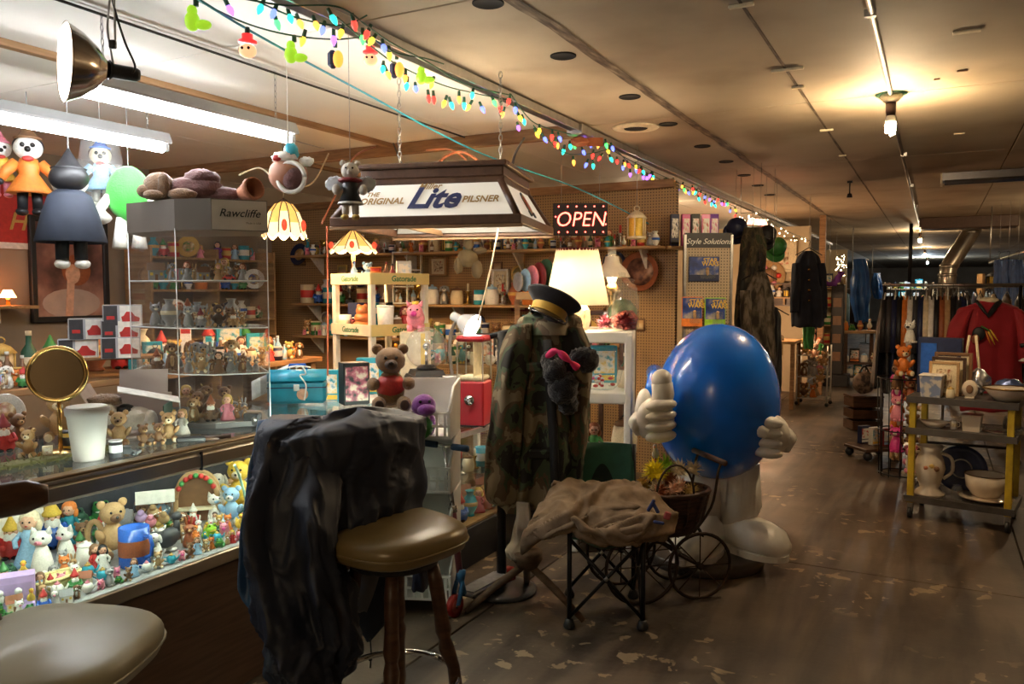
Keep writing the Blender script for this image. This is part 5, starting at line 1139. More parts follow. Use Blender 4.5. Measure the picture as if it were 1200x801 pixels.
# ================================================================== helpers to stand collectibles on a level by photo point
def dist(p): return (Vector(p) - C0).dot(ray(600, 400.5))
def stand(kind, c, px, py, z, hpx, place, **k):
    p = atz(px, py, z); return put(kind, c, p, hpx * dist(p) / FPX, place, **k)
INC = 'inside the lit glass counter'
# ---- inside the lit counter
stand('mug', ('blue', 'rust'), 158, 662, ZD, 46, INC, rz=YAW - .4, desc='bright blue stein with brown picture band inside the lit counter')
stand('bear', ('tan', 'brown'), 133, 650, ZD, 66, INC, desc='big honey-coloured bear teapot figurine inside the lit glass counter')
p = atz(112, 650, ZD); solo('ring_handle', MB().tube([(.03 * math.cos(a), 0, .09 + .06 * math.sin(a)) for a in [i * PI / 8 for i in range(17)]], .011, 7), cmat('tan', .3), 'tan curved ceramic handle standing beside honey bear in counter', 'handle', loc=(p.x, p.y, ZD - .018), rz=YAW)
stand('cat', ('white', 'pink'), 50, 671, ZD, 56, INC, desc='larger white kitten figurine next to yellow basket inside the counter', rz=YAW + .2)
stand('cat', ('white', 'pink'), 78, 660, ZD, 48, INC, desc='smaller white kitten figurine with head raised inside the counter', rz=YAW - .3)
p = atz(68, 692, ZD); t = thing('yellow_basket', 'low yellow woven basket at the front glass of lit counter', 'basket', (p.x - .02, p.y, ZD), R(90))
YB = mat('yellow_weave', (.75, .68, .3), rough=.6, bump=.6, bscale=120)
obj('tub', MB().loft([[(a * math.cos(2 * PI * k / 28), b_ * math.sin(2 * PI * k / 28), z) for k in range(28)] for a, b_, z in ((.0, .0, 0), (.07, .03, 0), (.09, .045, .045), (.084, .04, .045), (.066, .026, .01), (0, 0, .01))], 0, False), YB, t)
obj('rim', MB().tube([(.09 * math.cos(a), .045 * math.sin(a), .047) for a in [i * PI / 14 for i in range(29)]], .006, 6), YB, t)
stand('doll', ('light_blue', 'cream'), 36, 660, ZD, 64, INC, desc='pale round-headed baby doll in blue inside the lit counter')
p = atz(14, 712, ZD); t = thing('window_box', 'pink toy box with clear window and white animals in counter', 'box', (p.x, p.y, ZD), YAW + .5)
obj('carton', MB().box((0, .03, .05), (.13, .06, .1)).box((0, -.02, .01), (.13, .05, .02), ch=.003), cmat('lilac'), t)
for x in (-.03, .02): obj('toy_inside', MB().sph((x, -.015, .035), (.014, .012, .018), 9, 7).sph((x, -.018, .058), .011, 8, 6), cmat('white'), t)
obj('film_window', MB().box((0, -.043, .055), (.12, .002, .07)), GLASS, t)
stand('bird', ('white', 'yellow'), 38, 632, ZD, 78, INC, desc='large white goose figurine with golden bill inside the counter', rz=YAW + .8)
stand('jar', ('white', 'white'), 101, 662, ZD, 30, INC, desc='small plain white lidded jar by the yellow basket in counter')
stand('doll', ('red', 'brown'), 112, 668, ZD, 32, INC, desc='little red-dressed doll beside the white jar in the counter'); stand('doll', ('white', 'black'), 121, 668, ZD, 31, INC, desc='little white-dressed black-haired doll beside the white jar in counter')
stand('gnome', ('red', 'yellow'), 14, 652, ZD, 50, INC); stand('gnome', ('blue', 'yellow'), 62, 640, ZD, 58, INC, desc='blue gnome with yellow hat behind the white kittens in counter'); stand('doll', ('teal', 'orange'), 82, 634, ZD, 48, INC)
stand('bird', ('charcoal', 'white'), 200, 646, ZD, 46, INC, desc='dark grey penguin figurine standing by the counter front glass', rz=YAW + 2.6)
stand('dog', ('white', 'green'), 182, 655, ZD, 34, INC, desc='white dog figurine with green markings beside the dark penguin')
stand('pig', ('white', 'pink'), 186, 640, ZD, 26, INC)
stand('rabbit', ('rust', 'tan'), 222, 640, ZD, 36, INC, desc='rust brown long-eared rabbit figurine near the dark penguin'); stand('dog', ('brown', 'tan'), 212, 630, ZD, 34, INC, desc='brown puppy figurine with tan chest behind the rust rabbit')
stand('frog', ('lime', 'yellow'), 246, 630, ZD, 18, INC, desc='lime and yellow frog figurine near counter front glass'); stand('pig', ('pink', 'magenta'), 263, 628, ZD, 20, INC); stand('bird', ('yellow', 'orange'), 281, 622, ZD, 22, INC, desc='yellow duckling figurine at the counter glass by the jacket'); stand('cat', ('white', 'light_blue'), 252, 612, ZD, 38, INC); stand('bear', ('light_blue', 'white'), 272, 612, ZD, 44, INC, desc='pale blue bear figurine near the far end of lit counter')
stand('bear', ('yellow', 'cream'), 281, 596, ZD, 60, INC, desc='tall yellow bear figurine near the far end of lit counter'); stand('dog', ('white', 'grey'), 256, 596, ZD, 46, INC)
stand('frog', ('dark_green', 'white'), 92, 622, ZD, 30, INC, desc='big dark green frog figurine behind the framed tray in counter'); stand('frog', ('green', 'white'), 118, 612, ZD, 28, INC, desc='green and white frog figurine beside the big dark frog')
p = atz(128, 640, ZD); t = thing('framed_tray', 'white rectangular tray with gold rim leaning inside the counter', 'tray', (-3.1, 1.78, ZD + .002), rot=(R(-16), 0, R(75))); OCC.append((-3.1, 1.78, ZD, .11, .2))
obj('panel', MB().box((0, 0, .09), (.2, .006, .17)), cmat('white'), t)
for s in (-1, 1): obj('rim', MB().box((s * .1, -.003, .09), (.012, .016, .19), ch=.003), cmat('gold', .3), t); obj('rim', MB().box((0, -.003, .09 + s * .09), (.2, .016, .012), ch=.003), cmat('gold', .3), t)
p = atz(180, 628, ZD); t = thing('bag_of_bears', 'clear bag of small tan bears with a white card header', 'toy bag', (p.x, p.y, ZD), YAW + .4)
for i, (x, y, z) in enumerate(((-.035, 0, .03), (.02, .01, .03), (-.01, -.01, .065), (.04, 0, .07), (-.045, 0, .085), (0, .01, .1))): obj('toy_inside', MB().sph((x, y, z), (.024, .02, .022), 9, 7).sph((x, y - .012, z + .022), .014, 8, 6), cmat(['tan', 'gold', 'pink', 'tan', 'lilac', 'tan'][i], .8), t)
obj('film', MB().loft([[(.075 * q * math.cos(2 * PI * k / 16), .035 * q2 * math.sin(2 * PI * k / 16), z) for k in range(16)] for q, q2, z in ((.8, .9, 0), (1, 1.2, .04), (1, 1, .09), (.95, .3, .14))]), GLASS, t)
obj('header_card', MB().box((0.01, 0, .165), (.15, .004, .055)), cmat('white', .6), t)
p = atz(232, 612, ZD); t = thing('wicker_chair', 'arched tan wicker toy chair with red and green berries', 'toy chair', (p.x, p.y, ZD), YAW + .3)
for y in (.04, -.03): obj('arch', MB().tube([(.085 * math.cos(a), y, .12 + .1 * math.sin(a)) if 0 <= a <= PI else (.085 * math.cos(a), y, .12) for a in [i * PI / 14 for i in range(15)]], .012, 7).tube([(-.085, y, .12), (-.085, y, 0)], .011, 6).tube([(.085, y, .12), (.085, y, 0)], .011, 6), cmat('tan', .6), t)
obj('back', MB().prism([(.085 * math.cos(a), .12 + .1 * math.sin(a)) for a in [i * PI / 14 for i in range(15)]] + [(-.085, .01), (.085, .01)], 0, .008), cmat('brown'), t).rotation_euler = (R(90), 0, 0)
obj('seat', MB().box((0, 0, .07), (.16, .08, .012)), cmat('cream'), t)
for i in range(9): a = .5 + i * .27; obj('berry', MB().sph((.08 * math.cos(a), -.045, .12 + .1 * math.sin(a)), .012, 7, 5), cmat(['red', 'green', 'red'][i % 3]), t)
put('gnome', ('red', 'white'), (p.x + .02, p.y - .04, ZD + .0 + .0), .1, 'in front of the wicker toy chair')
row((-2.98, 1.05, ZD), (-2.98, 3.2, ZD), .15, ('bear', 'dog', 'cat', 'doll', 'gnome', 'bird', 'house', 'vase', 'teapot'), 'at the back of the lit glass counter', seed=11)
row((-2.83, 1.9, ZD), (-2.83, 2.35, ZD), .07, ('bear', 'dog', 'cat', 'bird', 'pig'), 'in the middle of the lit glass counter', seed=12, jit=.02)
row((-2.68, 2.15, ZD), (-2.68, 2.75, ZD), .08, ('bear', 'dog', 'cat', 'bird', 'rabbit'), 'near the far front of the lit glass counter', seed=14, jit=.02)
for i, (x, h) in enumerate(((-2.5, .075), (-2.57, .085), (-2.64, .09), (-2.72, .1), (-2.8, .11), (-2.88, .12))): row((x, 1.15, ZD), (x, 2.75, ZD), h, ('bear', 'dog', 'cat', 'bird', 'doll', 'pig', 'gnome', 'frog', 'rabbit', 'teapot', 'house'), 'inside lit counter, %s row' % ('front', 'second', 'third', 'fourth', 'fifth', 'sixth')[i], seed=400 + i, jit=.012)
cable([atz(275, 545, .9), atz(280, 556, .82), atz(287, 580, .72), atz(290, 600, .62)], .006, cmat('mint'), 'string of pale green beads hanging inside the lit counter', 'bead_string', 'beads')
# ================================================================== acrylic tower
def cp(px, d):
    q = at(px, 340.2, d); return (q.x, q.y)
CASE = [cp(152, 3.60), cp(207, 3.42), cp(249, 3.40), cp(314, 3.50), cp(303, 3.78), cp(170, 3.86)]
cx_, cy_ = sum(p[0] for p in CASE) / 6, sum(p[1] for p in CASE) / 6
LP = [(p[0] - cx_, p[1] - cy_) for p in CASE]
ac = thing('acrylic_display_case', 'tall clear acrylic display tower with taupe lettered header on the counter', 'display case', (cx_, cy_, ZT))
TAUPE = mat('taupe_header', (.13, .105, .085), rough=.45, var=.06)
def shp(s): return [(x * s, y * s) for x, y in LP]
zs = [.022, .235, .435, .64]
obj('plinth', MB().prism(LP, 0, .022), mat('grey_plinth', (.16, .15, .15), rough=.4), ac)
for z in zs[1:]: 
    s_ = obj('shelf', MB().prism(shp(.985), z - .005, z), ACRYL, ac)
    obj('shelf_edge', MB().tube([(x * .99, y * .99, z - .0025) for x, y in LP + LP[:1]], .003, 4), PEDGE, s_)
for i in range(6):
    a, c = LP[i], LP[(i + 1) % 6]
    obj('side_pane', MB().add([(a[0], a[1], .022), (c[0], c[1], .022), (c[0], c[1], .86), (a[0], a[1], .86)], [(0, 1, 2, 3)], 0, False), ACRYL, ac)
    if i in (0, 1, 3): obj('edge_strip', MB().cyl((a[0], a[1], .022), (a[0], a[1], .86), .0026, n=5), PEDGE, ac)
obj('header', MB().prism(shp(1.012), .852, .985), TAUPE, ac)
a, c = Vector(LP[2] + (0,)), Vector(LP[3] + (0,)); dv = c - a; m_ = (a + c) / 2 * 1.012
obj('sign_plate', MB().at(m_ + UPV * .918, (0, 0, math.atan2(dv.y, dv.x))).box((0, -.002, 0), (dv.length * .98, .006, .125)), mat('pale_taupe', (.52, .45, .38), rough=.5), ac)
nr = Vector((dv.y, -dv.x, 0)).normalized()
text('Rawcliffe', cmat('black', .5), ac, m_ + nr * .0065 + UPV * .925, (R(90), 0, math.atan2(dv.y, dv.x)), .047, shear=.3, depth=.01, bold=.006)
text('Made in USA', cmat('black', .5), ac, m_ + nr * .0065 + UPV * .885 + dv * .25, (R(90), 0, math.atan2(dv.y, dv.x)), .012, depth=.01)
names = ['on the lowest shelf of the acrylic tower', 'on the second shelf up of the acrylic tower', 'on the third shelf up of the acrylic tower', 'on the top shelf of the acrylic tower']
mix = [('bear', 'gnome', 'doll', 'cat', 'dog', 'house'), ('doll', 'bear', 'gnome', 'dog', 'rabbit'), ('bear', 'gnome', 'dog', 'cat', 'vase', 'doll'), ('house', 'dog', 'doll', 'frog', 'car')]
MUTE = {k: [(a_, b_) for a_, b_ in v] for k, v in FIGC.items()}
MUTE.update(doll=[('brown', 'dark_brown'), ('tan', 'gold'), ('grey', 'rust'), ('pink', 'gold')], gnome=[('brown', 'rust'), ('grey', 'dark_red'), ('tan', 'brown')], dog=[('brown', 'tan'), ('grey', 'tan'), ('tan', 'cream')], cat=[('grey', 'cream'), ('brown', 'tan')], bear=[('brown', 'tan'), ('tan', 'cream'), ('dark_brown', 'tan')], house=[('grey', 'brown'), ('tan', 'dark_brown')], vase=[('rust', 'gold'), ('grey', 'cream')], rabbit=[('grey', 'cream'), ('tan', 'cream')])
for i, z in enumerate(zs):
    zz = ZT + z + .0006
    for j, (q0, q1, h) in enumerate((((LP[1][0] * .78, LP[1][1] * .78), (LP[3][0] * .8, LP[3][1] * .8), .125), ((LP[0][0] * .72, LP[0][1] * .72), (LP[3][0] * .6, LP[3][1] * .45 + .02), .15), ((LP[0][0] * .72 + .02, LP[0][1] * .7 + .1), (LP[4][0] * .75, LP[4][1] * .75), .16))):
        row((cx_ + q0[0], cy_ + q0[1], zz), (cx_ + q1[0], cy_ + q1[1], zz), h if i < 3 else h * .85, mix[i], names[i], seed=30 + i * 5 + j, pal=MUTE)
        row((cx_ + q0[0] * .95, cy_ + q0[1] * .95 + .045, zz), (cx_ + q1[0] * .95, cy_ + q1[1] * .95 + .045, zz), h * .7, ('bear', 'dog', 'cat', 'rabbit'), names[i], seed=300 + i * 5 + j, pal=MUTE)
p = (cx_ + LP[0][0] * .45 + LP[1][0] * .3, cy_ + LP[0][1] * .45 + LP[1][1] * .35, ZT + zs[3]); 
# plush lying on top of the header
PB = mat('brown_plush', (.2, .11, .055), rough=.95, var=.25, scale=30, bump=.6, bscale=120, sheen=.4); PM = mat('maroon_plush', (.13, .05, .045), rough=.95, var=.2, scale=20, bump=.5, bscale=100, sheen=.4)
zt = ZT + .986
t = thing('lying_plush', 'floppy brown plush dog in maroon cloth lying on the acrylic tower', 'plush toy', (cx_ + .02, cy_, zt), YAW + R(6), sc=.78)
obj('head', puff((-.2, -.04, .085), (.085, .075, .08), 2, 1, .08).sph((-.27, -.06, .055), (.05, .045, .04), 12, 8), PB, t)
obj('ear', puff((-.16, -.1, .085), (.035, .025, .07), 2, 2, .1), PB, t); obj('paw', puff((-.21, -.1, .03), (.06, .04, .03), 2, 4, .1), PB, t)
obj('body', puff((-.02, 0, .075), (.17, .1, .075), 2, 5, .12), PM, t); obj('hood', puff((.02, .0, .13), (.1, .08, .06), 3, 6, .15), PM, t)
obj('leg', puff((.15, -.02, .045), (.09, .05, .045), 2, 7, .1), PM, t); obj('arm', puff((-.06, -.1, .035), (.08, .035, .035), 2, 8, .1), PB, t)
t = thing('terracotta_pot', 'small terracotta pot lying on its side on the acrylic tower', 'pot', (cx_ + .235, cy_ + .09, zt + .051), rot=(R(78), 0, YAW + .9))
obj('pot', MB().lathe([(0, -.05), (.032, -.05), (.045, .02), (.05, .02), (.05, .045), (.042, .045), (.03, -.04), (0, -.04)], 18), mat('terracotta', (.36, .13, .06), rough=.8), t)
# ================================================================== on top of the counter
def onz(px, py, z=ZT): q = atz(px, py, z); return (q.x, q.y, z)
q = onz(104, 538)
t = thing('foam_cup', 'tall white foam cup with lid standing on the counter edge', 'cup', q)
obj('cup', MB().lathe([(0, 0), (.048, 0), (.05, .004), (.066, .158), (.0705, .16), (.072, .183), (.069, .186), (.0, .184)], 40), mat('foam_white', (.31, .275, .255), rough=.6, var=.03), t)
obj('lid', MB().lathe([(.0, .186), (.064, .186), (.066, .19), (.058, .192), (.0, .188)], 40), WHITEP, t)
q = at(67, 438, 2.88)
t = thing('round_mirror', 'round brass-framed vanity mirror standing on the counter', 'mirror', (q.x, q.y, ZT), rot=(0, 0, YAW + R(16)))
x = Matrix.Translation((0, 0, q.z - ZT)) @ Matrix.Rotation(R(84), 4, 'X')
BRASS = mat('brass', (.55, .36, .13), rough=.22, metal=1, var=.1)
b = MB(); b.x = x; b.lathe([(.088, -.02), (.098, -.02), (.104, 0), (.1, .014), (.09, .014), (.086, .006)], 48, cap=False); obj('frame', b, BRASS, t)
b = MB(); b.x = x; b.lathe([(0, .006), (.09, .006)], 48, cap=False); obj('looking_glass', b, mat('mirror_glass', (.4, .36, .27), rough=.04, metal=1, var=0), t)
b = MB(); b.x = x; b.lathe([(0, -.02), (.09, -.02), (.09, -.012)], 48, cap=False); obj('back_plate', b, BRASS, t)
obj('stem', MB().cyl((0, .01, .01), (0, .01, q.z - ZT - .1), .008, n=10), BRASS, t); obj('foot', MB().lathe([(0, 0), (.075, 0), (.075, .008), (.02, .02), (0, .02)], 28), BRASS, t)
# open cardboard box with stuffed dog
CB = mat('pinkish_card', (.5, .41, .37), rough=.7, var=.08, scale=4)
q = onz(160, 509); t = thing('open_carton', 'open pale cardboard box with raised flaps at the acrylic tower', 'box', (q[0] - .02, q[1], ZT), YAW + .25, sc=.8)
obj('bottom', MB().box((0, 0, .004), (.34, .26, .008)), CB, t)
obj('back_wall', MB().box((0, .13, .1), (.34, .006, .2)), CB, t); obj('side_wall', MB().box((-.17, 0, .075), (.006, .26, .15)), CB, t)
obj('side_wall', MB().box((.17, 0, .08), (.006, .26, .16)), mat('green_card', (.05, .09, .07), rough=.6), t)
obj('upright_flap', MB().at((.03, .135, .2), (R(-12), 0, 0)).box((0, 0, .06), (.24, .004, .13)), CB, t)
obj('folded_flap', MB().at((.08, -.0, .205), (R(8), R(14), .25)).box((0, 0, 0), (.3, .11, .005)), cmat('white', .6), t)
obj('side_flap', MB().at((-.17, 0, .15), (0, R(-28), 0)).box((0, 0, .06), (.004, .24, .13)), mat('beige_card', (.42, .33, .27), rough=.7), t)
WP = mat('white_plush', (.66, .6, .52), rough=.95, bump=.5, bscale=100, sheen=.4)
q = onz(152, 511); t = thing('stuffed_dog', 'white and black stuffed dog lying in the open cardboard box', 'plush toy', (q[0] - .02, q[1], ZT + .012), YAW + .3, sc=.8)
obj('body', puff((.03, 0, .075), (.1, .06, .06), 2, 3, .08), WP, t); obj('head', puff((-.1, -.02, .11), (.065, .06, .065), 2, 4, .06), WP, t); obj('ear', puff((-.1, -.0, .17), (.085, .06, .035), 3, 5, .18), PB, t)
obj('saddle_patch', puff((.0, 0, .115), (.045, .05, .035), 3, 6, .12), cmat('black', .9), t); obj('leg', puff((.12, -.03, .05), (.035, .03, .07), 2, 7, .1), WP, t); obj('muzzle', puff((-.16, -.05, .085), (.04, .035, .035), 2, 8, .05), WP, t)
# rows of little bears and bits along the counter edge
OC = 'on the counter beside the foam cup'; OT = 'on the counter by the acrylic tower'
stand('bear', ('tan', 'cream'), 70, 515, ZT, 58, OC, desc='big honey teddy figurine sitting behind the foam cup on the counter'); stand('bear', ('tan', 'cream'), 34, 535, ZT, 34, OC, desc='tan crouching bear figurine on counter near the dark wooden rail')
stand('bear', ('brown', 'tan'), 22, 522, ZT, 40, OC, desc='dark brown curly bear figurine on counter near the tan one'); stand('box', ('cream', 'tan'), 56, 537, ZT, 15, OC, desc='small cream box on counter in front of the honey teddy'); stand('tin', ('yellow', 'black'), 82, 528, ZT, 24, OC, desc='small yellow and black tin beside the foam cup')
stand('gnome', ('red', 'dark_red'), 5, 528, ZT, 44, OC); stand('plate', ('white', 'rust'), 8, 505, ZT, 44, OC, desc='little round white dial on the counter by the red gnome')
stand('bear', ('tan', 'brown'), 140, 522, ZT, 42, OT, desc='tan bear figurine on counter just past the foam cup'); stand('bear', ('brown', 'tan'), 168, 522, ZT, 26, OT); stand('bear', ('brown', 'tan'), 186, 520, ZT, 26, OT); stand('bear', ('tan', 'cream'), 198, 517, ZT, 36, OT, desc='tan bear figurine holding up beside the black brush'); stand('tin', ('charcoal', 'silver'), 136, 535, ZT, 20, OT, desc='tiny dark film tin on the counter edge past the cup')
stand('car', ('charcoal', 'gold'), 150, 533, ZT, 14, OT, desc='tiny dark toy car beside the film tin on the counter', rz=YAW); stand('doll', ('white', 'tan'), 214, 508, ZT, 30, OT)
stand('book', ('dark_red', 'gold'), 172, 505, ZT, 20, OT, desc='small dark red booklet on the counter below the open box')
q = onz(240, 517); t = thing('hand_brush', 'flat black handled brush lying on the counter edge', 'brush', (q[0], q[1], ZT), YAW + R(12))
obj('head', MB().box((-.05, 0, .011), (.11, .03, .022), ch=.006), BLACKP, t); obj('handle', MB().tube([(0, 0, .014), (.05, 0, .014), (.1, 0, .014)], [.01, .008, .012], 8), cmat('dark_brown', .3), t)
q = onz(298, 500); t = thing('small_radio', 'small dark grey gadget on the counter next to navy jacket', 'gadget', (q[0] - .04, q[1] + .03, ZT), YAW)
obj('case', MB().box((0, 0, .028), (.07, .05, .056), ch=.006), cmat('charcoal', .3), t); obj('knob', MB().cyl((.015, -.025, .03), (.015, -.032, .03), .012), STEEL, t)
fz_ = MB()
for i in range(260):
    r_ = rng.uniform; p = Vector((r_(-.09, .09), r_(-.3, .3), 0)); u = Vector((r_(-1, 1), r_(-1, 1), r_(.2, .9))).normalized() * .03; s = Vector((-u.y, u.x, 0)).normalized() * .004
    fz_.add([p - s, p + s, p + u + s * .2 + UPV * .004], [(0, 1, 2)], 0, False)
for i in range(6): fz_.box((rng.uniform(-.06, .06), -.25 + i * .1, .006), (.08, .1, .012), ch=.004)
q = onz(50, 542); o = solo('straw_garland', fz_, cmat('olive', .9), 'olive and gold straw garland lying along the counter edge', 'garland', loc=(q[0] - .05, q[1] - .02, ZT))
o['kind'] = 'stuff'
# further along the counter: lunch box, game box, bear
q = onz(350, 473); t = thing('lunch_box', 'bright turquoise metal lunch box with white cord on the counter', 'lunch box', (q[0] - .06, q[1] + .06, ZT), YAW + R(10))
TQ = mat('turquoise_tin', (.01, .26, .38), rough=.35, var=.2, scale=12)
obj('body', MB().box((0, 0, .06), (.3, .16, .12), ch=.015), TQ, t); obj('lid_seam', MB().box((0, 0, .085), (.304, .164, .006)), cmat('navy'), t)
obj('domed_lid', MB().at((0, 0, .12)).loft([[(-.15 + .3 * j, .08 * math.cos(PI * k / 10), .055 * math.sin(PI * k / 10)) for k in range(11)] for j in (0, 1)], 0, True, False), TQ, t)
obj('latch', MB().box((0, -.083, .085), (.03, .008, .035), ch=.002), STEEL, t); obj('handle', MB().tube([(-.05, 0, .17), (-.04, 0, .2), (.04, 0, .2), (.05, 0, .17)], .007, 7), cmat('blue'), t)
obj('character_print', MB().sph((.03, -.081, .05), (.03, .004, .03), 12, 8), cmat('skin'), t, label='faded round printed picture')
solo('tangled_twine', MB().tube(spline([(0, -.09, .19), (.03, -.1, .2), (.05, -.1, .16), (.02, -.09, .15), (.05, -.095, .1), (.04, -.095, .02)], 30), .004, 6).tube(spline([(-.06, -.06, .185), (0, -.08, .2), (.07, -.05, .19), (.0, .0, .19), (-.05, .02, .185)], 30), .004, 6), cmat('white', .6), 'tangled white cord lying over the turquoise lunch box', 'cord', loc=t.location, rz=YAW + R(10))
q = onz(318, 470); solo('paper_sheet', MB().grid(lambda u, v: (-.1 + .2 * u, .02 * math.sin(3 * u), .0 + .1 * v + .09 * u), 8, 4), cmat('white', .7), 'tilted white printed sheet between the acrylic tower and lunch box', 'paper', loc=(q[0], q[1], ZT + .01), rz=YAW + .3, solid=.0012)
q = onz(408, 474); t = thing('puzzle_box', 'black boxed toy with round pictures printed on its side', 'box', (q[0], q[1] + .05, ZT), YAW + R(28))
obj('carton', MB().box((0, 0, .11), (.14, .1, .22), ch=.003), cmat('black', .4), t)
obj('side_print', MB().box((.0705, 0, .11), (.003, .08, .17)), cmat('brown', .5), t); obj('front_print', MB().box((0, -.0505, .11), (.12, .003, .18)), ramp_mat('toy_print', [(.4, (.03, .03, .03)), (.52, (.4, .1, .15)), (.62, (.6, .5, .4))], nscale=22, rough=.4), t)
for i, z in enumerate((.16, .11, .06)): obj('round_picture', MB().cyl((.071, 0, z), (.074, 0, z), .022, n=16), cmat(['gold', 'tan', 'red'][i]), t)
def plush_bear(label, loc, rz, s, fur, c2, cloth):
    t = thing('teddy_bear', label, 'teddy bear', loc, rz, sc=s)
    F = mat('plush_' + fur, PAL[fur], rough=.95, var=.25, scale=25, bump=.7, bscale=90, sheen=.5); M2 = mat('plush_' + c2, PAL[c2], rough=.95, bump=.5, bscale=90, sheen=.4)
    obj('body', puff((0, 0, .34), (.22, .19, .28), 3, 1, .06), F, t); obj('head', puff((0, -.03, .78), (.23, .21, .2), 3, 2, .06), F, t); obj('muzzle', puff((0, -.22, .73), (.1, .09, .08), 3, 3, .04), M2, t)
    for s_ in (-1, 1):
        obj('ear', puff((s_ * .2, .02, .95), (.085, .05, .085), 3, 4, .06), F, t); obj('arm', puff((s_ * .27, -.1, .42), (.1, .17, .1), 3, 5, .08), F, t); obj('leg', puff((s_ * .19, -.24, .12), (.11, .2, .12), 3, 6, .08), F, t); obj('eye', MB().sph((s_ * .08, -.22, .83), .025, 8, 6), EYE, t)
        obj('foot_pad', puff((s_ * .19, -.425, .13), (.07, .025, .08), 3, 7, .03), M2, t)
    obj('nose', MB().sph((0, -.305, .755), (.035, .02, .025), 8, 6), EYE, t); obj('vest', puff((0, -.03, .38), (.225, .2, .2), 2, 9, .04), cmat(cloth, .9), t)
    return t
q = onz(458, 480); plush_bear('brown teddy bear in a red vest slumped at the counter end', (q[0], q[1], ZT), YAW + .2, .32, 'golden_brown', 'dark_brown', 'red')
q = at(494, 503, 3.9); t = thing('plush_dinosaur', 'purple plush toy with green belly in the top white basket', 'plush toy', q, YAW + .2)
PP = mat('purple_plush', (.2, .03, .27), rough=.95, bump=.5, bscale=100, sheen=.5)
obj('body', puff((0, 0, .03), (.07, .06, .08), 2, 1, .05), PP, t); obj('belly', puff((.005, -.03, .02), (.05, .04, .06), 2, 2, .04), cmat('green', .9), t); obj('head', puff((0.01, -.01, .12), (.06, .055, .055), 2, 3, .05), PP, t); obj('snout', puff((.02, -.055, .105), (.045, .035, .03), 2, 4, .04), PP, t); obj('arm', puff((-.06, -.04, .04), (.03, .04, .025), 2, 5, .05), PP, t)
for s_ in (-1, 1): obj('eye', MB().sph((.012 + s_ * .022, -.06, .145), .008, 7, 5), EYE, t)
# ================================================================== hanging plush and dolls
def rag_doll(label, top, h, rz, dress, hat, face, hair, cape=None, shoe='black', bag=False):
    t = thing('hanging_doll', label, 'doll', (top.x, top.y, top.z - h), rz, sc=h)
    M = lambda c: cmat(c, .85)
    for s in (-1, 1):
        obj('leg', MB().tube([(s * .07, 0, .3), (s * .075, 0, .08)], [.06, .055], 10), M(shoe if not cape else 'black'), t); obj('shoe', puff((s * .08, -.04, .045), (.065, .1, .045), 2, 1, .05), M('white' if cape else shoe), t)
        if not cape: obj('arm', MB().tube([(s * .12, 0, .6), (s * .22, -.03, .5), (s * .27, -.06, .4)], [.065, .06, .045], 9), M(dress), t); obj('hand', MB().sph((s * .28, -.065, .375), (.04, .04, .04), 9, 6), M('black' if not cape else face), t)
    obj('dress', MB().lathe([(.0, .66), (.09, .65), (.12, .56), (.1, .48), (.22, .3), (.24, .26), (.2, .25), (0, .27)], 22), M(dress), t)
    obj('head', puff((0, -.02, .77), (.15, .135, .135), 2, 3, .02).sph((0, -.16, .74), .035, 9, 6, mi=1).sph((-.05, -.145, .79), .028, 8, 6, mi=1).sph((.05, -.145, .79), .028, 8, 6, mi=1), [M(face), EYE], t)
    obj('hair', puff((0, .03, .8), (.16, .14, .13), 2, 5, .04), M(hair), t)
    obj('hat', MB().lathe([(.14, .87), (.15, .885), (.11, .9), (.06, .97), (.01, 1.06), (0, 1.06)], 16), M(hat), t)
    if cape: obj('cape', MB().at((0, .0, 0)).lathe([(.09, .7), (.17, .64), (.22, .5), (.29, .24), (.285, .235), (.2, .5), (.14, .62)], 26, cap=False), mat('cape_navy', (.018, .024, .04), rough=.8), t, solid=.01)
    else: obj('bow', puff((0, -.12, .64), (.06, .025, .03), 3, 2, .1), M('red'), t)
    if bag: obj('plastic_bag', MB().loft([[(.3 * q * math.cos(2 * PI * k / 18), .22 * q * math.sin(2 * PI * k / 18), z) for k in range(18)] for q, z in ((.7, 0), (1, .2), (1, .7), (.8, 1.05), (.2, 1.15))]), glass_mat('bag_film', haze=.12), t)
    obj('hanging_string', MB().cyl((0, 0, 1.0), (0, 0, (ZC - .01 - t.location.z) / h), .006, n=5), cmat('grey'), t)
    return t
rag_doll('doll in a shiny orange skirt and pointed dark hat before red banner', at(32, 150, 4.55), .5, YAW + .5, 'orange', 'brown', 'white', 'black')
rag_doll('tall doll in dark navy cape and white shoes, hung by red banner', at(80, 182, 4.3), .61, YAW + .95 + 2.6, 'charcoal', 'black', 'white', 'black', cape=True)
rag_doll('doll in blue jacket wrapped in a clear plastic bag', at(117, 164, 4.7), .4, YAW + .45, 'light_blue', 'blue', 'cream', 'dark_brown', shoe='white', bag=True)
rag_doll('pale pink doll at the end of the row near tube light', at(0, 158, 4.6), .36, YAW + .6, 'yellow', 'pink', 'white', 'cream', shoe='pink')
p = at(153, 297, 4.6); t = thing('green_plush', 'bright green round plush toy with white legs hanging above the counter', 'plush toy', p, YAW + .4)
GP = mat('green_plush', (.05, .5, .05), rough=.9, bump=.3, bscale=90, sheen=.4)
obj('body', puff((0, 0, .34), (.12, .09, .16), 1, 2, .04), GP, t)
for s_ in (-1, 1): obj('leg', MB().tube([(s_ * .04, 0, .2), (s_ * .05, -.02, .1), (s_ * .05, -.03, .03)], [.03, .035, .045], 10), cmat('white', .8), t); obj('arm', MB().tube([(s_ * .1, -.02, .32), (s_ * .15, -.05, .24), (s_ * .12, -.08, .18)], [.025, .03, .04], 9), cmat('white', .8), t)
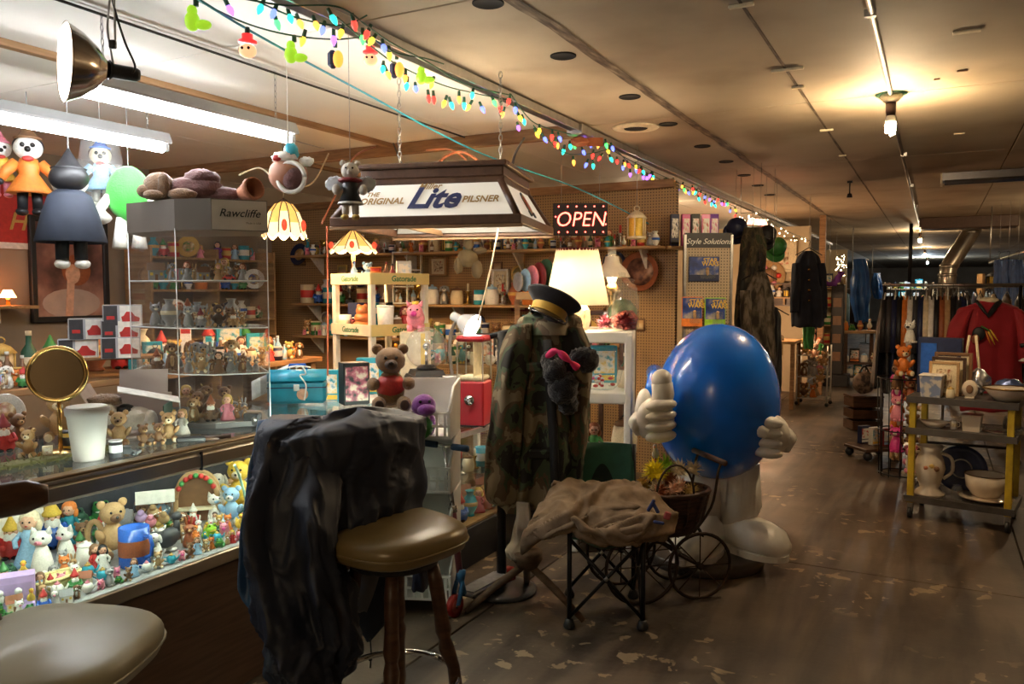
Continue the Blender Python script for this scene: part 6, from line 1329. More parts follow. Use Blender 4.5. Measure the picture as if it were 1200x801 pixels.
obj('hanging_string', MB().cyl((0, 0, .48), (0, 0, ZC - p.z), .003, n=5), cmat('grey'), t)
p = at(338, 205, 3.75); t = thing('round_plush_hat', 'round brown plush ball with white band, hung from tube light', 'plush toy', p, YAW)
obj('ball', puff((0, 0, 0), (.092, .085, .085), 1, 1, .03), mat('leather_brown', (.3, .13, .07), rough=.7, var=.2), t); obj('dark_panel', puff((.03, -.035, -.02), (.06, .055, .058), 1, 2, .03), PM, t)
obj('white_band', MB().tube([(.03 + .062 * math.cos(a), -.062 - .018 * math.cos(a) * 0, -.02 + .068 * math.sin(a)) for a in [i * 2 * PI / 28 for i in range(29)]], .011, 7), cmat('white', .9), t)
obj('fur_crown', puff((-.01, -.02, .075), (.06, .05, .03), 4, 3, .2), cmat('white', .9), t); obj('blue_ribbon', puff((.02, -.02, .1), (.035, .03, .045), 3, 4, .15), cmat('teal', .8), t); obj('red_patch', puff((-.035, -.06, .07), (.022, .012, .015), 2, 4, .1), cmat('red', .8), t); obj('tassel', puff((.09, -.02, .06), (.035, .02, .022), 4, 5, .25), cmat('white', .9), t)
obj('hanging_string', MB().cyl((0, 0, .09), (0, 0, .2), .008, n=6).cyl((0, 0, .2), (0, 0, ZC - p.z), .002, n=5), cmat('white'), t)
p = at(411, 258, 3.62); t = thing('white_bear_doll', 'white bear doll in a black dress hanging at the beer lamp corner', 'doll', p, YAW + .1, sc=.27)
obj('body', MB().lathe([(0, .28), (.2, .3), (.12, .48), (.14, .6), (.08, .68), (0, .68)], 18), cmat('black', .9), t); obj('head', puff((0, -.02, .82), (.15, .14, .14), 2, 2, .05).sph((0, -.16, .79), .04, 8, 6), WP, t); obj('collar', puff((0, -.02, .66), (.2, .15, .05), 5, 3, .15), cmat('dark_red', .9), t); obj('lace_trim', MB().lathe([(.2, .3), (.22, .27), (.2, .26)], 18, cap=False), cmat('white'), t)
for s_ in (-1, 1): obj('ear', puff((s_ * .12, 0, .95), (.05, .03, .05), 2, 4, .05), WP, t); obj('leg', MB().tube([(s_ * .08, 0, .28), (s_ * .085, 0, .1)], .06, 9), WP, t); obj('foot', puff((s_ * .09, -.04, .05), (.065, .1, .05), 2, 4, .05), cmat('gold', .9), t); obj('arm', puff((s_ * .22, -.08, .5), (.07, .1, .09), 2, 5, .08), WP, t); obj('wing', puff((s_ * .26, .1, .62), (.16, .02, .12), 4, 6, .3), mat('pale_wing', (.5, .52, .56), rough=.8), t); obj('eye', MB().sph((s_ * .055, -.15, .85), .018, 7, 5), EYE, t)
obj('hanging_string', MB().cyl((0, 0, .95), (0, 0, (ZC - p.z) / .27), .006, n=5), cmat('grey'), t)
# ================================================================== left wall: banner, portrait, shelves, cluttered table
XL = -6.6
q0, q1 = atx(-25, 232, XL + .02), atx(57, 253, XL + .02)
t = thing('red_banner', 'red wall banner with gold lettering and white lower edge', 'banner', (XL + .012, (q0.y + q1.y) / 2, 1.98))
wd = q1.y - q0.y
obj('cloth', MB().box((0, 0, .25), (.012, wd, .5)), cmat('red', .6), t); obj('white_edge', MB().box((.002, 0, -.02), (.012, wd, .05)), cmat('white', .6), t)
text('Ho', cmat('gold', .4), t, (.01, wd * .12, .17), (R(90), 0, R(90)), .2, shear=.3, depth=.01, bold=.01)
q0, q1 = atx(38, 372, XL), atx(119, 262, XL); zb, zt_ = q0.z - .02, q1.z
t = thing('portrait_poster', 'framed romantic portrait poster in dusky pinks on the left wall', 'poster', (XL, (q0.y + q1.y) / 2, zb)); wd, hh = q1.y - q0.y, zt_ - zb
for s_ in (-1, 1): obj('frame_bar', MB().box((.03, s_ * wd / 2, hh / 2), (.05, .05, hh + .05), ch=.008), cmat('black', .4), t); obj('frame_bar', MB().box((.03, 0, hh / 2 + s_ * hh / 2), (.05, wd, .05), ch=.008), cmat('black', .4), t)
obj('print', MB().box((.02, 0, hh / 2), (.02, wd, hh)), ramp_mat('rose_painting', [(.3, (.06, .03, .025)), (.45, (.22, .1, .08)), (.6, (.45, .24, .18)), (.75, (.6, .42, .34))], nscale=3.2, detail=5, rough=.35), t)
def flat(poly, x): b = MB().prism(poly, x, x + .006); b.v = [Vector((p.z, p.x, p.y)) for p in b.v]; return b
def ell(cx, cy, rx, ry, n=20): return [(cx + rx * math.cos(i * 2 * PI / n), cy + ry * math.sin(i * 2 * PI / n)) for i in range(n)]
obj('painted_hair', flat(ell(.08 * wd, hh * .5, .2 * wd, .16 * hh), .03), cmat('rust', .4), t); obj('painted_face', flat(ell(.02 * wd, hh * .46, .1 * wd, .1 * hh), .037), cmat('skin', .4), t); obj('painted_dress', flat(ell(.0, hh * .16, .4 * wd, .15 * hh), .033), mat('painted_cream', (.5, .38, .32), rough=.4), t); obj('painted_arm', flat([(-.1 * wd, .02), (.0, .02), (.04 * wd, hh * .4), (-.06 * wd, hh * .4)], .04), cmat('skin', .4), t)
# wall shelf and table along left wall
SHB = lambda c, d: MB().box(c, d, ch=.004)
t = thing('wall_shelf', 'plain wooden shelf holding dolls below the red banner', 'shelf', (XL + .19, 2.7, 1.47)); obj('board', SHB((0, 0, 0), (.34, 2.2, .025)), SHELFW, t)
for y in (-.9, 0, .9): obj('bracket', MB().box((-.1, y, -.07), (.15, .02, .11)), cmat('white'), t)
row((XL + .2, 1.7, 1.483), (XL + .2, 3.3, 1.483), .42, ('doll', 'gnome', 'bear', 'doll'), 'on the wooden shelf below the red banner', seed=51)
t = thing('work_table', 'long wooden table behind the counter heaped with collectibles', 'table', (-4.9, 3.3, 0))
obj('top', SHB((0, 0, 1.03), (.8, 3.6, .04)), WOODY, t)
for sx in (-.36, .36):
    for sy in (-1.7, 1.7): obj('leg', MB().box((sx, sy, .505), (.06, .06, 1.01), ch=.004), WOOD, t)
TZ = 1.051
q = at(115, 424, 4.97); OCC.append((q.x, q.y, 1.0, .36, .5))
row((-4.58, 1.7, TZ), (-4.58, 5.0, TZ), .17, ('jar', 'mug', 'bear', 'doll', 'tin', 'bottle', 'dog', 'gnome', 'box'), 'on the front of the table behind the counter', seed=61, jit=.02)
row((-4.8, 1.7, TZ), (-4.8, 5.0, TZ), .24, ('box', 'jar', 'bear', 'doll', 'tin', 'bottle', 'dog', 'book', 'lantern'), 'in the middle of the table behind the counter', seed=62, jit=.02)
row((-5.08, 1.7, TZ), (-5.08, 5.0, TZ), .34, ('box', 'doll', 'bottle', 'book', 'lantern', 'vase', 'frame', 'gnome'), 'at the back of the table behind the counter', seed=63)
for i, x in enumerate((-4.66, -4.72, -4.9, -5.0)): row((x, 1.7, TZ), (x, 5.0, TZ), (.12, .14, .2, .26)[i], ('jar', 'mug', 'bear', 'doll', 'tin', 'bottle', 'dog', 'teapot', 'cat', 'bird', 'box'), 'on the crowded table, %s line' % ('first', 'second', 'third', 'fourth')[i], seed=500 + i, jit=.02)
t = thing('back_shelf_unit', 'dark wooden shelf unit of trinkets against the left wall', 'shelf unit', (XL + .22, 5.55, 0))
for z in (.8, 1.14, 1.3, 1.6, 1.9): obj('shelf_board', SHB((0, 0, z), (.36, 1.5, .022)), SHELFW, t)
for y in (-.75, 0, .75): obj('upright', SHB((0, y, 1.0), (.36, .025, 2.)), SHELFW, t)
for i, z in enumerate((1.3, 1.6, 1.9)): row((XL + .3, 4.84, z + .012), (XL + .3, 5.5, z + .012), .2, ('mug', 'vase', 'doll', 'plate', 'jar', 'gnome', 'tin', 'candle'), 'on the left wall unit, %s shelf' % ('lower', 'middle', 'top')[i], seed=70 + i); row((XL + .3, 5.58, z + .012), (XL + .3, 6.25, z + .012), .2, ('mug', 'vase', 'doll', 'plate', 'jar', 'gnome', 'tin', 'pig'), 'on the left wall unit, %s shelf' % ('lower', 'middle', 'top')[i], seed=80 + i)
# stacked model car boxes
REDC = cmat('red', .3)
def car_box(px, py, d, label, wpx=42, hpx=25):
    p = at(px, py, d); w_, h_ = wpx * d / FPX, hpx * d / FPX
    t = thing('model_kit_box', label, 'box', p, YAW + R(26), group='model car kit boxes stacked behind the mirror')
    obj('carton', MB().box((0, .05, h_ / 2), (w_, .1, h_), ch=.002), mat('kit_grey', (.4, .42, .45), rough=.4, var=.2), t)
    obj('picture_panel', MB().box((w_ * .2, -.001, h_ / 2), (w_ * .54, .004, h_ * .92)), cmat('white', .4), t); obj('dark_panel', MB().box((-w_ * .3, -.001, h_ / 2), (w_ * .34, .004, h_ * .92)), cmat('charcoal', .4), t)
    b = MB().prism([(-.4, .0), (.42, .0), (.45, .1), (.2, .16), (.05, .27), (-.2, .27), (-.33, .16), (-.45, .13)], 0, .004); b.v = [Vector((w_ * .2 + p_.x * w_ * .52, -.004 - p_.z, h_ * .22 + p_.y * h_ * 1.7)) for p_ in b.v]; obj('printed_car', b, REDC, t)
    obj('small_car_print', MB().box((-w_ * .3, -.004, h_ * .4), (w_ * .2, .003, h_ * .16)), REDC, t)
zc = TZ
for i, (px, py, lb) in enumerate(((92, 422, 'grey model car kit box, lower of two, behind the brass mirror'), (104, 398, 'grey model car kit box, upper of two, behind the brass mirror'), (142, 420, 'grey model car kit box, bottom of three, beside the acrylic tower'), (142, 400, 'grey model car kit box, middle of three, beside the acrylic tower'), (144, 382, 'grey model car kit box, top of three, beside the acrylic tower'))):
    car_box(px, py, 4.9, lb)
t = thing('kit_box_riser', 'low plain wooden riser under the model kit boxes', 'stand', Vector((at(115, 424, 4.97).x, at(115, 424, 4.97).y, 1.19)), YAW + R(26)); obj('board', MB().box((0, .05, -.012), (.72, .2, .02), ch=.003), WOOD, t)
for s_ in (-1, 1): obj('foot', MB().box((s_ * .33, .05, -.08), (.02, .18, .115)), WOOD, t)
# small glowing lamps in the clutter
for (px, py) in ((14, 350), (45, 380)):
    p = Vector((XL + .2, 3.45 if px < 30 else 3.65, 1.545)); t = thing('night_light', 'small glowing orange shaded light in the clutter under the wall shelf', 'lamp', p, group='small orange lights at the left wall'); obj('shade', MB().lathe([(.03, .06), (.06, 0)], 12, cap=False), glow('orange_shade', (1, .36, .1), 5), t); obj('foot', MB().cyl((0, 0, -.06), (0, 0, 0.02), .015), BRASS, t)
# ================================================================== booth back wall shelves
YB_ = 6.65
for z, x0, x1, lab, s in ((1.955, -6.0, -2.0, 'upper long pine shelf on the brown pegboard', 91), (1.455, -6.0, -3.0, 'lower pine shelf on pegboard behind the rack', 92), (1.12, -6.0, -2.4, 'bottom pine shelf on the brown pegboard', 93)):
    t = thing('wall_shelf', lab, 'shelf', ((x0 + x1) / 2, YB_ - .18, z)); obj('board', SHB((0, 0, 0), (x1 - x0, .3, .024)), SHELFW, t)
    n = 4
    for k in range(n): obj('bracket', MB().prism([(0, 0), (.2, 0), (.0, -.18)], -.008, .008).at() , cmat('white'), t, ((x1 - x0) * (k / (n - 1) - .5) * .9, .14, -.013), (R(90), 0, R(-90)))
SPOT = {1.955: 'on the upper pegboard shelf', 1.455: 'on the lower pegboard shelf', 1.12: 'on the bottom pegboard shelf'}
row((-5.95, 6.45, 1.968), (-2.05, 6.45, 1.968), .2, ('vase', 'candle', 'bottle', 'doll', 'trophy', 'box', 'globe', 'lantern', 'jar', 'bird'), SPOT[1.955], seed=101)
row((-5.95, 6.57, 1.968), (-2.05, 6.57, 1.968), .33, ('frame', 'box', 'book'), 'at the back of the upper pegboard shelf', seed=102)
row((-5.95, 6.42, 1.468), (-3.05, 6.42, 1.468), .24, ('vase', 'trophy', 'jar', 'gnome', 'candle', 'globe', 'bird', 'mug', 'dog'), SPOT[1.455], seed=103)
row((-5.95, 6.57, 1.468), (-3.05, 6.57, 1.468), .34, ('frame', 'plate', 'frame', 'vase'), 'at the back of the lower pegboard shelf', seed=104)
row((-5.95, 6.45, 1.133), (-2.45, 6.45, 1.133), .22, ('vase', 'plate', 'jar', 'gnome', 'tin', 'globe', 'book', 'mug', 'box', 'bear'), SPOT[1.12], seed=105)
SM = ('mug', 'vase', 'candle', 'bird', 'cat', 'jar', 'trophy', 'pig', 'dog', 'bottle', 'tin', 'teapot')
for i, (z, x0, x1, nm) in enumerate(((1.968, -5.95, -2.05, 'upper'), (1.468, -5.95, -3.05, 'lower'), (1.133, -5.95, -2.45, 'bottom'))):
    row((x0, 6.37, z), (x1, 6.37, z), .13, SM, 'along the front of the %s pegboard shelf' % nm, seed=600 + i); row((x0, 6.5, z), (x1, 6.5, z), .17, SM, 'mid-row on the %s pegboard shelf' % nm, seed=610 + i)
t = thing('trinket_table', 'narrow pine table of trinkets before the pegboard wall', 'table', (-3.35, 5.72, 0)); obj('top', SHB((0, 0, .98), (1.7, .44, .03)), SHELFW, t)
for sx in (-.8, .8):
    for sy in (-.18, .18): obj('leg', MB().box((sx, sy, .482), (.045, .045, .965)), WOOD, t)
row((-4.15, 5.56, .996), (-2.55, 5.56, .996), .2, SM + ('doll', 'globe', 'gnome'), 'at the front of the trinket table', seed=620); row((-4.15, 5.72, .996), (-2.55, 5.72, .996), .28, SM + ('box', 'lantern', 'frame'), 'in the middle of the trinket table', seed=621); row((-4.15, 5.88, .996), (-2.55, 5.88, .996), .36, ('box', 'book', 'vase', 'bottle', 'frame'), 'at the back of the trinket table', seed=622)
for i in range(16):
    x = -5.8 + i * .235; z = (1.3, 1.76, 1.8, 1.3)[i % 4] + .06 * math.sin(i * 2.3); k = ('plate', 'frame', 'plate', 'frame')[(i * 3) % 4]; c = FIGC[k][i % 3]; h = .15 + .03 * (i % 3)
    t = thing('wall_ornament', '%s and %s %s hooked flat on the pegboard' % (c[0].replace('_', '-'), c[1].replace('_', '-'), ('round plaque', 'square plaque')[k == 'frame']), 'plaque', (x, 6.643, z), group='plaques on the pegboard')
    n = (24, 4)[k == 'frame']; b = MB().at((0, 0, 0), (R(90), 0, 0)).lathe([(0, 0), (h * .5, 0), (h * .5, .012), (h * .4, .018), (h * .38, .01), (0, .01)], n, a0=PI / 4); obj('rim', b, cmat(c[0], .4), t); obj('painted_centre', MB().at((0, -.011, 0), (R(90), 0, 0)).lathe([(0, 0), (h * .37, 0), (h * .37, .003), (0, .003)], n, a0=PI / 4), ramp_mat('plateart_' + c[1], [(.35, PAL[c[1]]), (.5, PAL['tan']), (.65, PAL['cream'])], nscale=4, rough=.3), t)
# pictures and things hung on the pegboard
def wallpic(px, py, w_, h_, c, label, y=YB_ - .01):
    p = aty(px, py, y); t = put('frame', c, (p.x, y - .02, p.z - h_ / 2), h_, '', rz=0, desc=label); t.scale = (w_ / .8, 1.0, h_); return t
wallpic(515, 312, .2, .18, ('tan', 'rust'), 'small tan framed brown picture on the pegboard by the yellow rack')
wallpic(588, 330, .18, .24, ('white', 'grey'), 'white framed sketch on the pegboard right of the pull cord')
wallpic(610, 352, .16, .2, ('dark_red', 'cream'), 'narrow red framed print on the pegboard above the cap')
p = aty(350, 298, YB_ - .06); t = put('plate', ('navy', 'gold'), (p.x, p.y, p.z - .12), .24, '', rz=0, desc='navy rimmed decorative plate hung on pegboard near stained glass lamp')
p = aty(750, 318, YB_ - .06); t = thing('round_tray', 'large round copper-coloured tray leaning on the pegboard wall', 'tray', (p.x, p.y, p.z)); b = MB().at((0, 0, 0), (R(90), 0, 0)).lathe([(0, 0), (.15, 0), (.165, .02), (.17, .02), (.15, -.008), (0, -.008)], 32); obj('dish', b, cmat('rust', .35), t); obj('engraving', MB().at((0, -.003, 0), (R(90), 0, 0)).lathe([(0, 0), (.12, 0), (.12, .002), (0, .002)], 24), ramp_mat('engraved', [(.4, (.1, .04, .03)), (.6, (.3, .14, .08))], nscale=18, rough=.4), t)
# pale plush hanging at shelf
p = at(548, 300, 6.0); t = thing('hanging_plush', 'khaki long-limbed plush hanging in front of the upper pegboard shelf', 'plush toy', p, YAW, sc=.7)
KH = mat('khaki_plush', (.26, .2, .11), rough=.9, bump=.4, bscale=90)
obj('body', puff((0, 0, -.02), (.11, .06, .1), 2, 1, .1), KH, t); obj('head', puff((0.01, -.01, .13), (.06, .05, .06), 2, 2, .08), KH, t); obj('limb', puff((-.1, 0, -.1), (.05, .05, .09), 2, 3, .1), KH, t); obj('limb', puff((.1, 0, -.14), (.06, .05, .1), 2, 4, .1), KH, t); obj('limb', puff((.14, -.02, .06), (.07, .03, .035), 2, 5, .1), KH, t); obj('hanging_string', MB().cyl((0, 0, .19), (0, 0, (ZC - p.z) / .7), .003, n=5), cmat('grey'), t)
cable([at(584, 268, 4.3), at(572, 328, 4.3), at(560, 376, 4.3)], .0045, cmat('cream'), 'taut white pull cord slanting down from beer lamp', 'pull_cord', 'cord', n=6)
# row of records / discs and a plank
p = at(622, 345, 5.9)
t = thing('plank_shelf', 'short bare pine plank holding round discs above the cap', 'shelf', p, YAW); obj('board', MB().box((.04, .06, -.01), (.3, .2, .055), ch=.004), mat('fresh_pine', (.52, .33, .17), rough=.6), t); obj('post', MB().box((-.1, .12, -.62), (.04, .04, 1.2)), WOOD, t); obj('post', MB().box((.18, .12, -.62), (.04, .04, 1.2)), WOOD, t)
for i, c in enumerate(('grey', 'light_blue', 'pink', 'dark_red', 'dark_green', 'brown')):
    q = at(607 + 8 * i, 322 - 1.5 * i, 5.92); r_ = .075 + .012 * i; t = thing('upright_disc', '%s round dish standing on edge on the pine plank' % c.replace('_', ' '), 'dish', (q.x, q.y, p.z + .02 + r_)); b = MB().at((0, 0, 0), (0, R(90), YAW + .5)).lathe([(0, -.006), (r_ * .9, -.006), (r_, .004), (r_ * .95, .006), (r_ * .6, 0), (0, 0)], 28); obj('dish', b, cmat(c, .35), t)
# ================================================================== rack with brand strips
gr = at(436, 388, 5.75); GY = mat('pale_yellow_plastic', (.62, .5, .2), rough=.5, var=.06); GW = mat('rack_white', (.7, .66, .55), rough=.5)
t = thing('drink_rack', 'cream and yellow plastic display rack with green lettered strips', 'display rack', (gr.x, gr.y, 0), YAW + R(44))
S_ = .48; za, zb2 = 1.31, 1.685        # local corner (0,0) is towards the camera; arms run +x (right) and +y (left)
for (x, y) in ((0, 0), (S_, 0), (0, S_), (S_, S_)): obj('post', MB().box((x, y, .86), (.045, .045, 1.72), ch=.006), GW, t)
GRN = mat('strip_green', (.02, .16, .06), rough=.5)
for z in (.5, .9, za, zb2):
    tr = obj('tray', MB().box((S_ / 2, S_ / 2, z - .03), (S_, S_, .012)), GW, t)
    obj('front_strip', MB().box((S_ / 2, -.026, z), (S_ + .05, .008, .085), ch=.003), GY, t); obj('front_strip', MB().box((-.026, S_ / 2, z), (.008, S_ + .05, .085), ch=.003), mat('cream_strip', (.62, .58, .42), rough=.5), t)
    text('Gatorade', GRN, t, (S_ * .55, -.031, z), (R(90), 0, 0), .058, shear=.1, bold=.02, depth=.01); text('Gatorade', GRN, t, (-.031, S_ * .5, z), (R(90), 0, R(-90)), .058, shear=.1, bold=.02, depth=.01)
def rk(x, y, z): a = YAW + R(44); return (gr.x + x * math.cos(a) - y * math.sin(a), gr.y + x * math.sin(a) + y * math.cos(a), z)
put('bottle', ('light_blue', 'blue'), rk(.08, .35, zb2 - .023), .16, 'on the top tray of the drink rack'); put('bear', ('light_blue', 'white'), rk(.1, .2, zb2 - .023), .15, 'on the top tray of the drink rack', adj='soft'); put('tin', ('red', 'orange'), rk(.1, .09, zb2 - .023), .11, 'on the top tray of the drink rack'); put('bottle', ('brown', 'dark_red'), rk(.2, .1, zb2 - .023), .15, 'on the top tray of the drink rack'); put('bottle', ('dark_red', 'black'), rk(.27, .12, zb2 - .023), .14, 'on the top tray of the drink rack'); put('box', ('silver', 'light_blue'), rk(.36, .1, zb2 - .023), .16, 'on the top tray of the drink rack', rz=YAW + .3)
q = rk(.12, .1, za - .023); t = thing('white_pot', 'tall plain white tumbler on the lower tray of drink rack', 'tumbler', rk(.14, .03, za - .023)); obj('tumbler', MB().lathe([(0, 0), (.055, 0), (.062, .2), (.056, .2), (.05, .01), (0, .01)], 24), cmat('white', .4), t); obj('rim', MB().lathe([(.062, .19), (.066, .195), (.064, .205), (.058, .2)], 24, cap=False), cmat('white', .4), t)
t = thing('frog_stack_toy', 'plump orange stacked ceramic toy on the lower tray of drink rack', 'ornament', rk(.05, .2, za - .023)); OR = mat('orange_glaze', (.62, .2, .06), rough=.35)
for i, (r_, z) in enumerate(((.075, .05), (.06, .11), (.048, .16))): obj('tier', MB().sph((0, 0, z), (r_, r_, .045), 16, 9), OR, t)
for s_ in (-1, 1): obj('ear', MB().sph((s_ * .03, 0, .195), .018, 8, 6), OR, t)
put('mug', ('white', 'cream'), rk(.03, .4, za - .023), .13, 'on the lower tray of the drink rack'); put('bear', ('dark_red', 'rust'), rk(.04, .31, za - .023), .1, 'on the lower tray of the drink rack'); put('jar', ('brown', 'silver'), rk(.26, .06, za - .023), .13, 'on the lower tray of the drink rack'); put('doll', ('red', 'dark_red'), rk(.35, .08, za - .023), .2, 'on the lower tray of the drink rack')
for i in range(5): put('book', FIGC['book'][i], rk(.1 + .066 * i, .36, za - .023), .22, 'at the back of the drink rack lower tray', rz=YAW + R(44))
# small white cubby behind rack
p = aty(478, 345, 6.42); OCC.append((p.x, p.y, 1.46, .2, .5)); t = thing('white_cubby', 'small white two-level cubby shelf behind the drink rack', 'shelf unit', (p.x, p.y, 1.468), YAW)
for z in (0.01, .17, .33, .5): obj('shelf_board', MB().box((0, 0, z), (.28, .16, .012)), cmat('white', .5), t)
for x in (-.135, 0, .135): obj('upright', MB().box((x, 0, .255), (.01, .16, .5)), cmat('white', .5), t)
# ================================================================== second showcase, table, candy machine, plasma globe
t = thing('glass_showcase', 'low glass showcase on black base behind the camouflage jacket', 'display case', (-2.57, 4.45, 0)); SW, SL = .46, 1.75
obj('base', MB().box((0, 0, .115), (SW, SL, .23), ch=.004), cmat('black', .5), t)
for z in (.24, .5): obj('shelf', MB().box((0, 0, z), (SW - .02, SL - .02, .012)), [SHELFW, GLASS][z > .3], t)
obj('top', MB().box((0, 0, .785), (SW, SL, .014)), GLASS, t)
for sx in (-1, 1):
    for sy in (-1, 1): obj('corner_post', MB().box((sx * (SW / 2 - .012), sy * (SL / 2 - .012), .505), (.022, .022, .55)), STEEL, t)
    obj('top_rail', MB().box((sx * (SW / 2 - .01), 0, .782), (.024, SL, .028)), STEEL, t); obj('side_pane', MB().box((sx * (SW / 2 - .004), 0, .5), (.005, SL - .04, .52)), GLASS, t)
obj('end_pane', MB().box((0, -SL / 2 + .004, .5), (SW - .04, .005, .52)), GLASS, t)
row((-2.44, 3.68, .247), (-2.44, 5.2, .247), .2, ('gnome', 'doll', 'jar', 'vase', 'bear', 'bird'), 'on the wooden floor of low glass showcase', seed=121); row((-2.62, 3.7, .247), (-2.62, 5.2, .247), .24, ('box', 'jar', 'vase', 'bottle', 'house'), 'at the back of low glass showcase floor', seed=122)
row((-2.48, 3.75, .507), (-2.48, 5.2, .507), .17, ('jar', 'tin', 'mug', 'bottle', 'candle'), 'on the glass shelf of low showcase', seed=123)
p = atx(556, 499, -2.44); t = thing('candy_machine', 'red metal candy machine with clear glass top on the low showcase', 'candy machine', (p.x, p.y, .7925), YAW - R(16)); RE = mat('red_enamel', (.33, .012, .025), rough=.35, var=.08)
obj('base', MB().box((0, 0, .135), (.17, .17, .27), ch=.01), RE, t); obj('lid', MB().box((0, 0, .522), (.18, .18, .035), ch=.014), RE, t)
for sx in (-1, 1):
    for sy in (-1, 1): obj('corner_bar', MB().box((sx * .08, sy * .08, .388), (.007, .007, .235)), STEEL, t)
    obj('pane', MB().box((sx * .082, 0, .388), (.003, .155, .235)), GLASS, t); obj('pane', MB().box((0, sx * .082, .388), (.155, .003, .235)), GLASS, t)
obj('divider', MB().box((.02, 0, .388), (.003, .15, .235)), cmat('cream'), t); obj('filling', MB().box((0, 0, .285), (.15, .15, .03), ch=.01), cmat('cream'), t); obj('coin_slot', MB().cyl((0, -.086, .16), (0, -.1, .16), .03), CHROME, t); obj('foot_plate', MB().box((0, 0, .004), (.185, .185, .008)), cmat('black'), t)
t = thing('white_table', 'small white side table carrying the plasma globe', 'table', (-3.08, 4.2, 0)); obj('top', MB().box((0, 0, .905), (.6, 1.2, .03), ch=.006), cmat('white', .5), t)
for sx in (-.27, .27):
    for sy in (-.56, .56): obj('leg', MB().box((sx, sy, .445), (.04, .04, .89), ch=.004), [cmat('white', .5), cmat('red', .5)][sx > 0 and sy < 0], t)
p = at(500, 455, 5.15); t = thing('plasma_globe', 'clear glass plasma globe on a black stepped base', 'plasma globe', (p.x, p.y, .921), YAW + R(20))
for i, (s_, z) in enumerate(((.3, .055), (.25, .125), (.2, .155))): obj('base_tier', MB().loft([[(x * s_ / 2, y * s_ / 2, 0 if j == 0 else 0) for x, y in ((-1, -1), (1, -1), (1, 1), (-1, 1))] for j in (0,)] * 1 + [[(x * s_ * .45, y * s_ * .45, (.11, .03, .03)[i]) for x, y in ((-1, -1), (1, -1), (1, 1), (-1, 1))]], sm=False) if False else MB().at((0, 0, (0, .11, .14)[i])).loft([[(x * s_ / 2, y * s_ / 2, 0) for x, y in ((-1, -1), (1, -1), (1, 1), (-1, 1))], [(x * s_ * .44, y * s_ * .44, (.11, .03, .03)[i]) for x, y in ((-1, -1), (1, -1), (1, 1), (-1, 1))]], sm=False), cmat('black', .35), t)
obj('collar', MB().lathe([(.06, .17), (.07, .175), (.05, .2), (0, .2)], 20), BLACKP, t); obj('globe', MB().sph((0, 0, .31), .135, 32, 20), glass_mat('globe_clear', tint=(.9, .91, .93), haze=.09), t); obj('electrode', MB().cyl((0, 0, .19), (0, 0, .3), .01, n=8).sph((0, 0, .32), .025, 12, 8), CHROME, t)
row((-3.28, 3.7, .921), (-3.28, 4.7, .921), .22, ('bear', 'jar', 'box', 'doll', 'bottle', 'dog'), 'on the white side table behind plasma globe', seed=131)
row((-2.95, 4.6, .921), (-2.95, 4.78, .921), .13, ('bear', 'mug', 'car', 'dog'), 'on the white side table beside plasma globe', seed=132)
p = at(487, 388, 5.6); t = put('pig', ('pink', 'magenta'), p, .22, '', rz=YAW, desc='big pink piggy bank with yellow crown above the plasma globe'); obj('crown', MB().lathe([(.1, .86), (.12, .96), (.1, .96), (.08, .88)], 7, cap=False), cmat('yellow'), t)
t = thing('plinth_box', 'yellow and white box standing under the pink piggy bank', 'box', (p.x, p.y, .921), YAW); obj('carton', MB().box((0, 0, (p.z - .922) / 2), (.2, .16, p.z - .922), ch=.004), cmat('cream'), t); obj('stripe', MB().box((.06, -.081, (p.z - .922) / 2), (.03, .004, p.z - .94)), cmat('yellow'), t)
# desk lamp
p = at(549, 380, 5.0); ax2 = (CR * .8 + CF * -.42 + UPV * -.42).normalized(); t = thing('desk_lamp', 'lit white gooseneck desk lamp with its bowl turned sideways', 'lamp', p, rot=ax2.to_track_quat('Z', 'X').to_euler())
obj('shade', MB().lathe([(.025, -.07), (.04, -.06), (.055, -.03), (.085, .03), (.087, .035)], 28, cap=False), mat('pale_grey_enamel', (.5, .52, .55), rough=.35), t, solid=.002); obj('bulb', MB().sph((0, 0, -.005), (.05, .05, .035), 16, 10), glow('desk_bulb', (1, .92, .8), 26), t); obj('socket', MB().lathe([(0, -.13), (.028, -.13), (.03, -.065), (0, -.065)], 16), mat('pale_grey_enamel', (.5, .52, .55)), t)
solo('lamp_stand', MB().tube(spline([tuple(at(540, 370, 5.03)), tuple(at(530, 385, 5.06)), tuple(at(527, 410, 5.08)), tuple(at(530, 440, 5.1))], 16), .012, 8).lathe([(0, 0), (.07, 0), (.07, .015), (0, .02)], 18, c=at(530, 442, 5.1)), STEEL, 'grey bent stem and foot of the desk lamp', 'lamp stand')
# ================================================================== white shelf unit, pleated lamp, jars
d0, d1 = at(683, 388, 4.9), at(737, 388, 4.75)
su = thing('plastic_shelf_unit', 'cream white plastic shelf unit with square legs behind the statue', 'shelf unit', (d1.x, d1.y, 0), YAW + R(-10)); SWx, SDy = .32, .62
LV = [1.34, .975, .55, .15]
for x in (-SWx, 0):
    for y in (0, SDy): obj('leg', MB().box((x, y, .67), (.05, .05, 1.34), ch=.01), WHITEP, su)
for z in LV:
    obj('shelf', MB().box((-SWx / 2, SDy / 2, z - .012), (SWx, SDy, .02)), WHITEP, su)
    for y in (0, SDy): obj('shelf_rail', MB().box((-SWx / 2, y, z - .02), (SWx, .045, .07), ch=.008), WHITEP, su)
    for x in (-SWx, 0): obj('shelf_rail', MB().box((x, SDy / 2, z - .02), (.045, SDy, .07), ch=.008), WHITEP, su)
def us(x, y, z): a = YAW + R(-10); return (d1.x + x * math.cos(a) - y * math.sin(a), d1.y + x * math.sin(a) + y * math.cos(a), z)
Z1 = LV[0] + .016
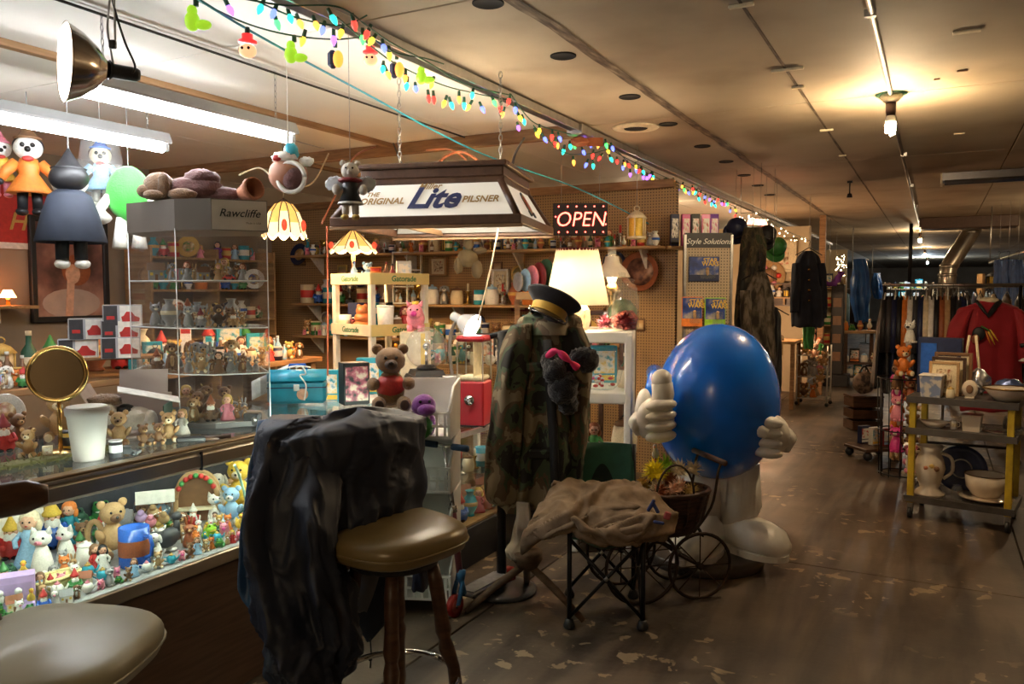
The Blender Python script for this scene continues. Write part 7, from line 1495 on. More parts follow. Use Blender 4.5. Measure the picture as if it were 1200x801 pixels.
q = us(-.25, .1, Z1); pb = at(676, 357, 4.95)
t = thing('table_lamp', 'lit table lamp with cream pleated shade and knobbly cream base', 'lamp', (pb.x, pb.y, Z1)); hS = pb.z - Z1
obj('base', wrinkle(MB().lathe([(0, 0), (.06, 0), (.075, .02), (.09, .06), (.08, .12), (.05, .17), (.03, hS - .0), (0, hS)], 28), .008, 40), mat('knobbly_cream', (.62, .52, .4), rough=.6, bump=1., bscale=70), t)
SHADE = bpy.data.materials.new('pleated_shade'); SHADE.use_nodes = True; nt = SHADE.node_tree; nt.nodes.remove(nt.nodes['Principled BSDF']); dn = nt.nodes.new('ShaderNodeBsdfDiffuse'); tn = nt.nodes.new('ShaderNodeBsdfTranslucent'); mx = nt.nodes.new('ShaderNodeMixShader'); dn.inputs[0].default_value = (.8, .68, .5, 1); tn.inputs[0].default_value = (.9, .76, .54, 1); mx.inputs[0].default_value = .09; nt.links.new(dn.outputs[0], mx.inputs[1]); nt.links.new(tn.outputs[0], mx.inputs[2]); nt.links.new(mx.outputs[0], nt.nodes['Material Output'].inputs[0])
n = 72; rb, rt_, hsh = .19, .125, .345
obj('pleated_shade', MB().loft([[((rb + (rt_ - rb) * u) * (1 + .045 * math.cos(k * PI)) * math.cos(2 * PI * k / n), (rb + (rt_ - rb) * u) * (1 + .045 * math.cos(k * PI)) * math.sin(2 * PI * k / n), hS + hsh * u) for k in range(n)] for u in (0, .03, .25, .5, .75, .97, 1)], 0, False), SHADE, t)
obj('trim_band', MB().lathe([(rt_ * 1.02, hS + hsh - .012), (rt_ * 1.04, hS + hsh - .004), (rt_ * 1.02, hS + hsh + .004)], 40, cap=False), cmat('dark_red'), t)
obj('harp', MB().cyl((0, 0, hS), (0, 0, hS + .06), .01), BRASS, t); lamp('POINT', 'lamp_light', (0, 0, hS + .16), 7, (1, .78, .52), .035, parent=t)
def clear_jar(loc, r, h, label, fill=None, fn=1):
    t = thing('glass_jar', label, 'jar', loc); obj('vessel', MB().lathe([(0, 0), (r * .9, 0), (r, .02), (r, h * .8), (r * .75, h * .92), (r * .75, h * .95)], 28, cap=False), glass_mat('jar_glass', haze=.05), t); obj('lid', MB().lathe([(0, h * .95), (r * .8, h * .95), (r * .82, h * .98), (r * .3, h * 1.03), (.02, h * 1.05), (.025, h * 1.12), (0, h * 1.13)], 24), glass_mat('jar_glass'), t)
    if fill: obj('contents', wrinkle(MB().lathe([(0, .006), (r * .85, .006), (r * .88, h * fn * .5), (r * .5, h * fn * .7), (0, h * fn * .75)], 16), .02, 20), fill, t)
clear_jar(us(-.03, .22, Z1), .085, .26, 'large lidded glass jar with dark red dried petals on shelf unit', ramp_mat('petals', [(.4, (.1, .02, .02)), (.6, (.4, .08, .06))], nscale=40, rough=.8), .6); clear_jar(us(-.06, .46, Z1), .1, .32, 'tall lidded glass jar with green inside, at the back of shelf unit', cmat('dark_green'), .8)
q = us(-.03, .08, Z1); fluff('dried_flower', 'dark red dried flower on top of the white shelf unit', 'dried flower', Vector(q) + UPV * .05, .06, cmat('dark_red', .9), 21, 70, .05, .014); 
q = us(-.14, .04, Z1); fluff('dried_flower', 'soft pink dried flower on top of the white shelf unit', 'dried flower', Vector(q) + UPV * .045, .05, cmat('pink', .9), 22, 70, .04, .012)
Z2 = LV[1] + .016; q = us(-.17, .14, Z2); t = thing('fish_bowl', 'clear glass bowl of wrapped candy on the white shelf unit', 'bowl', q); obj('bowl', MB().lathe([(0, 0), (.08, 0), (.12, .04), (.14, .12), (.1, .22), (.09, .26)], 8, cap=False), glass_mat('jar_glass'), t)
for i in range(26): r_ = rng.uniform; a = r_(0, 6.28); rr = r_(0, .09); obj('wrapped_candy', MB().sph((rr * math.cos(a), rr * math.sin(a), .02 + r_(0, .06)), (.018, .011, .01), 7, 5, rot=(0, 0, a)), cmat(rng.choice(['red', 'silver', 'light_blue', 'white', 'magenta'])), t)
row(us(-.27, .5, Z2), us(-.02, .5, Z2), .24, ('jar', 'bottle', 'box'), 'at the back of the shelf unit middle level', seed=141); row(us(-.28, .12, LV[2] + .016), us(-.03, .12, LV[2] + .016), .26, ('bear', 'jar', 'doll'), 'on the low level of the white shelf unit', seed=142); row(us(-.03, .2, LV[2] + .016), us(-.03, .6, LV[2] + .016), .28, ('bear', 'jar', 'doll', 'box'), 'at the aisle side of the shelf unit low level', seed=143); row(us(-.03, .2, Z2), us(-.03, .45, Z2), .24, ('bottle', 'jar', 'trophy'), 'at the aisle side of the shelf unit middle level', seed=144)
row(us(-.28, .12, LV[3] + .016), us(-.03, .12, LV[3] + .016), .28, ('bear', 'jar', 'box'), 'on the lowest level of the white shelf unit', seed=145)
# hurricane lamp with white glass shade, hanging lantern, wig head etc.
p = at(717, 340, 5.9); t = thing('hurricane_lamp', 'oil lamp with white glass shade behind the pleated lamp', 'oil lamp', p); obj('shade', MB().lathe([(.05, .25), (.06, .2), (.11, .15), (.135, .1), (.13, .095), (.1, .14), (.05, .19)], 28, cap=False), mat('opal_glass', (.75, .68, .58), rough=.25), t); obj('chimney', MB().lathe([(.03, .05), (.045, .12), (.03, .2), (.03, .32)], 18, cap=False), glass_mat('jar_glass'), t); lamp('POINT', 'lamp_light', (0, 0, .12), 5, (1, .7, .4), .02, parent=t); obj('font', MB().lathe([(0, -.15), (.07, -.15), (.03, -.1), (.06, -.04), (.07, 0), (.03, .05), (0, .05)], 20), BRASS, t)  # point light added inside the oil lamp to brighten the pegboard wall
t2 = thing('lamp_table', 'narrow dark stand holding the oil lamp at the pegboard', 'stand', (p.x, p.y, 0)); obj('top', MB().box((0, 0, p.z - .165), (.3, .3, .03), ch=.004), DWOOD, t2)
for sx in (-.13, .13):
    for sy in (-.13, .13): obj('leg', MB().box((sx, sy, (p.z - .18) / 2), (.03, .03, p.z - .18)), DWOOD, t2)
p = at(746, 280, 6.3); t = put('lantern', ('cream', 'yellow'), p, .26, '', desc='cream hexagonal lantern hanging by the open sign'); obj('hanging_wire', MB().cyl((0, 0, .95), (0, 0, (ZC - p.z) / .26), .01, n=5), STEEL, t)
for i, (px, c) in enumerate(((722, 'tan'), (733, 'silver'))):
    pass
# style card display
p = at(828, 400, 6.5); t = thing('pegboard_display', 'tan pegboard card display with black lettered header', 'display rack', (p.x, p.y, 0), YAW + R(2)); zb_, ztp = at(828, 420, 6.5).z, at(828, 290, 6.5).z; wd = .38
obj('pegboard', MB().box((0, 0, (zb_ - .6 + ztp) / 2), (wd, .02, ztp - zb_ + .6)), peg_mat('tan_pegboard', (.42, .33, .22), .024), t); obj('header', MB().box((0, -.002, ztp + .055), (wd, .024, .12)), cmat('black', .4), t); text('Style Solutions', cmat('white', .5), t, (0, -.016, ztp + .045), (R(90), 0, 0), .062, shear=.35, depth=.01)
for s_ in (-1, 1): obj('side_post', MB().box((s_ * wd / 2, 0, (ztp + .1) / 2), (.02, .04, ztp + .1)), STEEL, t); obj('foot', MB().box((s_ * wd / 2, 0, .015), (.04, .4, .03)), STEEL, t)
STAR = ramp_mat('card_art', [(.35, (.012, .02, .08)), (.5, (.03, .07, .3)), (.62, (.3, .28, .3)), (.75, (.6, .5, .3))], nscale=9, rough=.35)
def card(px, py, w_, h_, label, base, two=False):
    q = at(px, py, 6.44); c = thing('toy_card', label, 'toy card', q, YAW + R(2), group='blue toy cards on the pegboard display')
    obj('backing_card', MB().box((0, 0, 0), (w_, .006, h_), ch=.002), cmat(base, .4), c); obj('art', MB().box((0, -.004, h_ * .12), (w_ * .94, .003, h_ * .7)), STAR, c); obj('blister', MB().box((w_ * .1, -.02, -h_ * .18), (w_ * .5, .03, h_ * .42), ch=.01), glass_mat('jar_glass'), c); obj('figure_inside', MB().sph((w_ * .1, -.018, -h_ * .12), (.014, .01, .03), 8, 6).sph((w_ * .1, -.018, -h_ * .0), .014, 8, 6), cmat('tan'), c)
    text('STAR', cmat('yellow', .4), c, (w_ * .2, -.008, h_ * .34), (R(90), 0, 0), .05, bold=.02, depth=.01); text('WARS', cmat('yellow', .4), c, (w_ * .2, -.008, h_ * .2), (R(90), 0, 0), .05, bold=.02, depth=.01)
card(825, 315, .25, .2, 'wide blue toy card with yellow lettering, alone on the display', 'navy'); card(811, 365, .17, .24, 'blue toy card hanging low on the display, half orange', 'orange'); card(838, 366, .17, .24, 'blue toy card hanging low on the display, green edged', 'lime')
# boxes of dolls on shelf above display
for i, (px, c, w_) in enumerate(((803, 'magenta', .1), (814, 'black', .1), (826, 'magenta', .1), (836, 'purple', .08), (790, 'navy', .12))):
    q = at(px, 291 if i < 4 else 292, 6.7); t = put('box', (c, ['pink', 'red', 'white', 'pink', 'black'][i]), (q.x, q.y, 1.968), .27, 'above the lettered pegboard display', rz=YAW, desc='%s doll carton with %s panel above the pegboard display' % (c, ['pink', 'red', 'white', 'pale pink', 'black'][i])); t.scale = (.1, .2, .27)
q = at(813, 294, 6.72); t = thing('wall_shelf', 'short pine shelf carrying doll cartons above the pegboard display', 'shelf', (q.x, q.y, 1.955), YAW); obj('board', SHB((0, 0, 0), (.5, .28, .024)), SHELFW, t); obj('post', MB().box((-.2, .1, -.98), (.04, .04, 1.94)), WOOD, t); obj('post', MB().box((.2, .1, -.98), (.04, .04, 1.94)), WOOD, t)
# ================================================================== hanging clothes and the next stalls on the left
def hanger_wire(c, w=.2): return MB().tube([c + CR * -w + UPV * -.09, c, c + CR * w + UPV * -.09], .006, 6).tube([c, c + UPV * .03, c + UPV * .07 + CR * .015, c + UPV * .09, c + UPV * .075 + CR * -.02], .003, 5)
DCAM = ramp_mat('dark_camouflage', [(0, (.015, .014, .01)), (.4, (.015, .014, .01)), (.47, (.05, .04, .022)), (.54, (.1, .075, .04)), (.6, (.035, .045, .02))], scale=(1, 1, .6), nscale=11, detail=3, rough=.85, const=True)
def garment(name, label, cat, secs, m, hang, sleeves=(), seed=1., fold=((5, .1), (9, .06)), hw=.16):
    d = secs[0][3]; c = at(hang[0], hang[1], d); t = thing(name, label, cat, Vector((c.x, c.y, at(0, secs[-1][2], d).z)))
    obj('body', rel(wrinkle(drape(secs, 30, 40, fold, seed), .015, 7, seed), t), m, t)
    for s in sleeves: obj('sleeve', rel(wrinkle(drape(s, 24, 26, ((4, .1),), seed + 2), .012, 8, seed), t), m, t)
    obj('hanger', rel(hanger_wire(c, hw), t), BLACKM, t); obj('hanging_line', rel(MB().cyl(c, Vector((c.x, c.y, ZC)), .0015, n=4), t), STEEL, t)
    return t
garment('camouflage_trousers', 'dark camouflage trousers hanging from the rail past the pegboard display', 'trousers', [(872, 892, 266, 7.3, .05), (868, 896, 290, 7.3, .09), (864, 894, 330, 7.3, .1), (860, 886, 365, 7.3, .09), (862, 882, 390, 7.3, .07)], DCAM, (882, 268), seed=2)
garment('camouflage_jacket', 'mottled brown hunting jacket hanging low behind the blue statue', 'jacket', [(885, 896, 318, 7.2, .05), (877, 903, 335, 7.2, .1), (872, 906, 370, 7.2, .12), (872, 907, 410, 7.2, .12), (874, 907, 450, 7.2, .12), (878, 906, 470, 7.2, .1)], ramp_mat('bark_camouflage', [(0, (.02, .016, .012)), (.42, (.03, .022, .015)), (.5, (.09, .07, .045)), (.58, (.16, .13, .1))], scale=(1, 1, .4), nscale=18, detail=5, rough=.9), (890, 316), [[(868, 880, 340, 7.1, .05), (868, 880, 380, 7.05, .06), (870, 882, 425, 7.05, .05)]], 3)
garment('dark_coat', 'long black coat hanging beside the mottled hunting jacket', 'coat', [(902, 910, 360, 7.6, .04), (896, 914, 375, 7.6, .09), (895, 915, 420, 7.6, .1), (896, 912, 466, 7.6, .09)], cmat('black', .8), (905, 358), seed=5)
def cap(px, py, d, c, label):
    t = thing('baseball_hat', label, 'cap', at(px, py, d), rot=(R(70), R(20), YAW)); obj('crown', MB().lathe([(.095, 0), (.1, .03), (.08, .09), (.03, .115), (0, .117)], 20), cmat(c, .8), t); obj('bill', MB().grid(lambda u, v: ((.095 + .07 * v * math.sin(PI * u)) * math.cos(PI + PI * u), (.095 + .07 * v * math.sin(PI * u)) * math.sin(PI + PI * u), .01 - .01 * v), 12, 3), cmat(c, .8), t, solid=.004)
    q_ = at(px, py, d); solo('ceiling_hook_line', MB().cyl((0, 0, 0), (0, 0, ZC - q_.z), .0015, n=4), STEEL, 'thin line holding up the %s' % label.split(' hanging')[0], 'line', loc=q_)
    obj('button', MB().sph((0, 0, .119), .01, 8, 5), cmat(c, .8), t)
cap(909, 290, 8.2, 'green', 'green baseball cap hanging under the fairy lights'); cap(897, 276, 8.0, 'black', 'black baseball cap hanging under the fairy lights'); cap(862, 268, 7.6, 'navy', 'navy baseball cap hanging at the end of the rail')
NC = mat('navy_wool', (.016, .02, .035), rough=.85, var=.2)
t = garment('uniform_coat', 'navy uniform coat with brass buttons hanging over the stall table', 'coat', [(942, 953, 294, 9.6, .04), (934, 960, 303, 9.6, .1), (931, 963, 325, 9.6, .12), (929, 965, 355, 9.6, .13), (928, 966, 382, 9.6, .13)], NC, (948, 290), [[(929, 938, 308, 9.5, .06), (927, 937, 340, 9.5, .06), (926, 936, 365, 9.5, .06)], [(956, 966, 308, 9.55, .06), (958, 969, 340, 9.55, .06), (959, 969, 372, 9.55, .06)]], 4)
for i in range(4): obj('button', rel(MB().sph(at(948, 316 + 12 * i, 9.44), .016, 8, 6), t), BRASS, t)
garment('green_dress', 'bright green cloth hanging below the navy uniform coat', 'dress', [(944, 950, 372, 9.9, .03), (940, 954, 380, 9.9, .06), (941, 953, 400, 9.9, .06), (942, 952, 408, 9.9, .05)], cmat('green', .7), (947, 368), seed=7, hw=.06)
# stall wall decorations
def sp(px, py): return aty(px, py, 13.14)
q = sp(915, 300); t = put('frame', ('cream', 'red'), (q.x, 13.1, q.z - .25), .5, '', rz=0, desc='large pale framed print on the cream stall wall'); t.scale = (.62, 1, .5)
q = sp(903, 323); t = thing('straw_hat', 'flowered straw hat pinned on the cream stall wall', 'hat', (q.x, 13.08, q.z), rot=(R(90), 0, 0)); obj('brim', MB().lathe([(.12, 0), (.24, .01), (.24, .018), (.12, .012)], 28, cap=False), cmat('tan', .9), t); obj('crown', MB().lathe([(.12, 0), (.11, .09), (.05, .11), (0, .112)], 24, cap=False), cmat('brown', .9), t)
for i in range(6): obj('flower', MB().sph((.14 * math.cos(i * 1.05), .14 * math.sin(i * 1.05), .04), .045, 8, 6), cmat(['red', 'white', 'pink'][i % 3], .9), t)
q = sp(918, 345); t = thing('wall_cabinet', 'small dark wooden wall cabinet with little shelves on stall wall', 'cabinet', (q.x, 13.06, q.z)); 
for z in (-.17, -.06, .06, .17): obj('shelf_board', MB().box((0, 0, z), (.42, .14, .018)), DWOOD, t)
for x in (-.21, .21): obj('side', MB().box((x, 0, 0), (.018, .14, .36)), DWOOD, t)
obj('back', MB().box((0, .06, 0), (.42, .012, .36)), DWOOD, t)
# stall table with lit tray
q = at(915, 398, 11.0); t = thing('stall_table', 'wooden stall table with white cloth sides and trinkets', 'table', (q.x - .22, q.y, 0)); zt3 = q.z; q.x -= .22; obj('top', MB().box((0, 0, zt3 - .02), (.9, .6, .04), ch=.004), SHELFW, t); obj('drawer_front', MB().box((.05, -.305, zt3 - .11), (.5, .02, .16), ch=.004), SHELFW, t)
for sx in (-.42, .42):
    for sy in (-.27, .27): obj('leg', MB().box((sx, sy, (zt3 - .04) / 2), (.05, .05, zt3 - .04)), WOOD, t)
obj('cloth_drop', MB().grid(lambda u, v: (-.45 + .6 * u, -.29 + .02 * math.sin(14 * u), zt3 - .2 - (zt3 - .25) * v), 30, 6), mat('pale_cloth', (.3, .28, .27), rough=.9), t)
t = thing('stall_lamp', 'small lit lamp with pink shade on the stall table', 'lamp', (q.x - .02, q.y - .02, zt3)); obj('shade', MB().lathe([(.09, .34), (.15, .16)], 24, cap=False), mat('pink_shade', (.8, .4, .3), rough=.6, emit=(1, .45, .25), es=2.4), t); obj('base', MB().lathe([(0, 0), (.07, 0), (.03, .05), (.04, .1), (.015, .18), (0, .18)], 16), cmat('rust', .3), t); obj('finial', MB().sph((0, 0, .37), .03, 8, 6), BRASS, t); lamp('POINT', 'lamp_light', (0, 0, .1), 14, (1, .62, .34), .05, parent=t); lamp('POINT', 'lamp_light', (0, 0, .45), 16, (1, .62, .34), .05, parent=t)
row((q.x - .4, q.y - .2, zt3 + .001), (q.x + .35, q.y - .2, zt3 + .001), .12, ('doll', 'gnome', 'bear', 'jar'), 'on the stall table by the pink lamp', seed=151)
row((q.x - .44, 12.95, 1.5), (q.x + .5, 12.95, 1.5), .22, ('vase', 'doll', 'jar', 'plate', 'lantern'), 'on the narrow ledge of the cream stall wall', seed=152); t = thing('wall_shelf', 'narrow ledge with vases on the cream stall wall', 'shelf', (q.x, 12.98, 1.488)); obj('board', MB().box((0, 0, 0), (1.1, .24, .022)), SHELFW, t); obj('bracket', MB().box((0, .06, -.06), (.03, .1, .1)), SHELFW, t)
# wire rack with plush
q = at(953, 470, 11.2); t = thing('wire_rack', 'white wire rack on castors stuffed with plush toys', 'rack', (q.x, q.y, 0), YAW - R(30)); 
WR = cmat('white', .4)
for x in (-.2, .2):
    for y in (-.16, .16): obj('post', MB().cyl((x, y, .05), (x, y, .84), .012, n=7), WR, t); obj('castor', MB().sph((x, y, .028), .028, 10, 7), BLACKP, t)
for z in (.1, .4, .7):
    for y in (-.16, -.08, 0, .08, .16): obj('shelf_wire', MB().cyl((-.2, y, z), (.2, y, z), .006, n=5), WR, t)
    for x in (-.2, .2): obj('shelf_wire', MB().cyl((x, -.16, z), (x, .16, z), .008, n=5), WR, t)
rp_ = lambda x, y, z: (q.x + x * math.cos(YAW - R(30)) - y * math.sin(YAW - R(30)), q.y + x * math.sin(YAW - R(30)) + y * math.cos(YAW - R(30)), z)
for i, z in enumerate((.11, .41, .71)): row(rp_(-.19, -.08, z), rp_(.19, -.08, z), .26, ('bear', 'dog', 'rabbit', 'cat'), 'stuffed in the white wire rack, %s shelf' % ('bottom', 'middle', 'top')[i], seed=160 + i); row(rp_(-.19, .09, z), rp_(.19, .09, z), .28, ('bear', 'dog', 'rabbit', 'doll'), 'at the back of the wire rack, %s shelf' % ('bottom', 'middle', 'top')[i], seed=165 + i)
for (px, py, c, s) in ((955, 410, 'skin', .22), (966, 418, 'tan', .2), (962, 438, 'tan', .2)):
    q2 = at(px, py + 10, 10.9); put('bear', (c, 'cream'), q2, s, 'piled on front of the white wire rack', adj='large')
q2 = at(952, 402, 11.4); put('rabbit', ('skin', 'cream'), q2, .3, 'above the white wire rack', adj='pale')
# dark bags under the stall table
q = atz(908, 470, 0); t = thing('black_bag', 'slumped black bag on the floor under the stall table', 'bag', (q.x - .1, q.y - .1, 0), YAW); obj('bag_body', puff((0, 0, .16), (.2, .16, .17), 3, 4, .15), cmat('black', .6), t); obj('strap', MB().tube(spline([(-.1, -.05, .28), (-.03, -.1, .42), (.08, -.05, .3)], 14), .012, 6), cmat('black', .6), t)
# post, black display column, feather boa, blue tarps, back table
q = at(967, 460, 13.0); trim(8, MB().box((q.x, 13.0, ZC / 2), (.09, .09, ZC), ch=.006), WOOD)
q = at(981, 400, 13.4); t = thing('black_column_display', 'slim black floor display column beside the wooden post', 'display rack', (q.x, q.y, 0)); obj('column', MB().box((0, 0, .95), (.2, .2, 1.5), ch=.01), cmat('black', .4), t); obj('base', MB().box((0, 0, .1), (.4, .4, .2), ch=.01), cmat('black', .4), t)
for z in (.5, .8, 1.1, 1.4): obj('hook_card', MB().box((0, -.11, z), (.13, .01, .15)), cmat('brown', .5), t)
p = at(972, 318, 12.8); t = thing('feather_boa', 'looped purple feather boa hanging from the post', 'boa', p); obj('loop', wrinkle(MB().tube([(.16 * math.sin(a), 0, .18 - .3 * math.cos(a / 2) ** 2 * 1.2) if False else (.17 * math.cos(a), 0, .2 * math.sin(a)) for a in [PI + i * PI / 14 for i in range(15)]], .05, 10), .04, 18), mat('purple_feather', (.14, .03, .22), rough=.9), t); obj('hanging_line', MB().cyl((0, 0, -.15), (0, 0, ZC - p.z), .004, n=5), STEEL, t)
TARP = ramp_mat('blue_tarp', [(.3, (.012, .06, .24)), (.7, (.03, .15, .5))], nscale=5, detail=6, rough=.35, bump=.5)
def tarp(px0, px1, py0, py1, d, label, seed):
    t = thing('hanging_tarp', label, 'tarp', at((px0 + px1) / 2, py1, d)); b = drape([(px0 + 1, px1, py0, d, .04, .5), (px0, px1, (py0 * 2 + py1) / 3, d, .12, 1), (px0, px1 + 1, (py0 + 2 * py1) / 3, d, .14, 1.2), (px0 + 3, px1 - 1, py1, d, .1, 1)], 26, 48, ((6, .14), (11, .07)), seed); obj('sheet', rel(wrinkle(b, .03, 4, seed), t), TARP, t); obj('rope', rel(MB().cyl(at(px0, py0, d), at(px1, py0, d), .012).cyl(at(px0, py0, d), Vector((at(px0, py0, d).x, at(px0, py0, d).y, ZC)), .008), t), cmat('grey'), t)
tarp(999, 1017, 304, 377, 14.5, 'bright blue plastic tarp hanging at the stall corner', 1.); tarp(1022, 1032, 320, 350, 22, 'second smaller blue tarp hanging further down the aisle', 2.)
q = at(1000, 387, 13.8); t = thing('dark_table', 'dark table with shoes below it beyond wooden post', 'table', (q.x, q.y, 0), YAW); obj('top', MB().box((.1, 0, q.z - .02), (.7, .5, .04), ch=.004), SHELFW, t)
for sx in (-.22, .42):
    for sy in (-.22, .22): obj('leg', MB().box((sx, sy, (q.z - .04) / 2), (.05, .05, q.z - .04)), DWOOD, t)
for z in (.35, .12): obj('lower_shelf', MB().box((.1, 0, z), (.66, .46, .025)), DWOOD, t)
row((q.x - .15, q.y - .1, .135), (q.x + .4, q.y + .1, .135), .18, ('box', 'jar', 'bottle'), 'on the low shelf of the dark table', seed=171); row((q.x - .15, q.y - .1, .365), (q.x + .4, q.y + .1, .365), .22, ('box', 'jar', 'vase'), 'on the middle shelf of the dark table', seed=172); row((q.x - .2, q.y - .1, q.z + .001), (q.x + .35, q.y + .1, q.z + .001), .25, ('vase', 'bird', 'jar', 'frog'), 'on top of the dark table', seed=173)
# ================================================================== right-hand side: cart
CYL = mat('yellow_cart_paint', (.45, .32, .02), rough=.45, var=.25, scale=14, bump=.1); CGR = mat('cart_tray', (.09, .08, .075), rough=.45, metal=.3, var=.3, scale=8)
fa, fb = atz(1066, 606, 0), atz(1180, 624, 0); ca = math.atan2(fb.y - fa.y, fb.x - fa.x); CWd = (fb - fa).length; CDp = .42
t = thing('utility_cart', 'yellow-legged metal cart with three grey trays of dishes', 'cart', (fa.x, fa.y, 0), ca)
ZL = [.865, .645, .165]
for x in (0, CWd):
    for y in (0, CDp):
        obj('post', MB().box((x, y, .48), (.042, .042, .74), ch=.004), CYL, t); c_ = obj('castor', MB().cyl((x - .012, y, .04), (x + .012, y, .04), .04, n=16), BLACKP, t); obj('fork', MB().box((x, y, .085), (.034, .03, .06)), STEEL, c_)
for z in ZL:
    obj('tray', MB().box((CWd / 2, CDp / 2, z - .008), (CWd + .07, CDp + .06, .01)), CGR, t)
    for y in (-.032, CDp + .032): obj('tray_lip', MB().box((CWd / 2, y, z - .022), (CWd + .08, .008, .045)), CGR, t)
    for x in (-.037, CWd + .037): obj('tray_lip', MB().box((x, CDp / 2, z - .022), (.008, CDp + .06, .045)), CGR, t)
def on(x, y, i): return (fa.x + x * math.cos(ca) - y * math.sin(ca), fa.y + x * math.sin(ca) + y * math.cos(ca), ZL[i] - .0025)
CER = mat('glazed_cream', (.6, .52, .42), rough=.2, var=.08)
q = on(.1, .1, 2); t = thing('urn_vase', 'cream two-handled urn vase with painted flowers on the cart bottom', 'vase', q)
obj('vessel', MB().lathe([(0, 0), (.1, 0), (.1, .015), (.06, .05), (.075, .1), (.1, .19), (.085, .26), (.06, .31), (.09, .345), (.085, .345), (.05, .31), (0, .3)], 28), CER, t)
for s_ in (-1, 1): obj('handle', MB().tube(spline([(s_ * .065, 0, .3), (s_ * .13, 0, .27), (s_ * .14, 0, .18), (s_ * .085, 0, .12)], 12), .012, 7), CER, t)
for i, c in enumerate(('rust', 'gold', 'brown')): obj('painted_flower', MB().sph((-.02 + .03 * i, -.085, .2 + .015 * (i % 2)), (.022, .014, .02), 8, 6), cmat(c), t)
q = on(.44, .15, 2); t = thing('mixing_bowl', 'large cream bowl with dark rim resting in saucer on cart bottom', 'bowl', (q[0], q[1], q[2] + .03)); obj('bowl', MB().lathe([(0, 0), (.08, 0), (.09, .02), (.12, .06), (.132, .15), (.125, .15), (.112, .06), (0, .03)], 32), CER, t); obj('rim', MB().lathe([(.126, .148), (.134, .15), (.132, .156), (.124, .152)], 32, cap=False), cmat('dark_brown'), t)
t = thing('saucer_plate', 'wide cream serving plate under the large bowl on cart bottom', 'plate', q); obj('dish', MB().lathe([(0, 0), (.1, 0), (.165, .025), (.17, .028), (.1, .012), (.085, .029), (0, .029)], 32), CER, t); obj('rim_line', MB().lathe([(.16, .0255), (.168, .03), (.171, .029)], 32, cap=False), cmat('brown'), t)
q = on(.28, .06, 2); clear_jar(q, .035, .09, 'little clear glass jar on the cart bottom tray'); q = on(.27, .3, 2); t = thing('navy_plate', 'large navy dish standing upright at the back of cart', 'dish', (q[0], q[1], q[2] + .17), rot=(R(82), 0, ca)); obj('dish', MB().lathe([(0, 0), (.12, 0), (.165, .02), (.165, .026), (.12, .008), (0, .008)], 32), cmat('navy', .3), t); obj('pale_ring', MB().lathe([(.06, .0085), (.065, .012), (.07, .0085)], 28, cap=False), cmat('grey', .3), t)
q = on(.12, .1, 1); t = thing('gravy_boat', 'low cream sauce boat on the middle tray of cart', 'dish', q, ca); obj('boat', MB().loft([[(a_ * math.cos(2 * PI * k / 24), b_ * math.sin(2 * PI * k / 24), z) for k in range(24)] for a_, b_, z in ((0, 0, 0), (.05, .03, 0), (.095, .055, .045), (.088, .05, .045), (.04, .02, .01), (0, 0, .01))], 0, False), CER, t); obj('handle', MB().tube([(.09, 0, .04), (.12, 0, .05), (.11, 0, .02), (.07, 0, .015)], .007, 6), CER, t)
put('mug', ('white', 'cream'), on(.24, .1, 1), .06, 'on the middle tray of the cart', adj='squat'); q = on(.35, .1, 1); t = thing('square_pot', 'square off-white pot on the middle tray of cart', 'pot', q, ca); obj('pot', MB().loft([[(x * s_, y * s_, z) for x, y in ((-1, -1), (1, -1), (1, 1), (-1, 1))] for s_, z in ((.05, 0), (.058, .11), (.05, .11), (.045, .02))], sm=False), CER, t); obj('rim', MB().box((0, 0, .108), (.124, .124, .012), ch=.003), CER, t)
q = on(.53, .15, 1); t = thing('oval_platter', 'shallow glass oval dish on the middle tray of cart', 'dish', q, ca); obj('dish', MB().loft([[(a_ * math.cos(2 * PI * k / 28), b_ * math.sin(2 * PI * k / 28), z) for k in range(28)] for a_, b_, z in ((0, 0, 0), (.12, .08, 0), (.15, .1, .04), (.145, .095, .04), (.11, .07, .008), (0, 0, .008))], 0, False), glass_mat('jar_glass', haze=.2), t); obj('base_ring', MB().tube([(.12 * math.cos(a), .08 * math.sin(a), .005) for a in [i * PI / 12 for i in range(25)]], .004, 5), CER, t)
put('jar', ('grey', 'silver'), on(.54, .34, 1), .1, 'behind the oval dish on the cart')
q = on(.55, .12, 0); t = thing('serving_bowl', 'wide silver-handled serving bowl on the cart top', 'bowl', q, ca); obj('bowl', MB().lathe([(0, 0), (.07, 0), (.1, .03), (.15, .085), (.145, .085), (.09, .03), (0, .015)], 32), CER, t); obj('rim', MB().lathe([(.148, .08), (.155, .086), (.15, .092), (.144, .086)], 32, cap=False), BRASS, t)
for s_ in (-1, 1): obj('handle', MB().tube([(s_ * .15, -.03, .08), (s_ * .19, -.02, .095), (s_ * .19, .02, .095), (s_ * .15, .03, .08)], .006, 6), STEEL, t)
q = on(.1, .08, 0); t = thing('square_planter', 'small white and blue square planter on the cart top', 'planter', q, ca); obj('pot', MB().loft([[(x * s_, y * s_, z) for x, y in ((-1, -1), (1, -1), (1, 1), (-1, 1))] for s_, z in ((.06, 0), (.07, .15), (.062, .15), (.055, .02))], sm=False), ramp_mat('blue_delft', [(.45, (.55, .52, .48)), (.55, (.2, .25, .4))], nscale=16, rough=.3), t); obj('rim', MB().box((0, 0, .15), (.148, .148, .01), ch=.003), cmat('white', .3), t)
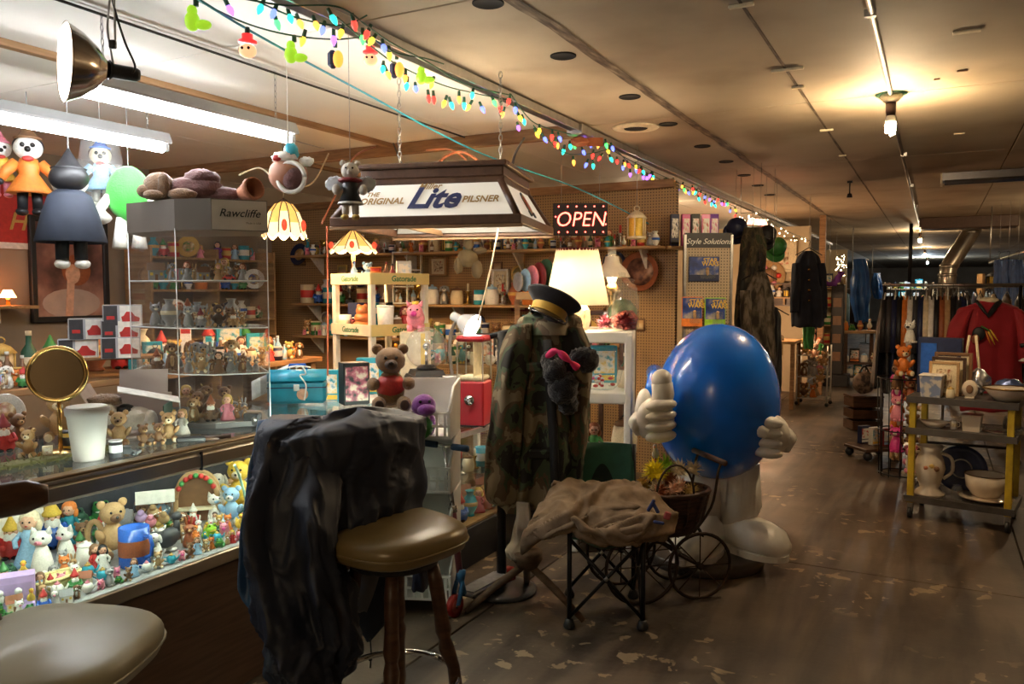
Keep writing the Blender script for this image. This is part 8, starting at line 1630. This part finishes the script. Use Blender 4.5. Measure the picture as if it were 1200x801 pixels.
put('jar', ('cream', 'gold'), on(.22, .05, 0), .08, 'on the cart top beside the planter', adj='round'); q = on(.33, .1, 0); t = thing('porcelain_medallion', 'upright oval cream porcelain medallion on the cart top', 'ornament', q, ca); obj('oval', MB().sph((0, 0, .065), (.05, .02, .062), 18, 12), CER, t); obj('painted_bird', MB().sph((0, -.02, .065), (.022, .006, .03), 10, 7), cmat('brown'), t); obj('foot', MB().box((0, 0, .006), (.06, .04, .012), ch=.003), CER, t)
FOIL = mat('silver_foil', (.55, .55, .6), rough=.25, metal=.9, bump=.8, bscale=30)
q = on(.36, .3, 0); solo('foil_parcel', wrinkle(puff((0, 0, .1), (.07, .05, .085), 4, 2, .15), .02, 20), FOIL, 'crumpled silver foil parcel on the cart top', 'parcel', loc=q, rz=ca); q = on(.53, .35, 0); solo('blue_wrapped_dish', wrinkle(puff((0, 0, .07), (.09, .06, .055), 4, 3, .12), .015, 20), mat('blue_foil', (.12, .17, .38), rough=.25, metal=.6, bump=.6, bscale=30), 'blue plastic wrapped parcel behind the serving bowl', 'parcel', loc=q, rz=ca)
q = on(.06, .3, 0); t = thing('picture_book_box', 'dark blue boxed set standing upright on the cart top', 'box', q, ca); obj('carton', MB().box((.05, 0, .2), (.28, .08, .4), ch=.004), cmat('navy', .4), t); obj('print', MB().box((-.02, -.042, .22), (.1, .004, .28)), cmat('blue', .4), t); obj('cream_print', MB().box((.1, -.042, .24), (.12, .004, .06)), cmat('cream', .5), t)
for i in range(3): q = on(.16 + .02 * i, .16 + .05 * i, 0); put('frame', [('tan', 'rust'), ('dark_brown', 'grey'), ('brown', 'tan')][i], q, .24 + .03 * i, 'leaning on the cart top', rz=ca)
q = on(.3, .36, 0); t = thing('small_easel', 'pale wooden tabletop easel on the cart top', 'easel', q, ca)
for s_ in (-1, 1): obj('leg', MB().cyl((s_ * .07, 0, 0), (s_ * .02, 0, .42), .01, n=6), cmat('cream'), t)
obj('ledge', MB().box((0, -.02, .14), (.18, .04, .015)), cmat('cream'), t)
# ================================================================== red jersey
DJ = 7.0; JR = mat('jersey_red', (.32, .012, .022), rough=.75, var=.12, bump=.15, bscale=80)
t = thing('hockey_jersey', 'red sports jersey with black trim and feathered emblem on a hanger', 'jersey', at(1160, 465, DJ))
bdy = drape([(1148, 1170, 352, DJ, .04, .1), (1132, 1188, 358, DJ, .07, .2), (1122, 1196, 366, DJ, .09, .3), (1124, 1196, 400, DJ, .1, .6), (1126, 1197, 440, DJ, .1, .8), (1126, 1198, 480, DJ, .1, .8)], 36, 56, ((5, .06), (9, .03)), 1.2); obj('body', rel(wrinkle(bdy, .012, 6), t), JR, t)
for s_, secs in (('l', [(1126, 1140, 362, DJ - .03, .06, .2), (1114, 1134, 378, DJ - .05, .07, .5), (1110, 1130, 395, DJ - .06, .07, .5), (1108, 1127, 410, DJ - .06, .07, .3)]), ('r', [(1182, 1196, 362, DJ - .03, .06, .2), (1188, 1208, 380, DJ - .05, .07, .5), (1192, 1214, 410, DJ - .06, .07, .5), (1194, 1216, 425, DJ - .06, .07, .3)])):
    sl = obj('sleeve', rel(drape(secs, 22, 30, ((4, .06),), 2), t), JR, t); a_ = secs[-1]; obj('cuff_stripe', rel(drape([(a_[0] - .5, a_[1] + .5, a_[2] - 6, a_[3], a_[4] + .006, .2), (a_[0] - .5, a_[1] + .5, a_[2] - 2, a_[3], a_[4] + .006, .2)], 3, 30, ((4, .06),), 2), t), cmat('white', .8), sl)
obj('collar', rel(MB().tube([at(1144, 352, DJ - .05), at(1152, 362, DJ - .1), at(1158, 370, DJ - .12), at(1164, 362, DJ - .1), at(1172, 352, DJ - .05)], .022, 8, flat=.5), t), cmat('black', .8), t)
obj('neck_facing', rel(MB().sph(at(1158, 352, DJ), (.09, .06, .03), 14, 8), t), cmat('cream'), t); obj('hanger', rel(hanger_wire(at(1158, 349, DJ), .2), t), BLACKM, t)
EM = DJ - .125
def feather(px0, py0, px1, py1, c): obj('emblem_feather', rel(MB().tube([at(px0, py0, EM), at((px0 + px1) / 2, (py0 + py1) / 2, EM), at(px1, py1, EM)], [.014, .018, .004], 6, flat=.4), t), cmat(c, .7), t)
feather(1158, 388, 1166, 404, 'yellow'); feather(1155, 388, 1162, 406, 'orange'); feather(1160, 386, 1170, 400, 'yellow'); feather(1150, 382, 1162, 389, 'green')
obj('emblem_hair', rel(MB().sph(at(1147, 391, EM), (.05, .012, .06), 14, 9), t), cmat('black', .7), t); obj('emblem_face', rel(MB().sph(at(1143, 397, EM - .008), (.03, .01, .04), 12, 8), t), cmat('rust', .7), t)
obj('black_stripe', rel(MB().tube([at(1196, 405, DJ - .1), at(1206, 402, DJ - .1)], .02, 6), t), cmat('black', .8), t)
# ================================================================== clothes rack
r0, r1 = at(1034, 334, 7.9), at(1200, 334, 7.35)
t = thing('clothes_rack', 'black rolling clothes rack with long crossbar behind the cart', 'clothes rack', (r0.x, r0.y, 0)); rv = r1 - r0; rv.z = 0
zr = r0.z
obj('crossbar', MB().cyl((0, 0, zr), Vector((rv.x, rv.y, zr)), .016, n=10), STEEL, t)
for u in (0.02, .98):
    c_ = rv * u; obj('upright', MB().cyl(c_ + UPV * .1, c_ + UPV * zr, .016, n=10), BLACKM, t); pq = Vector((-rv.y, rv.x, 0)).normalized(); obj('foot_bar', MB().cyl(c_ - pq * .26 + UPV * .1, c_ + pq * .26 + UPV * .1, .018, n=8), BLACKM, t)
    for s_ in (-1, 1): obj('castor', MB().sph(c_ + pq * .25 * s_ + UPV * .04, .04, 10, 7), BLACKP, t)
obj('lower_bar', MB().cyl(rv * .02 + UPV * .12, rv * .98 + UPV * .12, .014, n=8), BLACKM, t)
COLS = [('black', 'black shirt'), ('charcoal', 'charcoal top'), ('navy', 'navy jacket'), ('black', 'black jacket'), ('orange', 'orange-fronted shirt'), ('white', 'white shirt'), ('charcoal', 'grey-black shirt'), ('navy', 'dark blue shirt'), ('cream', 'cream knit'), ('white', 'white striped shirt'), ('black', 'black dress'), ('rust', 'rust brown shirt'), ('tan', 'tan jacket'), ('black', 'black coat'), ('charcoal', 'dark fleece'), ('navy', 'navy hoodie')]
pu = rv.normalized(); pv = Vector((-pu.y, pu.x, 0)); rgm = random.Random(5)
for i, (c, nm) in enumerate(COLS):
    u = .025 + i * .038; base = r0 + rv * u; ln = rgm.uniform(.75, 1.0); lean = rgm.uniform(-.05, .08)
    t = thing('hanging_garment', '%s hanging edge-on on the rolling rack behind the cart' % nm, 'garment', (base.x, base.y, zr - .1 - ln), group='clothes on the rolling rack'); rings = []
    for j in range(18):
        v = j / 17; hw = [.03, .17, .22, .23, .24, .25][min(5, int(v * 12))] if v < .4 else .25 + .03 * v; th = .018 + .022 * min(1, v * 4)
        cc_ = Vector((lean * v * (0 if i else -1.2), 0, ln * (1 - v) + .0))
        rings.append([cc_ + pv * (hw * math.cos(2 * PI * k / 24)) + pu * ((th * math.sin(2 * PI * k / 24)) * (1 + .5 * math.sin(k * 1.3 + v * 5 + i))) + UPV * (-.03 * abs(math.cos(2 * PI * k / 24)) * (1 - v)) for k in range(24)])
    obj('body', MB().loft(rings), cmat(c, .85), t)
    obj('sleeve', MB().tube([-pv * .17 + UPV * (ln - .05), -pv * .26 + UPV * (ln - .3), -pv * .27 + UPV * (ln - .55)], [.03, .035, .03], 8), cmat(c, .85), t)
    obj('hanger', MB().tube([-pv * .18 + UPV * (ln - .05), UPV * (ln + .03), pv * .18 + UPV * (ln - .05)], .006, 5).tube([UPV * (ln + .03), UPV * (ln + .07), UPV * (ln + .1) + pv * .02, UPV * (ln + .115), UPV * (ln + .1) - pv * .02], .003, 5), [WHITEP, BLACKM][i % 2], t)
# plush and parcels between rack and cart
for (k, c, px, py, d, h, lb) in (('cat', ('white', 'charcoal'), 1066, 402, 6.7, .2, 'white and black striped plush cat draped at the rack edge'), ('bear', ('orange', 'cream'), 1058, 440, 6.7, .26, 'orange plush bear hanging between rack and cart'), ('bear', ('rust', 'tan'), 1066, 470, 6.8, .2, 'rust brown plush bear low between rack and cart')): put(k, c, at(px, py, d), h, '', desc=lb)
q = at(1056, 520, 6.9); t = thing('plush_bin', 'tall dark wire bin full of plush beside the clothes rack', 'bin', (q.x, q.y, 0))
for k in range(12): a = k * PI / 6; obj('wire', MB().cyl((.17 * math.cos(a), .17 * math.sin(a), 0), (.2 * math.cos(a), .2 * math.sin(a), .85), .005, n=5), BLACKM, t)
for z in (.02, .4, .85): obj('hoop', MB().tube([((.17 + .035 * z) * math.cos(a), (.17 + .035 * z) * math.sin(a), z) for a in [i * PI / 12 for i in range(25)]], .006, 5), BLACKM, t)
for i in range(9): put(['bear', 'dog', 'cat'][i % 3], [('pink', 'cream'), ('tan', 'cream'), ('magenta', 'white'), ('brown', 'tan'), ('orange', 'cream')][i % 5], (q.x + .08 * math.cos(i * 2.1), q.y + .08 * math.sin(i * 2.1), .03 + .09 * i), .24, 'packed in the dark wire bin')
for i, (px, py, c) in enumerate(((1012, 512, 'navy'), (1025, 514, 'white'), (1038, 515, 'dark_red'), (1051, 516, 'charcoal'))):
    q = atz(px, py + 6, .12); put('box', (c, FIGC['box'][i][1]), (q.x, q.y, .115), .17, 'on the low ledge under the clothes rack', rz=YAW + .4)
q = atz(1034, 524, .1); t = thing('low_ledge', 'low dark platform with boxes under the clothes rack', 'platform', (q.x, q.y + .05, 0), YAW + .2); obj('deck', MB().box((0, 0, .1), (.6, .35, .028), ch=.004), DWOOD, t)
for sx in (-.26, .26):
    for sy in (-.14, .14): obj('castor', MB().sph((sx, sy, .043), .043, 10, 7), BLACKP, t)
q = at(1012, 462, 9.2); t = thing('patterned_bag', 'rounded patterned brown bag under the clothes rack end', 'bag', (q.x, q.y, .4), YAW); obj('bag_body', puff((0, 0, .14), (.13, .1, .13), 2, 3, .06), ramp_mat('bag_print', [(.4, (.03, .02, .02)), (.6, (.25, .17, .12))], nscale=18, rough=.7), t); obj('handle', MB().tube(spline([(-.06, 0, .25), (0, 0, .33), (.06, 0, .25)], 10), .01, 6), cmat('black'), t)
t2 = thing('bag_crate', 'plain dark crate under the patterned bag', 'crate', (q.x, q.y, 0), YAW); 
for z in (.06, .19, .32): 
    for s_ in (-1, 1): obj('slat', MB().box((0, s_ * .13, z), (.34, .015, .1)), DWOOD, t2); obj('slat', MB().box((s_ * .165, 0, z), (.015, .26, .1)), DWOOD, t2)
obj('lid', MB().box((0, 0, .388), (.35, .28, .02)), DWOOD, t2)
# ================================================================== jeans and far fill on the right
DENIM = mat('denim', (.03, .07, .19), rough=.8, var=.3, scale=12, bump=.2)
for i, (px, w_, d) in enumerate(((1171, 8, 10.5), (1182, 9, 10.2), (1193, 9, 10.0))):
    garment('hanging_jeans', 'blue denim jeans hanging on far rail above the red jersey', 'jeans', [(px - w_ * .5, px + w_ * .5, 304, d, .06), (px - w_ * .55, px + w_ * .55, 320, d, .09), (px - w_ * .5, px + w_ * .5, 345, d, .08), (px - w_ * .45, px + w_ * .45, 372, d, .07)], DENIM, (px, 302), seed=i + 1., hw=.05)['group'] = 'jeans on the far rail'
q0, q1 = at(1160, 308, 10.9), at(1215, 290, 9.6); solo('clothes_rail', MB().cyl(q0, q1, .018).cyl(q1 + UPV * .0, Vector((q1.x, q1.y, ZC)), .008).cyl(q0, Vector((q0.x, q0.y, ZC)), .008), STEEL, 'slanting metal rail for jeans hung from the ceiling', 'rail')
def far_rack(x, y, rz, n, label, seed, pal):
    r = random.Random(seed); t = thing('clothes_rack', label + ' rail and uprights', 'clothes rack', (x, y, 0), rz, group='far clothes racks')
    obj('crossbar', MB().cyl((-.8, 0, 1.65), (.8, 0, 1.65), .016), STEEL, t)
    for s_ in (-.8, .8): obj('upright', MB().cyl((s_, 0, .06), (s_, 0, 1.65), .016), STEEL, t); obj('foot_bar', MB().cyl((s_, -.25, .05), (s_, .25, .05), .018), STEEL, t)
    for i in range(n):
        c = r.choice(pal); u = -.72 + 1.44 * i / (n - 1); ln = r.uniform(.8, 1.1); g = thing('hanging_garment', '%s garment on the %s' % (c.replace('_', ' '), label.replace('far ', 'far ')), 'garment', (x + u * math.cos(rz), y + u * math.sin(rz), 1.56 - ln), rz, group='clothes on the ' + label)
        obj('body', MB().loft([[(th * math.sin(2 * PI * k / 14), hw * math.cos(2 * PI * k / 14), ln * (1 - v)) for k in range(14)] for v, hw, th in ((0, .03, .015), (.08, .2, .03), (.4, .23, .035), (1, .25, .04))]), cmat(c, .85), g); obj('hanger', MB().tube([(0, -.18, ln - .05), (0, 0, ln + .03), (0, .18, ln - .05)], .006, 5).cyl((0, 0, ln + .03), (0, 0, ln + .09), .003, n=5), BLACKM, g)
DK = ['black', 'charcoal', 'navy', 'dark_brown', 'grey', 'dark_red', 'light_blue', 'cream']
far_rack(.9, 10.6, R(8), 12, 'far clothes rack behind the red jersey', 1, DK); far_rack(.7, 14.5, R(4), 11, 'far clothes rack below the metal duct', 2, DK); far_rack(-2.7, 17.5, R(60), 10, 'far clothes rack beyond the blue tarp', 3, DK); far_rack(.6, 20, R(3), 11, 'far clothes rack past the dark pole', 4, DK); far_rack(-2.4, 25, R(40), 10, 'far clothes rack at the dim aisle end', 5, DK); far_rack(.9, 27, R(5), 10, 'far clothes rack near the cold bulb', 6, DK)
def far_shelf(x, y, rz, label, seed):
    r = random.Random(seed); t = thing('shelf_unit', label, 'shelf unit', (x, y, 0), rz, group='far shelf units')
    for z in (.3, .75, 1.2, 1.65): obj('shelf_board', MB().box((0, 0, z), (1.6, .4, .03)), SHELFW, t)
    for s_ in (-.8, .8): obj('upright', MB().box((s_, 0, .95), (.04, .4, 1.9)), SHELFW, t)
    for j, z in enumerate((.316, .766, 1.216, 1.666)):
        c_, s2 = math.cos(rz), math.sin(rz); row((x - .74 * c_, y - .74 * s2, z), (x + .74 * c_, y + .74 * s2, z), .34, ('box', 'vase', 'jar', 'box', 'tin', 'lantern'), 'on the %s level of %s' % (('bottom', 'second', 'third', 'top')[j], label.split(' ', 1)[1]), seed=seed * 10 + j)
far_shelf(-2.75, 20.9, R(0), 'far wooden shelving behind blue tarps', 21); far_shelf(-.9, 33, R(0), 'distant wooden shelving at aisle end', 22); far_shelf(1.5, 17, R(10), 'far wooden shelving beyond the duct', 23)
